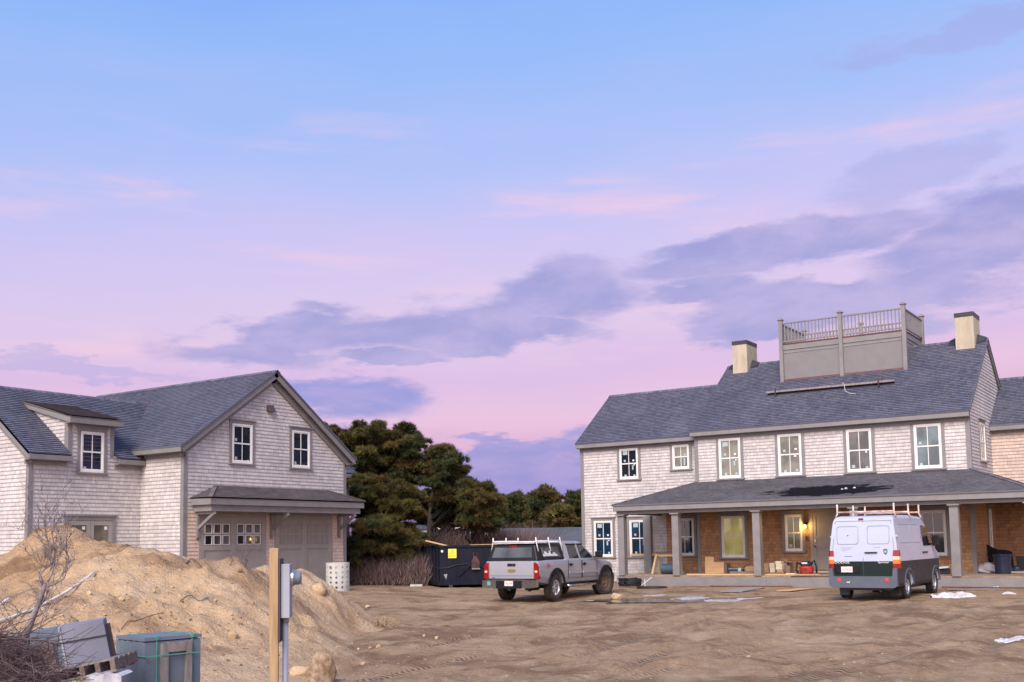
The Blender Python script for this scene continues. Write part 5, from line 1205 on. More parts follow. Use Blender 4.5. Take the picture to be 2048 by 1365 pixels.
# ------------------------------------------------------------------ site objects by the garage
c = survey(675.5, 1184, 38.6); c[2] = float(gz(c[0], c[1])); R_ = .42; H_ = 1.05
m = MB(); nn, rows = 48, 5
m.lathe([(R_, 0), (R_, H_), (R_-.07, H_), (R_-.07, 0), (R_, 0)], c-V3(0, 0, .05), Z_, nn)
ringo = thing('drywell_ring', 'pale precast concrete drywell ring full of round holes beside the garage door', 'concrete ring', c)
ro = m.build('shell', concrete_m, ringo, smooth=False)
hole_m = simple('drain_hole_shade', (.05, .05, .05), None, 5, .9)
cutters = []
for k in range(12):
    for j in range(rows):
        th = 2*math.pi*(k+.5*(0))/12+.12; d = V3(math.cos(th), math.sin(th), 0); cc = c+d*R_+V3(0, 0, .12+j*.175)-np.array(c)
        q = MB(); q.tube([cc-d*.2, cc+d*.15], .045 if j < rows-1 or k % 3 else .065, 12); cutters.append(q)
big = MB()
for q in cutters:
    k = len(big.v); big.v += q.v; big.f += [tuple(i+k for i in f) for f in q.f]; big.uv += q.uv; big.mi += q.mi
bo = big.build('cutter', black_m, None)
bo.location = ringo.location; bpy.context.view_layer.update()
try: cut(ro, [bo])
except Exception as ex: print('ring cut', ex)
# meter pedestal and its post
pq = survey(548.5, 1097, 11.2); gpost = float(hill_h(pq[0], pq[1]))
gpost = min(gpost, .4)
px_, py_ = pq[0], pq[1]; ztop = pq[2]
pole = thing('wooden_post', 'tall square treated wood post standing in the sand beside the meter', 'post', (px_, py_, gpost-.2), YAW+.10)
m = MB(); m.box(-.0435, .0435, -.0435, .0435, -.3, ztop-gpost+.2-.012); m.hexa([(-.045, -.045, ztop-gpost+.188), (.045, -.045, ztop-gpost+.188), (.045, .045, ztop-gpost+.188), (-.045, .045, ztop-gpost+.188), (-.036, -.036, ztop-gpost+.2), (.036, -.036, ztop-gpost+.2), (.036, .036, ztop-gpost+.2), (-.036, .036, ztop-gpost+.2)])
m.build('shaft', post_m, pole, local=True)
mt = thing('electric_meter', 'gray meter box with glass dome on a conduit, mounted beside the wooden post', 'meter', (px_, py_, gpost-.2), YAW+.10)
k_ = 11.2/FPX; zz = lambda py: ztop+(1097-py)*k_-(gpost-.2)
m = MB(); m.box(.048, .064, -.05, .30, zz(1283), zz(1118)); m.build('backing_board', simple('dark_backing', (.055, .04, .05), None, 6, .7), mt, local=True)
m = MB(); m.box(.066, .160, -.01, .27, zz(1236), zz(1130)); m.box(.064, .162, -.012, .272, zz(1131.5), zz(1129)); mb_ = m.build('meter_box', galv_m, mt, local=True, bevel=.008)
m = MB(); m.lathe([(.085, 0), (.085, .03), (.075, .035), (.075, .085), (.06, .105), (0, .11)], (.16, .13, zz(1157)), (1, 0, 0), 24); m.build('meter_dome', glass('meter_glass', (.30, .36, .46), .08), mb_, local=True, smooth=True)
m = MB(); m.lathe([(.09, 0), (.09, .028), (.08, .03)], (.16, .13, zz(1157)), (1, 0, 0), 24); m.build('meter_ring', alu_m, mb_, local=True)
m = MB(); m.tube([(.10, .10, -.5), (.105, .10, zz(1240))], .031, 14); m.tube([(.105, .10, zz(1246)), (.105, .10, zz(1236))], .036, 14); m.build('conduit', pvc_m, mt, local=True, smooth=True)

# ------------------------------------------------------------------ stones
def stone_mesh(seed, flat=.75, n=2):
    b = bmesh.new(); bmesh.ops.create_icosphere(b, subdivisions=n, radius=1.); r_ = np.random.default_rng(seed)
    ax = r_.normal(size=(11, 3)); ax /= np.linalg.norm(ax, axis=1)[:, None]; off = r_.uniform(.38, .78, 11)
    for v in b.verts:
        p = np.array(v.co)
        for a_, o_ in zip(ax, off):
            d = p@a_
            if d > o_: p = p-a_*(d-o_)*.85
        p *= 1+.05*math.sin(p[0]*5+seed)*math.cos(p[1]*6); p = p*1.45; v.co = p*np.array([1, .85, flat])
    for f in b.faces: f.smooth = n > 2
    me = bpy.data.meshes.new('stone'); b.to_mesh(me); b.free(); return me
SM = [stone_mesh(i, .65+.05*(i % 4), 2) for i in range(5)]
for me in SM: me.materials.append(stone_m)
def surf(x, y): return max(float(gz(x, y)), float(hill_h(x, y)) if -31 < x < -3 and 4 < y < 32 else -9, float(hill2_h(x, y)) if -33.5 < x < -14 and 8 < y < 30 else -9)
def hit(px, py, lo=9., hi=60.):
    d = np.arange(lo, hi, .05); P_ = EYE+d[:, None]*(CR*(px-1024)/FPX-CU*(py-682.5-SHY)/FPX+CF)
    x, y = P_[:, 0], P_[:, 1]; s_ = gz(x, y)
    s_ = np.maximum(s_, np.where((x > -31) & (x < -3) & (y > 4) & (y < 32), hill_h(x, y), -9)); s_ = np.maximum(s_, np.where((x > -33.5) & (x < -14) & (y > 8) & (y < 30), hill2_h(x, y), -9))
    k = np.nonzero(P_[:, 2] <= s_)[0]; i = int(k[0]) if len(k) else len(d)-1
    return np.array([x[i], y[i], s_[i]]), float(d[i])
def stone(px, py, wpx, label, me=None, mat=None, group=None, name='stone', sink=.3, sx=1., sz=1., rot=0):
    p, d = hit(px, py); r_ = wpx*d/FPX/2
    o = bpy.data.objects.new(name, me or SM[int(px) % 5]); COL.objects.link(o); o.location = (p[0], p[1], p[2]+r_*sz*(.6-sink)); o.scale = (r_*sx, r_, r_*sz); o.rotation_euler = (0, 0, rot or px)
    return tag(o, label, 'rock', group)
bm1, bm2 = stone_mesh(21, .95, 4), stone_mesh(33, .85, 3)
bm1.materials.append(stone2_m); bm2.materials.append(stone_m)
stone(640, 1368, 62, 'large rust-stained boulder half buried at the foot of the wooden post', bm1, name='boulder', sink=.2, sz=1.25, rot=1.1)
stone(600, 1352, 30, 'low pale rock wedged between the meter conduit and the rusty boulder', bm2, name='rock', rot=.5)
stone(641, 1186, 30, 'rounded tan boulder on the heap beside the drywell ring', bm2, name='boulder', sink=.25, rot=2.)
stone(242, 1205, 11, 'pale stone on the sand above the leaning slab crate', group='stones on the sand heap', sink=.1)
stone(235, 1226, 9, 'dull stone just below the palest stone on the slope', group='stones on the sand heap', sink=.1)
for px, py, wd, lb in ((345, 1178, 7, 'small white stone high on the slope under the glazed garage door'), (308, 1186, 6, 'small stone beside the dark hollow in the slope'), (300, 1215, 7, 'stone at the edge of the dark hollow'), (468, 1278, 18, 'flat pinkish stone on the sand between strapped crate and post'), (432, 1203, 7, 'small pale stone below the heap top near the post'),
                       (453, 1226, 6, 'tiny stone on the pale slope near the post'), (360, 1143, 6, 'tiny stone near the heap crest'), (520, 1318, 7, 'small stone low beside the wooden post'), (735, 1216, 9, 'pale stone at the foot of the heap toward the dumpster'),
                       (756, 1296, 10, 'white stone lying on the dirt where the heap ends'), (741, 1299, 7, 'smaller stone beside the white stone at the heap end'), (873, 1278, 8, 'pale flat stone alone in the middle of the dirt yard'), (848, 1274, 6, 'small stone near the flat stone in the dirt yard')):
    stone(px, py, wd, lb, group='stones on the sand heap' if px < 740 else 'stones in the yard', sink=.1)
stone(1232, 1199, 26, 'pale triangular rock by the puddle near the pickup wheel', SM[1], name='rock', sink=.1, rot=.8, sz=.75)
# loose gravel washed out of the heaps and trodden into the yard
def gravel(name, n, px0, px1, py0, py1, label, seed, smin=.010, smax=.032):
    r1 = np.random.default_rng(seed); m = MB(); base_v = []
    b = bmesh.new(); bmesh.ops.create_icosphere(b, subdivisions=1, radius=1.); bv_ = np.array([v.co for v in b.verts]); bf = [[v.index for v in f.verts] for f in b.faces]; b.free()
    for i in range(n):
        px, py = r1.uniform(px0, px1), py0+(py1-py0)*r1.random()**.8; p, d = hit(px, py, 9.5)
        if d > 45: continue
        s_ = r1.uniform(smin, smax)*(1+1.3*(r1.random() < .06)); A = bv_*(1+r1.normal(0, .16, (len(bv_), 1)))*s_*np.array([1, r1.uniform(.6, 1), r1.uniform(.5, .8)])+p+V3(0, 0, s_*.15)
        k = len(m.v); m.v += [tuple(q) for q in A]; mi = int(r1.random() < .72)
        for f in bf: m.f.append(tuple(k+j for j in f)); m.uv += [(0, 0)]*3; m.mi.append(mi)
    o = m.build(name, [stone_m, simple('grey_brown_clod', (.25, .17, .10), (.15, .095, .055), 9, .95)], None); tag(o, label, 'gravel'); o['kind'] = 'stuff'
gravel('gravel', 420, 60, 760, 1130, 1360, 'small stones and clods scattered over the sand heaps', 41); gravel('gravel', 300, 660, 2040, 1195, 1362, 'small stones and clods trodden into the dirt yard', 42, .007, .020)
# ------------------------------------------------------------------ pipes, roots, twigs
def pipe(p0, p1, r_, label):
    n = 14; a_, b_ = np.array(hit(*p0)[0]), np.array(hit(*p1)[0]); pts = [a_*(1-i/n)+b_*i/n for i in range(n+1)]
    pts = [V3(q[0], q[1], 0) for q in pts]; hs_ = [surf(q[0], q[1]) for q in pts]; 
    co = np.polyfit(np.arange(n+1), hs_, 2); lift = max(h-np.polyval(co, i) for i, h in enumerate(hs_))*.6
    pts = [V3(q[0], q[1], np.polyval(co, i)+lift+r_) for i, q in enumerate(pts)]
    solo(MB().tube(pts, r_, 10), 'plastic_pipe', whitepvc_m, label, 'pipe', loc=pts[0], smooth=True)
pipe((-25, 1262), (190, 1153), .024, 'long white plastic pipe lying across the two sand heaps')
pipe((-30, 1232), (18, 1203), .024, 'short white pipe end by the dark hollow in the orange heap')
def smooth_line(pts, k=4):
    P_ = [np.asarray(p, float) for p in pts]; P_ = [2*P_[0]-P_[1]]+P_+[2*P_[-1]-P_[-2]]; out = []
    for i in range(1, len(P_)-2):
        for j in range(k):
            s_ = j/k; a_, b_, c_, d_ = P_[i-1:i+3]; out.append(.5*(2*b_+(c_-a_)*s_+(2*a_-5*b_+4*c_-d_)*s_**2+(3*b_-a_-3*c_+d_)*s_**3))
    return out+[P_[-2]]
def rootlet(pts_px, r_, label, lift=.03, name='root'):
    pts = []
    for i, (px, py) in enumerate(pts_px): p, d = hit(px, py); pts.append(p+V3(0, 0, lift*(1+.8*math.sin(i*2.1))))
    pts = smooth_line(pts)
    solo(MB().tube(pts, [r_*(1-.5*i/len(pts)) for i in range(len(pts))], 6), name, twigdark_m, label, 'root', loc=pts[0], group='roots on the sand heap', smooth=True)
rootlet([(243, 1262), (258, 1252), (275, 1243), (300, 1236), (326, 1233)], .010, 'thin arched root behind the strapped slab crate')
rootlet([(360, 1207), (380, 1200), (398, 1206), (418, 1199)], .010, 'dark crooked root on the slope below the heap crest')
rootlet([(372, 1130), (385, 1126), (402, 1136), (396, 1142)], .012, 'dark root tuft at the heap crest under the glazed garage door')
tw = MB()
for (bx_, tx, h_) in ((463, 461, 36), (492, 497, 58), (494, 488, 40)):
    p, d = hit(bx_, 1136 if bx_ < 480 else 1140); k = d/FPX
    q = [p+R2*(tx-bx_)*k*f+R2*.04*math.sin(f*9+bx_)+V3(0, 0, h_*k*f) for f in np.linspace(0, 1, 6)]; tw.tube(q, [.010*(1-.7*i/5) for i in range(6)], 5)
    for i in (2, 3, 4): tw.tube([q[i], q[i]+R2*(.10 if i % 2 else -.12)+V3(0, 0, .09), q[i]+R2*(.13 if i % 2 else -.1)+V3(0, 0, .2)], [.006, .004, .002], 4)
solo(tw, 'bare_sprig', twigdark_m, 'bare dark sprigs growing on the heap crest before the garage door', 'twig', loc=hit(480, 1138)[0])
# root tuft at the toe
rt = MB(); p, d = hit(765, 1255)
for i in range(26):
    a_ = rng.uniform(0, 6.28); L_ = rng.uniform(.15, .5); q0 = p+V3(*rng.normal(0, .12, 2), .02); rt.tube([q0, q0+V3(math.cos(a_)*L_*.5, math.sin(a_)*L_*.5, .06+.18*rng.random()), q0+V3(math.cos(a_)*L_, math.sin(a_)*L_, .01+.1*rng.random())], [.012, .008, .004], 5)
solo(rt, 'root_tuft', simple('straw_roots', (.40, .29, .17), (.28, .19, .11), 8, .9), 'tuft of straw-coloured roots at the foot of the pale heap', 'roots', loc=p)

# ------------------------------------------------------------------ slab crates
def frame_at(px, py, d, turn):
    o = survey(px, py, d); e1 = R2*math.cos(turn)+F2*math.sin(turn); e2 = -R2*math.sin(turn)+F2*math.cos(turn); return o, e1, e2
# strapped crate
o, e1, e2 = frame_at(290, 1273, 12.3, rad(47)); topz = o[2]; base = V3(o[0], o[1], .12)
cr = thing('slab_crate', 'block of dark bluestone slabs bound with green straps and gray battens', 'stone slabs', base)
B = lambda a_, b_, z: V3(base[0], base[1], 0)+e1*a_+e2*b_+V3(0, 0, z)
def cbox(mb, a0, a1, b0, b1, z0, z1): return mb.hexa([B(a0, b0, z0), B(a1, b0, z0), B(a1, b1, z0), B(a0, b1, z0), B(a0, b0, z1), B(a1, b0, z1), B(a1, b1, z1), B(a0, b1, z1)])
W_, D_ = .71, .68
m = MB()
for i in range(14): cbox(m, .001*(i % 2), W_-.001*(i % 3), D_*i/14+.0004, D_*(i+1)/14-.0006, .15, topz-.075+.006*((i*7) % 3))
cbox(m, .004, W_-.008, .004, D_-.004, .16, topz-.085); m.build('slabs', slate_m, cr)
m = MB(); cbox(m, -.01, W_+.01, -.01, D_*.98, topz-.06, topz-.02); m.build('top_slab', slate_m, cr)
for a0, a1, z0, z1, nm in ((.19, .27, .05, topz-.10, 'batten'), (.50, .57, .05, topz-.085, 'batten'), (.271, .499, topz-.20, topz-.09, 'cross_batten')): m = MB(); cbox(m, a0, a1, -.05, -.004, z0, z1); m.build(nm, greywood_m, cr)
for a_ in (.135, .585): m = MB(); cbox(m, a_, a_+.012, -.015, -.006, .1, topz-.021); cbox(m, a_, a_+.016, -.015, D_, topz-.018, topz-.013); cbox(m, a_-.012, a_+.03, -.022, .03, topz-.05, topz-.005); m.build('strap', strap_m, cr)
m = MB(); cbox(m, -.008, .69, -.058, -.052, topz-.235, topz-.222); cbox(m, -.018, -.012, -.058, D_*.9, topz-.235, topz-.222); m.build('strap', strap_m, cr)
# leaning crate
o, e1, e2 = frame_at(206, 1240, 11.6, rad(17)); tl_ = rad(9)
ex = nrm(e1*math.cos(tl_)+Z_*math.sin(tl_)*.95); ez = nrm(Z_*math.cos(tl_)-e1*math.sin(tl_)*-.0+e1*(-.0)); ez = nrm(Z_*1.0-e1*.20)
base = V3(o[0], o[1], .2)
lc = thing('slab_crate', 'tilted crate of pale bluestone slabs with brown battens, sagging on a pallet', 'stone slabs', base)
TB = o
def tb(mb, a0, a1, b0, b1, z0, z1): 
    P = lambda a_, b_, z: TB+ex*a_+e2*b_+ez*z
    return mb.hexa([P(a0, b0, z0), P(a1, b0, z0), P(a1, b1, z0), P(a0, b1, z0), P(a0, b0, z1), P(a1, b0, z1), P(a1, b1, z1), P(a0, b1, z1)])
m = MB(); tb(m, -.43, 0, 0, .5, -.50, 0); m.build('slabs', slate2_m, lc)
m = MB(); tb(m, -.455, -.434, -.008, .5, -.52, .004); m.build('edge_slab', simple('light_slab_edge', (.36, .37, .41), None, 5, .8), lc)
m = MB(); tb(m, -.98, -.457, .01, .5, -.54, -.005); m.build('slabs', slate_m, lc)
m = MB(); tb(m, -.98, .006, -.014, -.009, -.172, -.160); m.build('strap', tar_m, lc)
m = MB(); tb(m, -.64, -.53, -.04, -.002, -.62, -.14); tb(m, -.98, -.641, -.035, -.002, -.30, -.17); m.build('batten', brownwood_m, lc)
m = MB(); tb(m, .012, .055, .05, .12, -.50, -.05); m.build('corner_stake', simple('dark_stake', (.045, .032, .034), None, 6, .8), lc)
# pallet below it
o, e1, e2 = frame_at(152, 1336, 11.2, rad(3)); ex2 = nrm(e1*math.cos(rad(11))+Z_*math.sin(rad(11))); ez2 = nrm(Z_-e1*.19)
pal = thing('pallet', 'brown wooden pallet tipped up under the tilted slab crate', 'pallet', V3(o[0], o[1], .1))
def pb_(mb, a0, a1, b0, b1, z0, z1):
    P = lambda a_, b_, z: o+ex2*a_+e2*b_+ez2*z
    return mb.hexa([P(a0, b0, z0), P(a1, b0, z0), P(a1, b1, z0), P(a0, b1, z0), P(a0, b0, z1), P(a1, b0, z1), P(a1, b1, z1), P(a0, b1, z1)])
for i in range(5): m = MB(); pb_(m, -.35, .40, .0+i*.17, .12+i*.17, .0, .022); m.build('deck_board', greywood_m, pal)
for a_ in (-.33, .03, .19, .345): m = MB(); pb_(m, a_, a_+.05, .0, .8, -.100, -.001); m.build('stringer', brownwood_m, pal)
for i in range(3): m = MB(); pb_(m, -.35, .40, .0+i*.33, .1+i*.33, -.122, -.101); m.build('bottom_board', greywood_m, pal)
m = MB(); o2 = survey(172, 1352, 11.0); nx_, ny_ = 10, 5; P = lambda i, j: o2+e1*(.36*i/nx_)+e2*(.0+.03*math.sin(i))+V3(0, 0, -.34*j/ny_+.012*math.sin(i*1.7+j))
for i in range(nx_):
    for j in range(ny_): m.poly([P(i, j+1), P(i+1, j+1), P(i+1, j), P(i, j)])
for i in range(nx_): m.poly([P(i, 0), P(i+1, 0), P(i+1, 0)+e2*.4, P(i, 0)+e2*.4])
solo(m, 'white_sheet', simple('crumpled_white_wrap', (.58, .57, .60), (.42, .41, .45), 7, .6, .5, 14), 'crumpled white wrapping hanging below the tipped pallet', 'plastic sheet', loc=o2, smooth=True)

# ------------------------------------------------------------------ bare sapling and brush
def branchy(m, p, d, L_, r_, depth, r0, up=.25, spread=.55):
    n = 4; pts = [p]; q = p.copy(); dd = d.copy()
    for i in range(n): dd = nrm(dd+r0.normal(0, .16, 3)+V3(0, 0, up*.25)); q = q+dd*L_/n; pts.append(q.copy())
    m.tube(pts, [r_*(1-.45*i/n) for i in range(n+1)], 6 if r_ > .01 else 4)
    if depth == 0: return
    for k in range(3 if depth > 1 else 4):
        i = r0.integers(1, n+1); nd = nrm(dd+r0.normal(0, spread, 3)+V3(0, 0, up)); branchy(m, pts[i], nd, L_*r0.uniform(.5, .8), max(r_*.5, .0022), depth-1, r0, up, spread)
r0 = np.random.default_rng(5); base = survey(38, 1300, 10.7); sap = MB()
P = lambda px, py, dd=0.: survey(px, py, 10.7+dd)
trunk = [P(30, 1318), P(42, 1290), P(58, 1255), P(70, 1225), P(82, 1195), P(90, 1168)]
sap.tube(trunk, [.040, .036, .033, .028, .025, .020], 10)
for pts_, r_ in (([P(88, 1172), P(80, 1150), P(88, 1140), P(102, 1130), (P(106, 1122)), P(98, 1105), P(96, 1085), P(92, 1066), P(88, 1050)], .011), ([P(92, 1175), P(110, 1168), P(128, 1158), P(134, 1140), P(137, 1115), P(132, 1098), P(122, 1080)], .009), ([P(95, 1165), P(103, 1150), P(108, 1130), P(110, 1100), P(104, 1070), P(100, 1040)], .009), ([P(85, 1172), P(78, 1158), P(78, 1148), P(92, 1136), P(104, 1130)], .008)):
    sap.tube(pts_, [r_*(1-.6*i/len(pts_)) for i in range(len(pts_))], 6)
    pts_ = pts_
    for i in range(1, len(pts_)):
        for k in range(2 if i > 2 else 1): branchy(sap, pts_[i], nrm(R2*r0.normal(0, .8)+F2*r0.normal(0, .5)+V3(0, 0, .9)), r0.uniform(.12, .32), .0034, 2, r0, .35, .7)
for px, py in ((58, 1255), (50, 1272), (66, 1236), (72, 1222)):
    for k in range(2): branchy(sap, P(px, py), nrm(R2*r0.normal(0, 1.)+F2*r0.normal(0, .4)+V3(0, 0, .35)), r0.uniform(.25, .45), .005, 2, r0, .15, .6)
solo(sap, 'bare_sapling', twig_m, 'bare gray sapling leaning over the tilted slab crate', 'sapling', loc=trunk[0], smooth=True)
br = MB(); r0 = np.random.default_rng(8)
for i in range(820):
    px = r0.uniform(-70, 105); top = 1262+max(0, px-12)*.62+ 8+(r0.random()**1.3)*95; dd = r0.uniform(8.9, 10.3)
    p = survey(px, top, dd); L_ = r0.uniform(.15, .55); a_ = r0.uniform(0, 6.28); d = nrm(V3(math.cos(a_), math.sin(a_), r0.normal(.05, .35))); rr = r0.uniform(.0025, .006)
    br.tube([p, p+d*L_*.5+V3(*r0.normal(0, .03, 3)), p+d*L_+V3(*r0.normal(0, .07, 3))], [rr, rr*.8, rr*.4], 4, caps=False, mi=int(r0.random() < .28))
for i in range(46):
    px = r0.uniform(-60, 130); p = survey(px, 1290+max(0, px)*.4+r0.uniform(0, 55), r0.uniform(8.8, 9.6)); branchy(br, p, nrm(R2*r0.normal(0, 1)+V3(0, 0, .15)), r0.uniform(.12, .26), .0035, 1, r0, .0, .7)
core = MB()
solo(br, 'brush_pile', [brush_m, twigdark_m], 'purple-brown tangle of cut twigs in front of the slab crates', 'brush pile', loc=survey(40, 1365, 9.6))
m = MB(); q = survey(20, 1365, 9.9); Xg, Yg = np.meshgrid(np.linspace(-1.2, .72, 26), np.linspace(-.9, .8, 20))
hh = np.clip(1.05-np.clip(Xg+.1, 0, 9)*.75-.55*Yg**2, -.4, 1.2)*.75+.10*fbm(Xg*4, Yg*4, 3)
wx, wy = q[0]+Xg*R2[0]+Yg*F2[0], q[1]+Xg*R2[1]+Yg*F2[1]
so = sheet('leaf_litter', wx, wy, np.maximum(hh+.05, -.1), simple('dark_litter', (.035, .022, .024), (.06, .040, .036), 14, .95, .8, 30), origin=(float(q[0]), float(q[1]), 0.)); tag(so, 'dark leaf litter heaped under the tangle of cut twigs', 'leaf litter'); so['kind'] = 'stuff'
# ------------------------------------------------------------------ things on the porch (y = depth into the porch)
def onp(px, y): # x of a photo column on the porch floor line at depth y
    d = (y-EYE[1]); 
    a = CR*(px-1024)/FPX-CU*(1150-682.5-SHY)/FPX+CF; return float(a[0]*d/a[1])
def zat(px, py, y):
    a = CR*(px-1024)/FPX-CU*(py-682.5-SHY)/FPX+CF; return float(EYE[2]+a[2]*(y/a[1]))
def bxt(name, px0, px1, py_top, y0, dep, mat, label, cat, zb=None, bevel=.006, group=None, mats2=None):
    x0, x1 = onp(px0, y0), onp(px1, y0); z0 = FL+.002 if zb is None else zb; z1 = zat((px0+px1)/2, py_top, y0)
    m = MB(); m.box(x0, x1, y0, y0+dep, z0, z1)
    return solo(m, name, mat, label, cat, loc=((x0+x1)/2, y0+dep/2, z0), group=group, bevel=bevel)
# sawhorse
y = 39.4; x0, x1 = onp(1312, y), onp(1362, y); z1 = zat(1335, 1106, y)
sh_ = thing('sawhorse', 'wooden sawhorse at the porch corner behind the second post', 'sawhorse', ((x0+x1)/2, y, FL))
m = MB(); m.box(x0, x1, y-.05, y+.05, z1-.14, z1-.001); m.build('top_beam', lumber_m, sh_); m = MB(); m.box(x0-.05, x1+.05, y-.16, y+.16, z1, z1+.03); m.build('top_board', brownwood_m, sh_)
for x in (x0+.13, x1-.13):
    for s_ in (-1, 1): m = MB(); m.beam((x-.10*(1 if x < (x0+x1)/2 else -1), y+s_*.30, FL), (x, y+s_*.06, z1-.02), X_, .035, .09); m.build('leg', lumber_m, sh_)
# tub roll
x0, x1 = onp(1324, 38.9), onp(1353, 38.9); m = MB(); m.lathe([(0, 0), (.20, 0), (.205, .02), (.20, x1-x0-.02), (.0, x1-x0)], (x0, 38.95, FL+.205), (1, 0, 0), 28); solo(m, 'tub', bluetarp_m, 'slate-blue plastic tub lying on its side under the sawhorse', 'tub', loc=(x0, 38.95, FL), smooth=False, bevel=.01)
# plywood L
y = 39.75; x0, x1, xm = onp(1409.5, y), onp(1447, y), onp(1427, y); zt_, zm = zat(1418, 1114, y), zat(1436, 1124.5, y)
m = MB(); m.prism([(0, FL), (x1-x0, FL), (x1-x0, zm), (xm-x0, zm), (xm-x0, zt_), (0, zt_)], (x0, y, 0), (1, 0, 0), (0, .06, 1), -.018); solo(m, 'plywood_sheet', ply_m, 'stepped plywood offcut leaning on the porch wall', 'plywood', loc=(x0, y, FL))
bxt('crate', 1447.8, 1454, 1127, 39.8, .35, brownwood_m, 'narrow dark wood crate beside the stepped plywood offcut', 'crate')
stk = [('slate tile', navy_m, 1456, 1478, 1140.5, .0), ]
bxt('flat_case', 1456, 1479, 1139.5, 39.3, .5, navy_m, 'flat dark navy case below the lit porch window', 'case'); bxt('lid', 1457, 1478, 1137, 39.32, .46, greywood_m, 'gray board lying on the flat navy case', 'board', zb=zat(1467, 1139.4, 39.3)+.002)
m = MB(); c = (onp(1480.5, 39.2), 39.2, FL); m.obox((c[0], c[1], zat(1480, 1141.5, 39.2)), nrm((1, 0, -.25)), Y_, nrm((.25, 0, 1)), .055, .08, .10); solo(m, 'white_carton', sticker_m, 'pale blue-white carton tilted against the navy case', 'carton', loc=c, bevel=.005)
bxt('cardboard_box', 1491, 1507.5, 1133, 39.4, .4, card_m, 'open tan cardboard box between carton and porch post', 'box')
m = MB(); x0 = onp(1491, 39.42); m.obox((x0+.02, 39.5, zat(1491, 1131, 39.42)), nrm((1, 0, .35)), Y_, Z_, .16, .16, .008); solo(m, 'box_flap', card_m, 'loose cardboard flap on the open tan box', 'cardboard', loc=(x0, 39.5, FL+.3))
bxt('cardboard_box', 1510, 1517, 1131, 39.5, .4, cream_m, 'cream box half hidden behind the third porch post', 'box')
bxt('cardboard_box', 1529, 1538, 1127, 39.5, .35, card_m, 'brown box just past the third porch post', 'box')
g = 'cartons on the porch'
bxt('carton', 1540, 1550, 1135.5, 39.3, .3, cream_m, 'lower of two cream cartons stacked by the brown box', 'carton', group=g); bxt('carton', 1539.5, 1549.5, 1126.5, 39.31, .28, cream_m, 'upper of two cream cartons stacked by the brown box', 'carton', zb=zat(1545, 1135.3, 39.3)+.002, group=g)
z0 = FL+.002
bxt('cardboard_box', 1554, 1566, 1139.8, 39.0, .3, card_m, 'small brown box under the tower of cream cartons', 'box')
bxt('carton', 1552, 1564.5, 1134.3, 39.02, .28, cream_m, 'bottom cream carton of the tower of three', 'carton', zb=zat(1558, 1139.6, 39.0)+.002, group=g); bxt('carton', 1552.5, 1565, 1128.8, 39.02, .28, cream_m, 'middle cream carton of the tower of three', 'carton', zb=zat(1558, 1134.1, 39.02)+.002, group=g); bxt('carton', 1551.5, 1563, 1123, 39.02, .28, cream_m, 'top cream carton of the tower of three', 'carton', zb=zat(1558, 1128.6, 39.02)+.002, group=g)
ob = bxt('cardboard_box', 1567.5, 1580, 1124, 39.4, .4, simple('dull_card', (.26, .19, .16), (.21, .15, .125), 3, .85), 'tall dull brown box with a dark label and open flap', 'box')
x0 = onp(1574.5, 39.4)-ob.location[0]; m = MB(); m.box(x0, x0+.11, -.205, -.2005, zat(1577, 1131.5, 39.4)-FL-.002, zat(1577, 1126, 39.4)-FL-.002); q = m.build('printed_label', tar_m, None); q.parent = ob
m = MB(); m.obox((.06, -.2, zat(1574, 1123, 39.4)-FL), nrm((1, 0, -.3)), Y_, Z_, .15, .10, .006); q = m.build('flap', card_m, None); q.parent = ob
# shop vacuum
cx_ = onp(1614, 38.9); vac = thing('wet_vacuum', 'red and dark blue wet vacuum by the front door', 'vacuum', (cx_, 38.9, FL))
m = MB(); m.lathe([(0, .03), (.22, .03), (.25, .10), (.25, .26), (.20, .31), (0, .31)], (cx_, 38.9, FL), Z_, 22); m.build('tank', redtool_m, vac, smooth=False, bevel=.01)
m = MB(); m.lathe([(.20, .312), (.225, .36), (.20, .44), (.12, .50), (0, .51)], (cx_-.02, 38.9, FL), Z_, 22); m.build('motor_head', navy_m, vac, smooth=True)
m = MB(); m.obox((cx_, 38.67, FL+.42), X_, nrm((0, 1, .3)), nrm((0, -.3, 1)), .10, .008, .03); m.build('maker_label', paper_m, vac)
m = MB(); m.tube([(cx_-.2, 38.9, FL+.36), (cx_-.33, 38.85, FL+.44), (cx_-.36, 38.8, FL+.2), (cx_-.28, 38.75, FL+.06)], .035, 10); m.tube([(cx_+.18, 38.95, FL+.40), (cx_+.25, 39.0, FL+.52), (cx_+.33, 39.0, FL+.3), (cx_+.36, 38.9, FL+.06)], .035, 10); m.build('hose', blackpl_m, vac, smooth=True)
m = MB(); m.box(cx_-.10, cx_+.10, 38.645, 38.66, FL+.14, FL+.24); m.build('drain_panel', simple('dark_red', (.2, .02, .012), None, 5, .5), vac)
for dx in (-.2, .2): m = MB(); m.lathe([(0, -.02), (.035, -.02), (.035, .02), (0, .02)], (cx_+dx, 38.74, FL+.036), X_, 12); m.build('caster', tar_m, vac)
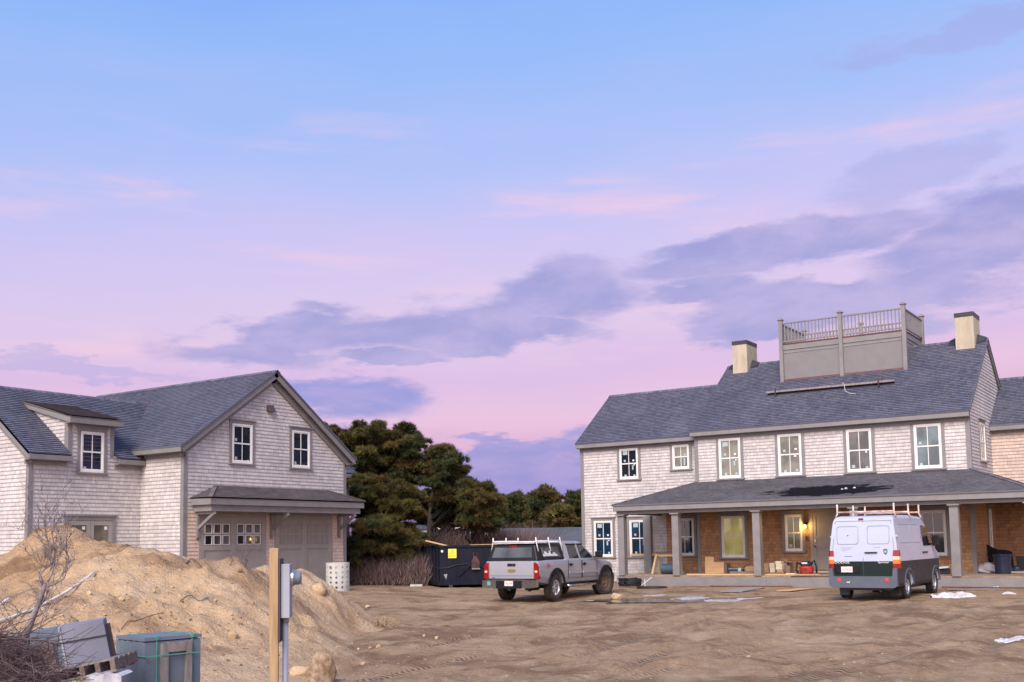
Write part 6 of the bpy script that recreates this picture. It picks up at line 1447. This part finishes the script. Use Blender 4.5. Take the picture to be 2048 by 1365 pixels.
# lumber along the edge of the floor
for px0, px1, y, zt_, mm, lb in ((1375, 1512, 37.95, .045, lumber_m, 'long pale board lying along the porch edge before the plywood'), (1527, 1640, 38.0, .04, ply_m, 'long reddish board lying along the porch edge near the cartons'), (1585, 1660, 37.62, .022, greywood_m, 'wide flat board lying before the front door'), (1460, 1512, 38.6, .12, brownwood_m, 'short dark plank lying before the tan cardboard box'), (1530, 1568, 38.5, .09, brownwood_m, 'short dark plank lying below the cream cartons'), (1572, 1590, 38.3, .06, cream_m, 'short pale offcut of board between cartons and vacuum')):
    x0, x1 = onp(px0, y), onp(px1, y); m = MB(); m.obox(((x0+x1)/2, y+.07, FL+zt_/2+.003), nrm((1, .02, 0)), Y_, Z_, (x1-x0)/2, .10 if zt_ > .03 else .24, zt_/2); solo(m, 'board', mm, lb, 'board', loc=((x0+x1)/2, y, FL))
m = MB(); m.box(onp(1255, 40.5), onp(1305, 40.5), LY-.14, LY-.10, zat(1285, 1112, 40.8), zat(1285, 1108, 40.8)); solo(m, 'batten', lumber_m, 'long stick resting across the window sill at the porch corner', 'stick', loc=(onp(1285, 40.5), LY-.12, 1.4))
# the far end of the porch
m = MB(); m.obox((onp(1886, 39.6), 39.7, FL+.10), X_, Y_, Z_, .20, .16, .095); solo(m, 'tool_case', navy_m, 'dark tool case on the porch between van and post', 'tool case', loc=(onp(1886, 39.6), 39.7, FL), bevel=.015)
m = MB(); m.obox((onp(1885, 39.5), 39.52, FL+.23), nrm((1, 0, .1)), Y_, Z_, .22, .12, .035); solo(m, 'paper_bundle', paper_m, 'white paper bundle on the dark tool case', 'paper', loc=(onp(1885, 39.5), 39.52, FL+.2), bevel=.01)
def leaner(px_b, px_t, py_t, y, w_, mat, label, th=.03):
    x0, x1 = onp(px_b, y), onp(px_t, y); z1 = zat(px_t, py_t, y); m = MB(); m.obox(((x0+x1)/2, y, (FL+z1)/2), nrm((x1-x0, .12, z1-FL)), nrm((z1-FL, 0, x0-x1)), Y_, np.hypot(x1-x0, z1-FL)/2, w_, th/2); solo(m, 'plank', mat, label, 'plank', loc=(x0, y, FL), group='planks leaning in the porch corner')
leaner(1978, 1957, 1081, 42.6, .085, greywood_m, 'pale gray plank leaning in the porch corner'); leaner(1970, 1955, 1083, 42.9, .09, simple('dark_plank', (.03, .026, .03), None, 5, .8), 'dark plank behind the pale leaning plank'); leaner(1963, 1956, 1088, 43.0, .08, bpy.data.materials['dark_plank'], 'darkest plank nearest the corner board in the porch corner')
# white bag
def lump(cx, cy, cz, rx_, ry_, rz_, seed, amp=.16):
    b = bmesh.new(); bmesh.ops.create_icosphere(b, subdivisions=4, radius=1.); r1 = np.random.default_rng(seed); ph = r1.uniform(0, 6, 6)
    for v in b.verts:
        p = np.array(v.co); k = 1+amp*(math.sin(p[0]*4+ph[0])*math.cos(p[1]*5+ph[1])+.5*math.sin(p[2]*8+p[0]*6+ph[2])); p = p*k; p[2] = max(p[2], -.55); v.co = (p[0]*rx_, p[1]*ry_, (p[2]+.55)*rz_)
    me = bpy.data.meshes.new('lump'); b.to_mesh(me); b.free(); me.polygons.foreach_set('use_smooth', [True]*len(me.polygons)); return me
def lump_obj(name, me, mat, loc, label, cat, **kw):
    me.materials.append(mat); o = bpy.data.objects.new(name, me); COL.objects.link(o); o.location = loc; return tag(o, label, cat, **kw)
lump_obj('plastic_bag', lump(0, 0, 0, .36, .3, .22, 3), whitebag_m, (onp(1971, 41), 41.0, FL), 'big white plastic bag lying below the leaning planks', 'bag')
# blue chair with tarp, bin, black box
xa = onp(1990, 42.4); chh = thing('camp_chair', 'folded navy camp chair behind the blue bin at the porch end', 'chair', (xa, 42.4, FL))
m = MB(); n = 14; P = lambda i, j: V3(xa-.50+1.12*i/n, 42.35+.22*j/6+.06*math.sin(i*.5), FL+.95-.55*(j/6)-.30*(i/n)**2.2+.05*math.sin(i*.6+j*.4))
for i in range(n):
    for j in range(6): m.poly([P(i, j+1), P(i+1, j+1), P(i+1, j), P(i, j)])
m.build('fabric', navy_m, chh, smooth=True)
for a_, b_ in (((xa-.45, 42.4, FL+.9), (xa+.3, 42.3, FL)), ((xa+.5, 42.4, FL+.65), (xa-.2, 42.5, FL)), ((xa+.1, 42.35, FL+.8), (xa+.55, 42.3, FL))): m = MB(); m.tube([a_, b_], .014, 8); m.build('frame_tube', tar_m, chh)
xa = onp(2006.5, 40.2); m = MB(); m.lathe([(0, 0), (.245, 0), (.285, .60), (.31, .61), (.31, .66), (.28, .66), (.255, .03), (0, .03)], (xa, 40.2, FL+.001), Z_, 24); solo(m, 'bin', navy_m, 'dark blue round waste bin standing at the porch end', 'bin', loc=(xa, 40.2, FL), smooth=False, bevel=.006)
m = MB(); xb = onp(2046, 42.5); m.box(xb-.16, xb+.3, 42.3, 42.7, FL+.16, FL+.55); m.box(xb-.2, xb+.34, 42.25, 42.75, FL+.06, FL+.159); solo(m, 'tool_chest', tar_m, 'black tool chest at the very end of the porch', 'tool chest', loc=(xb, 42.5, FL), bevel=.01)
m = MB(); xb = onp(2040, 41.2); m.box(xb-.4, xb+.5, 41.0, 41.3, FL+.003, FL+.05); solo(m, 'board', cream_m, 'pale board lying before the black tool chest', 'board', loc=(xb, 41.1, FL))
lump_obj('tarp', lump(0, 0, 0, .34, .25, .16, 9), navy_m, (onp(2022, 41.4), 41.4, FL), 'crumpled navy tarp spilling behind the blue bin', 'tarp')
m = MB(); xb = onp(1950, 39.6); m.obox((xb, 39.6, FL+.012), nrm((1, .15, 0)), Y_, Z_, .45, .22, .01); solo(m, 'board', greywood_m, 'flat gray board lying by the fifth porch post', 'board', loc=(xb, 39.6, FL))

# ------------------------------------------------------------------ things on the yard
def coil(px, py, rx_, turns, r_, label, mat, z=.0, seed=0, name='hose_coil'):
    c = ground_pt(px, py); c[:2] *= min(1., 36.85/c[1]); c[2] = float(gz(c[0], c[1])); m = MB(); pts = []; r1 = np.random.default_rng(seed)
    for i in range(turns*22): a_ = 2*math.pi*i/22; rr = rx_*(1+.06*math.sin(a_*.7+seed)); pts.append(c+V3(math.cos(a_)*rr+.02*math.sin(a_*3), math.sin(a_)*rr, r_+z*i/22*2*r_))
    m.tube(pts, r_, 8); solo(m, name, mat, label, 'hose', loc=c, smooth=True)
coil(1260, 1170, .40, 5, .032, 'coil of black hose standing against the porch skirt', black_m, .95, 1)
coil(1304, 1177, .52, 2, .022, 'loose loops of black hose on the dirt before the porch', black_m, .4, 2)
c = ground_pt(1290, 1174); c[:2] *= min(1., 36.8/c[1]); c[2] = float(gz(c[0], c[1])); m = MB(); m.tube([c+V3(-.25, .1, .02), c+V3(.1, .15, .28), c+V3(.2, .2, .36)], .016, 6); m.tube([c+V3(0, 0, .02), c+V3(-.1, .2, .30)], .012, 6); solo(m, 'stake', whitepvc_m, 'pale bent stakes among the black hose loops', 'stake', loc=c)
def flat_board(px0, py0, px1, py1, w_, mat, label, th=.02):
    a_, b_ = ground_pt(px0, py0), ground_pt(px1, py1); m = MB(); z_ = max(a_[2], b_[2], float(gz((a_[0]+b_[0])/2, (a_[1]+b_[1])/2)))+.03
    m.beam((a_[0], a_[1], a_[2]+.04), (b_[0], b_[1], b_[2]+.04), Z_, w_, th); solo(m, 'board', mat, label, 'board', loc=a_)
flat_board(1462, 1186, 1510, 1177, .75, simple('wet_grey_ply', (.30, .285, .25), (.24, .225, .20), 3, .7), 'grayish sheet of plywood lying on the dirt before the porch')
flat_board(1568, 1184, 1612, 1179, .55, ply_m, 'warped tan plywood scrap lying on the dirt before the front door'); flat_board(1892, 1181.5, 1998, 1180.5, .35, greywood_m, 'long gray board lying on the dirt between van and porch skirt')
flat_board(1420, 1173.8, 1584, 1174.6, .08, copper_m, 'thin dark red strip lying along the foot of the porch skirt', .03); flat_board(1885, 1176, 2060, 1178.0, .08, copper_m, 'dark strip along the porch foot beyond the van', .03)
def patch(name, px, py, ax_, by_, hgt, mat, label, cat, seed, rot=0., n=64, edge=.95, kindv='thing', thin=False):
    c = ground_pt(px, py); g = np.linspace(-1.25, 1.25, n); U, Vv = np.meshgrid(g, g)
    co, si = math.cos(YAW+rot), math.sin(YAW+rot); X = c[0]+U*ax_*co-Vv*by_*si; Y = c[1]+U*ax_*si+Vv*by_*co
    rr = np.hypot(U, Vv)+edge*fbm(U*2.2+seed, Vv*2.2, 4); f = 1-rr
    G = gz(X, Y)
    if thin: Z = np.full_like(G, np.percentile(G[f > 0], 62)) if (f > 0).any() else G
    else: Z = G+np.clip(f, -.2, None)**1*0+np.clip(f, 0, 1)**.7*hgt*(.8+1.1*np.clip(fbm(X*3.2+seed, Y*3.2, 4)+.25, 0, 1))
    keep = f > 0
    if not thin: Z = np.where(keep, np.maximum(Z, G+.006), G-.04)
    o = sheet(name, X, Y, Z, mat, keep, origin=tuple(map(float, c))); 
    if kindv: o['kind'] = kindv
    return tag(o, label, cat)
for i, (px, py, r_) in enumerate(((1684, 980, .035), (1692, 979, .05), (1709, 977.5, .045))):
    dv = CR*(px-1024)/FPX-CU*(py-682.5-SHY)/FPX+CF; sl = (pzt-pz0)/(HY-py0); k = (pz0+sl*(EYE[1]-py0)-EYE[2])/(dv[2]-sl*dv[1]); p = EYE+dv*k
    lump_obj('snow_scrap', lump(0, 0, 0, r_, r_, r_*.8, i+40, .25), snow_m, tuple(p), 'white snow scrap on the dark wet patch of the porch roof', 'snow', group='snow scraps on the porch roof')
snow2_m = simple('thin_grey_ice', (.42, .43, .47), (.30, .29, .30), 5, .35, .3, 18)
patch('snow_patch', 1905, 1195, .48, .36, .15, snow_m, 'largest heap of old snow, beside the white van', 'snow', 3)
patch('snow_patch', 1992, 1176.5, .24, .16, .07, snow_m, 'small snow scrap by the porch skirt beyond the van', 'snow', 9); patch('snow_patch', 2018, 1189, .20, .15, .04, snow_m, 'thin snow scrap on bare dirt beyond the largest snow heap', 'snow', 12)
patch('snow_patch', 2030, 1280, .30, .3, .07, snow_m, 'snow scrap at the edge of the yard nearest the road', 'snow', 15); patch('snow_patch', 1383, 1197, .55, .32, .03, snow2_m, 'thin icy streak at the far side of the puddle', 'snow', 21); patch('snow_patch', 1450, 1201, .52, .42, .03, snow2_m, 'icy crust at the puddle end before the porch', 'snow', 24); patch('snow_patch', 1498, 1197.5, .35, .16, .02, snow2_m, 'narrow ice streak past the icy crust', 'snow', 26); patch('snow_patch', 1312, 1192, .35, .25, .02, snow2_m, 'dull ice fleck in the puddle near the hose', 'snow', 28)
puddle_m = simple('muddy_water', (.10, .085, .08), (.14, .12, .11), 3, .12, .05, 20, spec=.6)
o = patch('puddle', 1330, 1201, 2.3, 1.25, 0, puddle_m, '', '', 5, .05, 150, .5, 'structure', True)
del o['label']; del o['category']
# clutter behind: covered stack, stone on it, plank, wire post
c = ground_pt(815, 1174); c = survey(818, 1172, 44.5); c[2] = float(gz(c[0], c[1])); 
ct = thing('covered_stack', 'low dark covered stack of lumber beside the dumpster', 'stack', c)
m = MB(); m.obox(c+V3(0, 0, .19), R2, F2, Z_, .42, .5, .16); m.build('cover', navy_m, ct, bevel=.03); 
for k in (-.3, .3): m = MB(); m.obox(c+R2*k+V3(0, 0, .02), R2, F2, Z_, .05, .5, .03); m.build('skid', tar_m, ct)
o = bpy.data.objects.new('stone', bm2); COL.objects.link(o); o.location = tuple(c+V3(.05, 0, .42)); o.scale = (.17, .15, .12); tag(o, 'tan stone weighing down the dark covered stack', 'rock')
c2 = survey(833, 1173, 43.); c2[2] = float(gz(c2[0], c2[1])); m = MB(); m.obox(c2+V3(0, 0, .05), R2, F2, Z_, .24, .14, .04); solo(m, 'pale_block', concrete_m, 'pale flat block lying between covered stack and dumpster', 'block', loc=c2)
for px, hgt in ((761.5, .62), (735, .5)):
    c2 = survey(px, 1172, 46.); c2[2] = float(gz(c2[0], c2[1])); m = MB(); m.tube([c2-V3(0, 0, .1), c2+V3(.01, 0, hgt)], .022, 6); solo(m, 'fence_stake', galv_m, 'taller thin gray stake in the brush behind the sand' if hgt > .6 else 'shorter gray stake near the garage corner', 'stake', loc=c2)
for px, lb in ((777, 'bluish plastic scrap by the brush edge'), (788, 'whitish plastic scrap nearest the covered stack')):
    c2 = survey(px, 1172, 45.); c2[2] = float(gz(c2[0], c2[1])); lump_obj('plastic_scrap', lump(0, 0, 0, .13, .12, .09, int(px), .3), whitebag_m if px > 780 else sticker_m, tuple(c2), lb, 'scrap')

# ------------------------------------------------------------------ houses beyond
def far_house(name, px0, px1, py_ridge, py_eave, dist, depth, label, wallm, roofm, wins, turn=0., down=3.5):
    a_, b_ = survey(px0, py_eave, dist), survey(px1, py_eave, dist); rd = survey((px0+px1)/2, py_ridge, dist+depth/2)[2]; ze_ = (a_[2]+b_[2])/2
    e1 = R2; c = V3(a_[0], a_[1], 0); Wd = np.linalg.norm((b_-a_)[:2]); h = thing(name, label, 'house', (c[0], c[1], ze_-down))
    Q = lambda e, p, z: c+e1*e+F2*p+V3(0, 0, z)
    m = MB()
    m.shingles([Q(0, 0, ze_-down), Q(Wd, 0, ze_-down), Q(Wd, 0, ze_), Q(0, 0, ze_)], Z_, exposure=.2); 
    for e in (0, Wd): m.poly([Q(e, 0, ze_-down), Q(e, depth, ze_-down), Q(e, depth, ze_), Q(e, depth/2, rd-.1), Q(e, 0, ze_)])
    m.poly([Q(0, depth, ze_-down), Q(Wd, depth, ze_-down), Q(Wd, depth, ze_), Q(0, depth, ze_)]); m.build('wall', wallm, h)
    m = MB(); o_ = .35; zz_ = ze_-.12
    m.shingles([Q(-o_, -o_, zz_), Q(Wd+o_, -o_, zz_), Q(Wd+o_, depth/2, rd), Q(-o_, depth/2, rd)], Z_, exposure=.14, lip=.02); m.shingles([Q(Wd+o_, depth+o_, zz_), Q(-o_, depth+o_, zz_), Q(-o_, depth/2, rd), Q(Wd+o_, depth/2, rd)], Z_, exposure=.14, lip=.02); m.build('roof', roofm, h)
    m = MB(); m.hexa([Q(-o_, -o_-.03, zz_-.2), Q(Wd+o_, -o_-.03, zz_-.2), Q(Wd+o_, -o_, zz_-.2), Q(-o_, -o_, zz_-.2), Q(-o_, -o_-.03, zz_-.03), Q(Wd+o_, -o_-.03, zz_-.03), Q(Wd+o_, -o_, zz_-.03), Q(-o_, -o_, zz_-.03)]); m.build('eave_fascia', white_m, h)
    for (e, z, w_, hh_) in wins:
        m = MB(); e = e*Wd; z = ze_-z
        for x0, x1, z0, z1 in ((e-.12, e, z, z+hh_), (e+w_, e+w_+.12, z, z+hh_), (e-.12, e+w_+.12, z+hh_, z+hh_+.14), (e-.12, e+w_+.12, z-.12, z), (e+w_/2-.04, e+w_/2+.04, z, z+hh_)): m.hexa([Q(x0, -.06, z0), Q(x1, -.06, z0), Q(x1, -.001, z0), Q(x0, -.001, z0), Q(x0, -.06, z1), Q(x1, -.06, z1), Q(x1, -.001, z1), Q(x0, -.001, z1)])
        wo = m.build('window', white_m, h); m = MB(); m.poly([Q(e, -.03, z), Q(e+w_, -.03, z), Q(e+w_, -.03, z+hh_), Q(e, -.03, z+hh_)]); m.build('pane', pane_dark, wo)
    return h, Q, Wd, rd
h, Q, Wd, rd = far_house('neighbour_house', 1012, 1330, 1055, 1100, 62, 7., 'low house with a long blue-gray shingle roof behind the pickup', wall_m, far_roof_m, [(.1, 1.9, .9, 1.2), (.4, 1.9, .9, 1.2)], down=3.)
m = MB(); c = survey(1008, 1075, 60.); m.obox(c-V3(0, 0, .6), R2, F2, Z_, .26, .3, .72); m.obox(c+V3(-.3, 0, -.5), R2, F2, Z_, .35, .3, .55); solo(m, 'roof_unit', simple('pale_blue_metal', (.42, .47, .60), None, 4, .4), 'small pale blue-white cabinet beside the low blue-gray roof', 'cabinet', loc=c-V3(0, 0, 1.3), bevel=.05)
far_house('distant_house', 868, 1000, 1022, 1052, 112, 8., 'distant gray house with white-trimmed windows seen between the pines', far_roof_m, far_roof_m, [(.06, 1.6, .8, 1.2), (.24, 1.6, .8, 1.2), (.42, 1.6, .8, 1.2), (.62, 1.6, 1.0, 1.2), (.82, 1.6, .8, 1.2)], down=4)
far_house('distant_house', 770, 850, 1046, 1060, 118, 7., 'smaller distant house with a pale eave behind the trunks', far_roof_m, far_roof_m, [(.2, 1.7, .8, 1.2), (.7, 1.7, .8, 1.2)], down=4)

# ------------------------------------------------------------------ pines
def needles(centres, radii, per, blades, L_, wdt, r1, base_cols, up=.45, flat=.55, shell=.5):
    """needle tufts set round the twig ends of every branch pad"""
    n = len(centres); C = np.repeat(centres, per, 0); Rr = np.repeat(radii, per); tone = np.repeat(base_cols, per, 0)
    d = r1.normal(size=(len(C), 3)); d /= np.linalg.norm(d, axis=1)[:, None]; d[:, 2] = np.abs(d[:, 2])*.85+d[:, 2]*.35-.08
    rad_ = Rr*(shell+(1-shell)*r1.random(len(C))**.6)
    Pp = C+d*np.stack([rad_, rad_, rad_*flat], 1)
    ax = d+np.array([0, 0, up])+r1.normal(0, .25, d.shape); ax /= np.linalg.norm(ax, axis=1)[:, None]
    tone = tone*(1+r1.normal(0, .22, (len(C), 1)))
    K = len(C); B_ = np.repeat(np.arange(K), blades); nd = ax[B_]+r1.normal(0, .62, (K*blades, 3)); nd /= np.linalg.norm(nd, axis=1)[:, None]
    sd = np.cross(nd, r1.normal(size=nd.shape)); sd /= np.linalg.norm(sd, axis=1)[:, None]; LL = L_*r1.uniform(.7, 1.25, (len(nd), 1))
    p = Pp[B_]; v = np.empty((len(nd), 3, 3)); v[:, 0] = p-sd*wdt/2; v[:, 1] = p+sd*wdt/2; v[:, 2] = p+nd*LL
    col = np.repeat(np.clip(tone[B_], .002, 1), 3, 0)
    return v.reshape(-1, 3), col
def tri_mesh(name, v, col, mat):
    me = bpy.data.meshes.new(name); n = len(v); me.vertices.add(n); me.vertices.foreach_set('co', v.astype('f').ravel()); me.loops.add(n); me.loops.foreach_set('vertex_index', np.arange(n, dtype='i'))
    me.polygons.add(n//3); me.polygons.foreach_set('loop_start', np.arange(0, n, 3, dtype='i')); me.polygons.foreach_set('loop_total', np.full(n//3, 3, 'i'))
    a_ = me.color_attributes.new('tone', 'FLOAT_COLOR', 'POINT'); a_.data.foreach_set('color', np.concatenate([col, np.ones((n, 1))], 1).astype('f').ravel())
    me.materials.append(mat); me.update(); me.validate(); return me
OLIVE = np.array([.078, .070, .021]); DGREEN = np.array([.044, .052, .020]); BROWN = np.array([.080, .056, .018])
def pine(name, label, base, H_, pads, seed, per=120, blades=10, L_=.21, wdt=.030, hue=(.6, .25, .15), group='pines beyond the yard', lean=(0, 0), trunk_r=.20, dark=1.):
    """pads: (right, ahead, up, radius) of each branch cloud relative to the base"""
    r1 = np.random.default_rng(seed); t_ = thing(name, label, 'tree', base, 0, group); b = np.array(base)
    C = np.array([b+R2*p[0]+F2*p[1]+V3(0, 0, p[2]) for p in pads]); Rd = np.array([p[3] for p in pads])
    cols = []
    for i in range(len(pads)): cols.append((OLIVE, DGREEN, BROWN)[r1.choice(3, p=hue)]*r1.uniform(.75, 1.3)*dark)
    m = MB(); zs = np.linspace(0, 1, 8); tp = [b+(R2*lean[0]+F2*lean[1])*z**1.5+R2*.12*math.sin(z*5+seed)+V3(0, 0, H_*.86*z-.2*(1-z)) for z in zs]; m.tube(tp, [trunk_r*(1.15-.85*z) for z in zs], 9)
    for c_, rd_ in zip(C, Rd):
        tz = np.clip((c_[2]-b[2])/H_/.86-.10-.12*r1.random(), .18, .96); k = tz*7; i = int(min(k, 6)); s_ = tp[i]*(1-(k-i))+tp[i+1]*(k-i)
        mid = (s_+c_)/2+V3(0, 0, -.04*np.linalg.norm(c_-s_))+r1.normal(0, .12, 3); m.tube([s_, mid, c_-V3(0, 0, rd_*.1)], [trunk_r*.30, trunk_r*.20, .02], 5)
        for q in range(5): e = c_+r1.normal(0, rd_*.45, 3)*np.array([1, 1, .5]); m.tube([mid*.35+c_*.65, e], [.022, .008], 4)
    m.build('trunk', bark_m, t_, smooth=True)
    sub, sr, sc_ = [], [], []
    for c_, rd_, co in zip(C, Rd, cols):      # every pad breaks up into small clouds
        k = max(4, int(9*rd_))
        for q in range(k):
            o_ = r1.normal(0, 1, 3); o_ /= np.linalg.norm(o_); o_[2] = o_[2]*.5+.12; sub.append(c_+o_*rd_*.85*r1.random()**.4); sr.append(rd_*r1.uniform(.20, .40)); sc_.append(co*r1.uniform(.8, 1.25))
    v, col = needles(np.array(sub), np.array(sr), per//3, blades, L_, wdt, r1, np.array(sc_))
    me = tri_mesh('crown', v-b, col, needle_m); o = bpy.data.objects.new('crown', me); COL.objects.link(o); o.parent = t_
    return t_
def crown_px(outline, dist, basept, seed, n, rmin=.55, rmax=1.0, deep=2.2, holes=()):
    """branch clouds scattered inside a surveyed outline (photo pixels at that distance) with depth"""
    r1 = np.random.default_rng(seed); P_ = np.array(outline, float); out = []; tries = 0
    def inside(x, y):
        c = False; j = len(P_)-1
        for i in range(len(P_)):
            if (P_[i, 1] > y) != (P_[j, 1] > y) and x < (P_[j, 0]-P_[i, 0])*(y-P_[i, 1])/(P_[j, 1]-P_[i, 1])+P_[i, 0]: c = not c
            j = i
        return c
    lo_, hi_ = P_.min(0), P_.max(0); cx = P_.mean(0); pts = []
    while len(out) < n and tries < 9000:
        tries += 1; x, y = r1.uniform(lo_[0], hi_[0]), r1.uniform(lo_[1], hi_[1])
        rr = r1.uniform(rmin, rmax); pr_ = rr*FPX/dist
        if not inside(x, y) or not inside(x, y-pr_*.62) or not inside(x-pr_*.9, y) or not inside(x+pr_*.9, y): continue
        if any((x-hx)**2+(y-hy)**2 < hr**2 for hx, hy, hr in holes): continue
        f = r1.uniform(-1, 1)*deep
        if any((x-a_)**2+(y-b_)**2+((f-c_)*FPX/dist*.8)**2 < (pr_*.50)**2 for a_, b_, c_ in pts): continue
        pts.append((x, y, f)); p = survey(x, y, dist)-np.array(basept); out.append((float(p@R2), float(p@F2)+f, float(p[2]), rr))
    return out
def base_at(px, py, dist):
    p = survey(px, py, dist); return (float(p[0]), float(p[1]), float(gz(p[0], p[1])))
def grow_pine(label, trunk_px, dist, outline, seed, n, holes=(), lean=(0, 0), **kw):
    b = base_at(trunk_px, 1150, dist); pads = crown_px(outline, dist, b, seed, n, kw.pop('rmin', .5), kw.pop('rmax', .95), kw.pop('deep', 2.2), holes)
    top = max(p[2]+p[3]*.5 for p in pads); return pine('pine_tree', label, b, top, pads, seed, lean=lean, **kw)
grow_pine('tallest broad pine whose crown rises right behind the garage gable', 775, 54, [(668, 905), (672, 862), (700, 850), (735, 843), (775, 845), (815, 853), (850, 872), (872, 900), (880, 950), (850, 985), (800, 975), (760, 960), (715, 965), (690, 950)], 1, 95, lean=(-.5, 0), hue=(.45, .35, .2), trunk_r=.24)
grow_pine('wide pine with dense rounded crown next to the tallest pine', 861, 52, [(845, 900), (860, 878), (890, 885), (915, 895), (935, 922), (945, 960), (955, 1000), (940, 1040), (895, 1035), (850, 1015), (838, 950)], 2, 70, lean=(.4, 0), hue=(.5, .25, .25), trunk_r=.22)
grow_pine('pine with open lower trunk standing next to the low blue-gray roof', 943, 50, [(905, 985), (925, 962), (955, 955), (985, 965), (1008, 985), (1020, 1015), (1020, 1050), (1000, 1068), (965, 1062), (935, 1060), (912, 1050), (900, 1020)], 3, 60, lean=(.5, 0), hue=(.55, .25, .2), trunk_r=.17)
grow_pine('slender pine showing just above the garage gable slope', 668, 58, [(640, 872), (650, 850), (668, 850), (682, 862), (690, 895), (690, 930), (665, 930), (650, 900)], 4, 26, hue=(.5, .3, .2))
grow_pine('dark pine behind the open pine trunk, closing the gap over the dumpster', 890, 57, [(812, 1000), (838, 980), (870, 972), (915, 985), (960, 990), (1000, 1000), (1008, 1040), (985, 1062), (940, 1050), (905, 1060), (872, 1056), (842, 1058), (815, 1040)], 9, 70, holes=((862, 1012, 10), (880, 1044, 7)), hue=(.3, .6, .1), dark=.8)
grow_pine('brownish pine hugging the garage corner below the tallest crown', 735, 47, [(692, 958), (720, 945), (770, 950), (815, 965), (850, 985), (856, 1030), (800, 1048), (760, 1040), (715, 1042), (692, 1030)], 5, 80, holes=((790, 965, 12),), hue=(.6, .2, .2), trunk_r=.2)
grow_pine('low sprawling pine whose boughs sweep down beside the garage', 752, 45, [(698, 1040), (730, 1028), (775, 1035), (810, 1045), (840, 1070), (862, 1095), (842, 1108), (815, 1130), (790, 1132), (755, 1112), (722, 1108), (700, 1095)], 6, 66, rmin=.4, rmax=.8, hue=(.55, .2, .25), dark=.9, trunk_r=.16)
grow_pine('small dark pine at the foot of the garage corner board', 722, 44.5, [(700, 1080), (720, 1072), (740, 1090), (742, 1120), (722, 1148), (704, 1148)], 7, 18, rmin=.3, rmax=.5, hue=(.4, .4, .2), dark=.8, trunk_r=.08)
far = [('far pine touching the corner of the big house', 1160, 88, [(1128, 1000), (1145, 985), (1180, 976), (1200, 1000), (1200, 1060), (1140, 1062), (1125, 1040)]), ('far round-topped pine in the middle of the tree line', 1088, 82, [(1045, 1005), (1065, 982), (1092, 969), (1115, 978), (1130, 1000), (1136, 1035), (1130, 1064), (1060, 1064), (1042, 1040)]), ('far blue-green pine between the open-trunked pine and the round-topped one', 1032, 92, [(1003, 995), (1020, 985), (1045, 984), (1062, 1005), (1062, 1058), (1010, 1060), (1000, 1030)]), ('far brown-tinged pine in front of the round-topped one', 1112, 78, [(1088, 1030), (1105, 1012), (1125, 1010), (1142, 1022), (1148, 1064), (1090, 1066)]), ('far pine filling the gap beside the open pine', 1000, 96, [(975, 1000), (990, 988), (1010, 990), (1020, 1020), (1018, 1062), (975, 1062)])]
for i, (lb, px, dist, ol) in enumerate(far):
    grow_pine(lb, px, dist, ol, 20+i, 60, rmin=.7, rmax=1.3, deep=2.5, per=70, blades=8, L_=.34, wdt=.085, hue=((.35, .6, .05), (.6, .35, .05), (.1, .9, .0), (.35, .15, .5), (.4, .5, .1))[i], group='pines along the far tree line', dark=1.0)
# bare thicket under the pines
def thicket(name, n, px0, px1, d0, d1, hmin, hmax, seed, label, mat, prof=None):
    r1 = np.random.default_rng(seed); px = r1.uniform(px0, px1, n); dd = r1.uniform(d0, d1, n)
    u_ = (px-1024)/FPX*dd; x = u_*R2[0]+dd*F2[0]; y = u_*R2[1]+dd*F2[1]; z = gz(x, y)
    hgt = r1.uniform(hmin, hmax, n)*(1+.45*fbm(x*.35, y*.35, 3)); b = np.stack([x, y, z-.05], 1)
    ln = r1.normal(0, .42, (n, 2)); tip = b+np.stack([ln[:, 0]*hgt, ln[:, 1]*hgt, hgt], 1); sd = R2*.016
    start = b+(tip-b)*r1.uniform(0, .55, (n, 1))
    v = np.empty((n, 3, 3)); w_ = r1.uniform(.5, 1.2, (n, 1)); v[:, 0] = start-sd*w_; v[:, 1] = start+sd*w_; v[:, 2] = tip
    tone = np.array([.115, .075, .074])*r1.uniform(.5, 1.6, (n, 1))*np.array([1, 1, 1])
    tone[r1.random(n) < .12] = (.20, .165, .15)
    me = tri_mesh(name, v.reshape(-1, 3), np.repeat(tone, 3, 0), mat); o = bpy.data.objects.new(name, me); COL.objects.link(o); tag(o, label, 'thicket'); o['kind'] = 'stuff'
thicket('thicket', 52000, 690, 1060, 50, 78, 1.3, 2.6, 31, 'bare purple-brown thicket of brush under the pines', needle_m)
thicket('undergrowth', 15000, 690, 850, 43.5, 50, .4, 1.3, 32, 'gray-brown weeds at the edge of the sand behind the garage', needle_m)
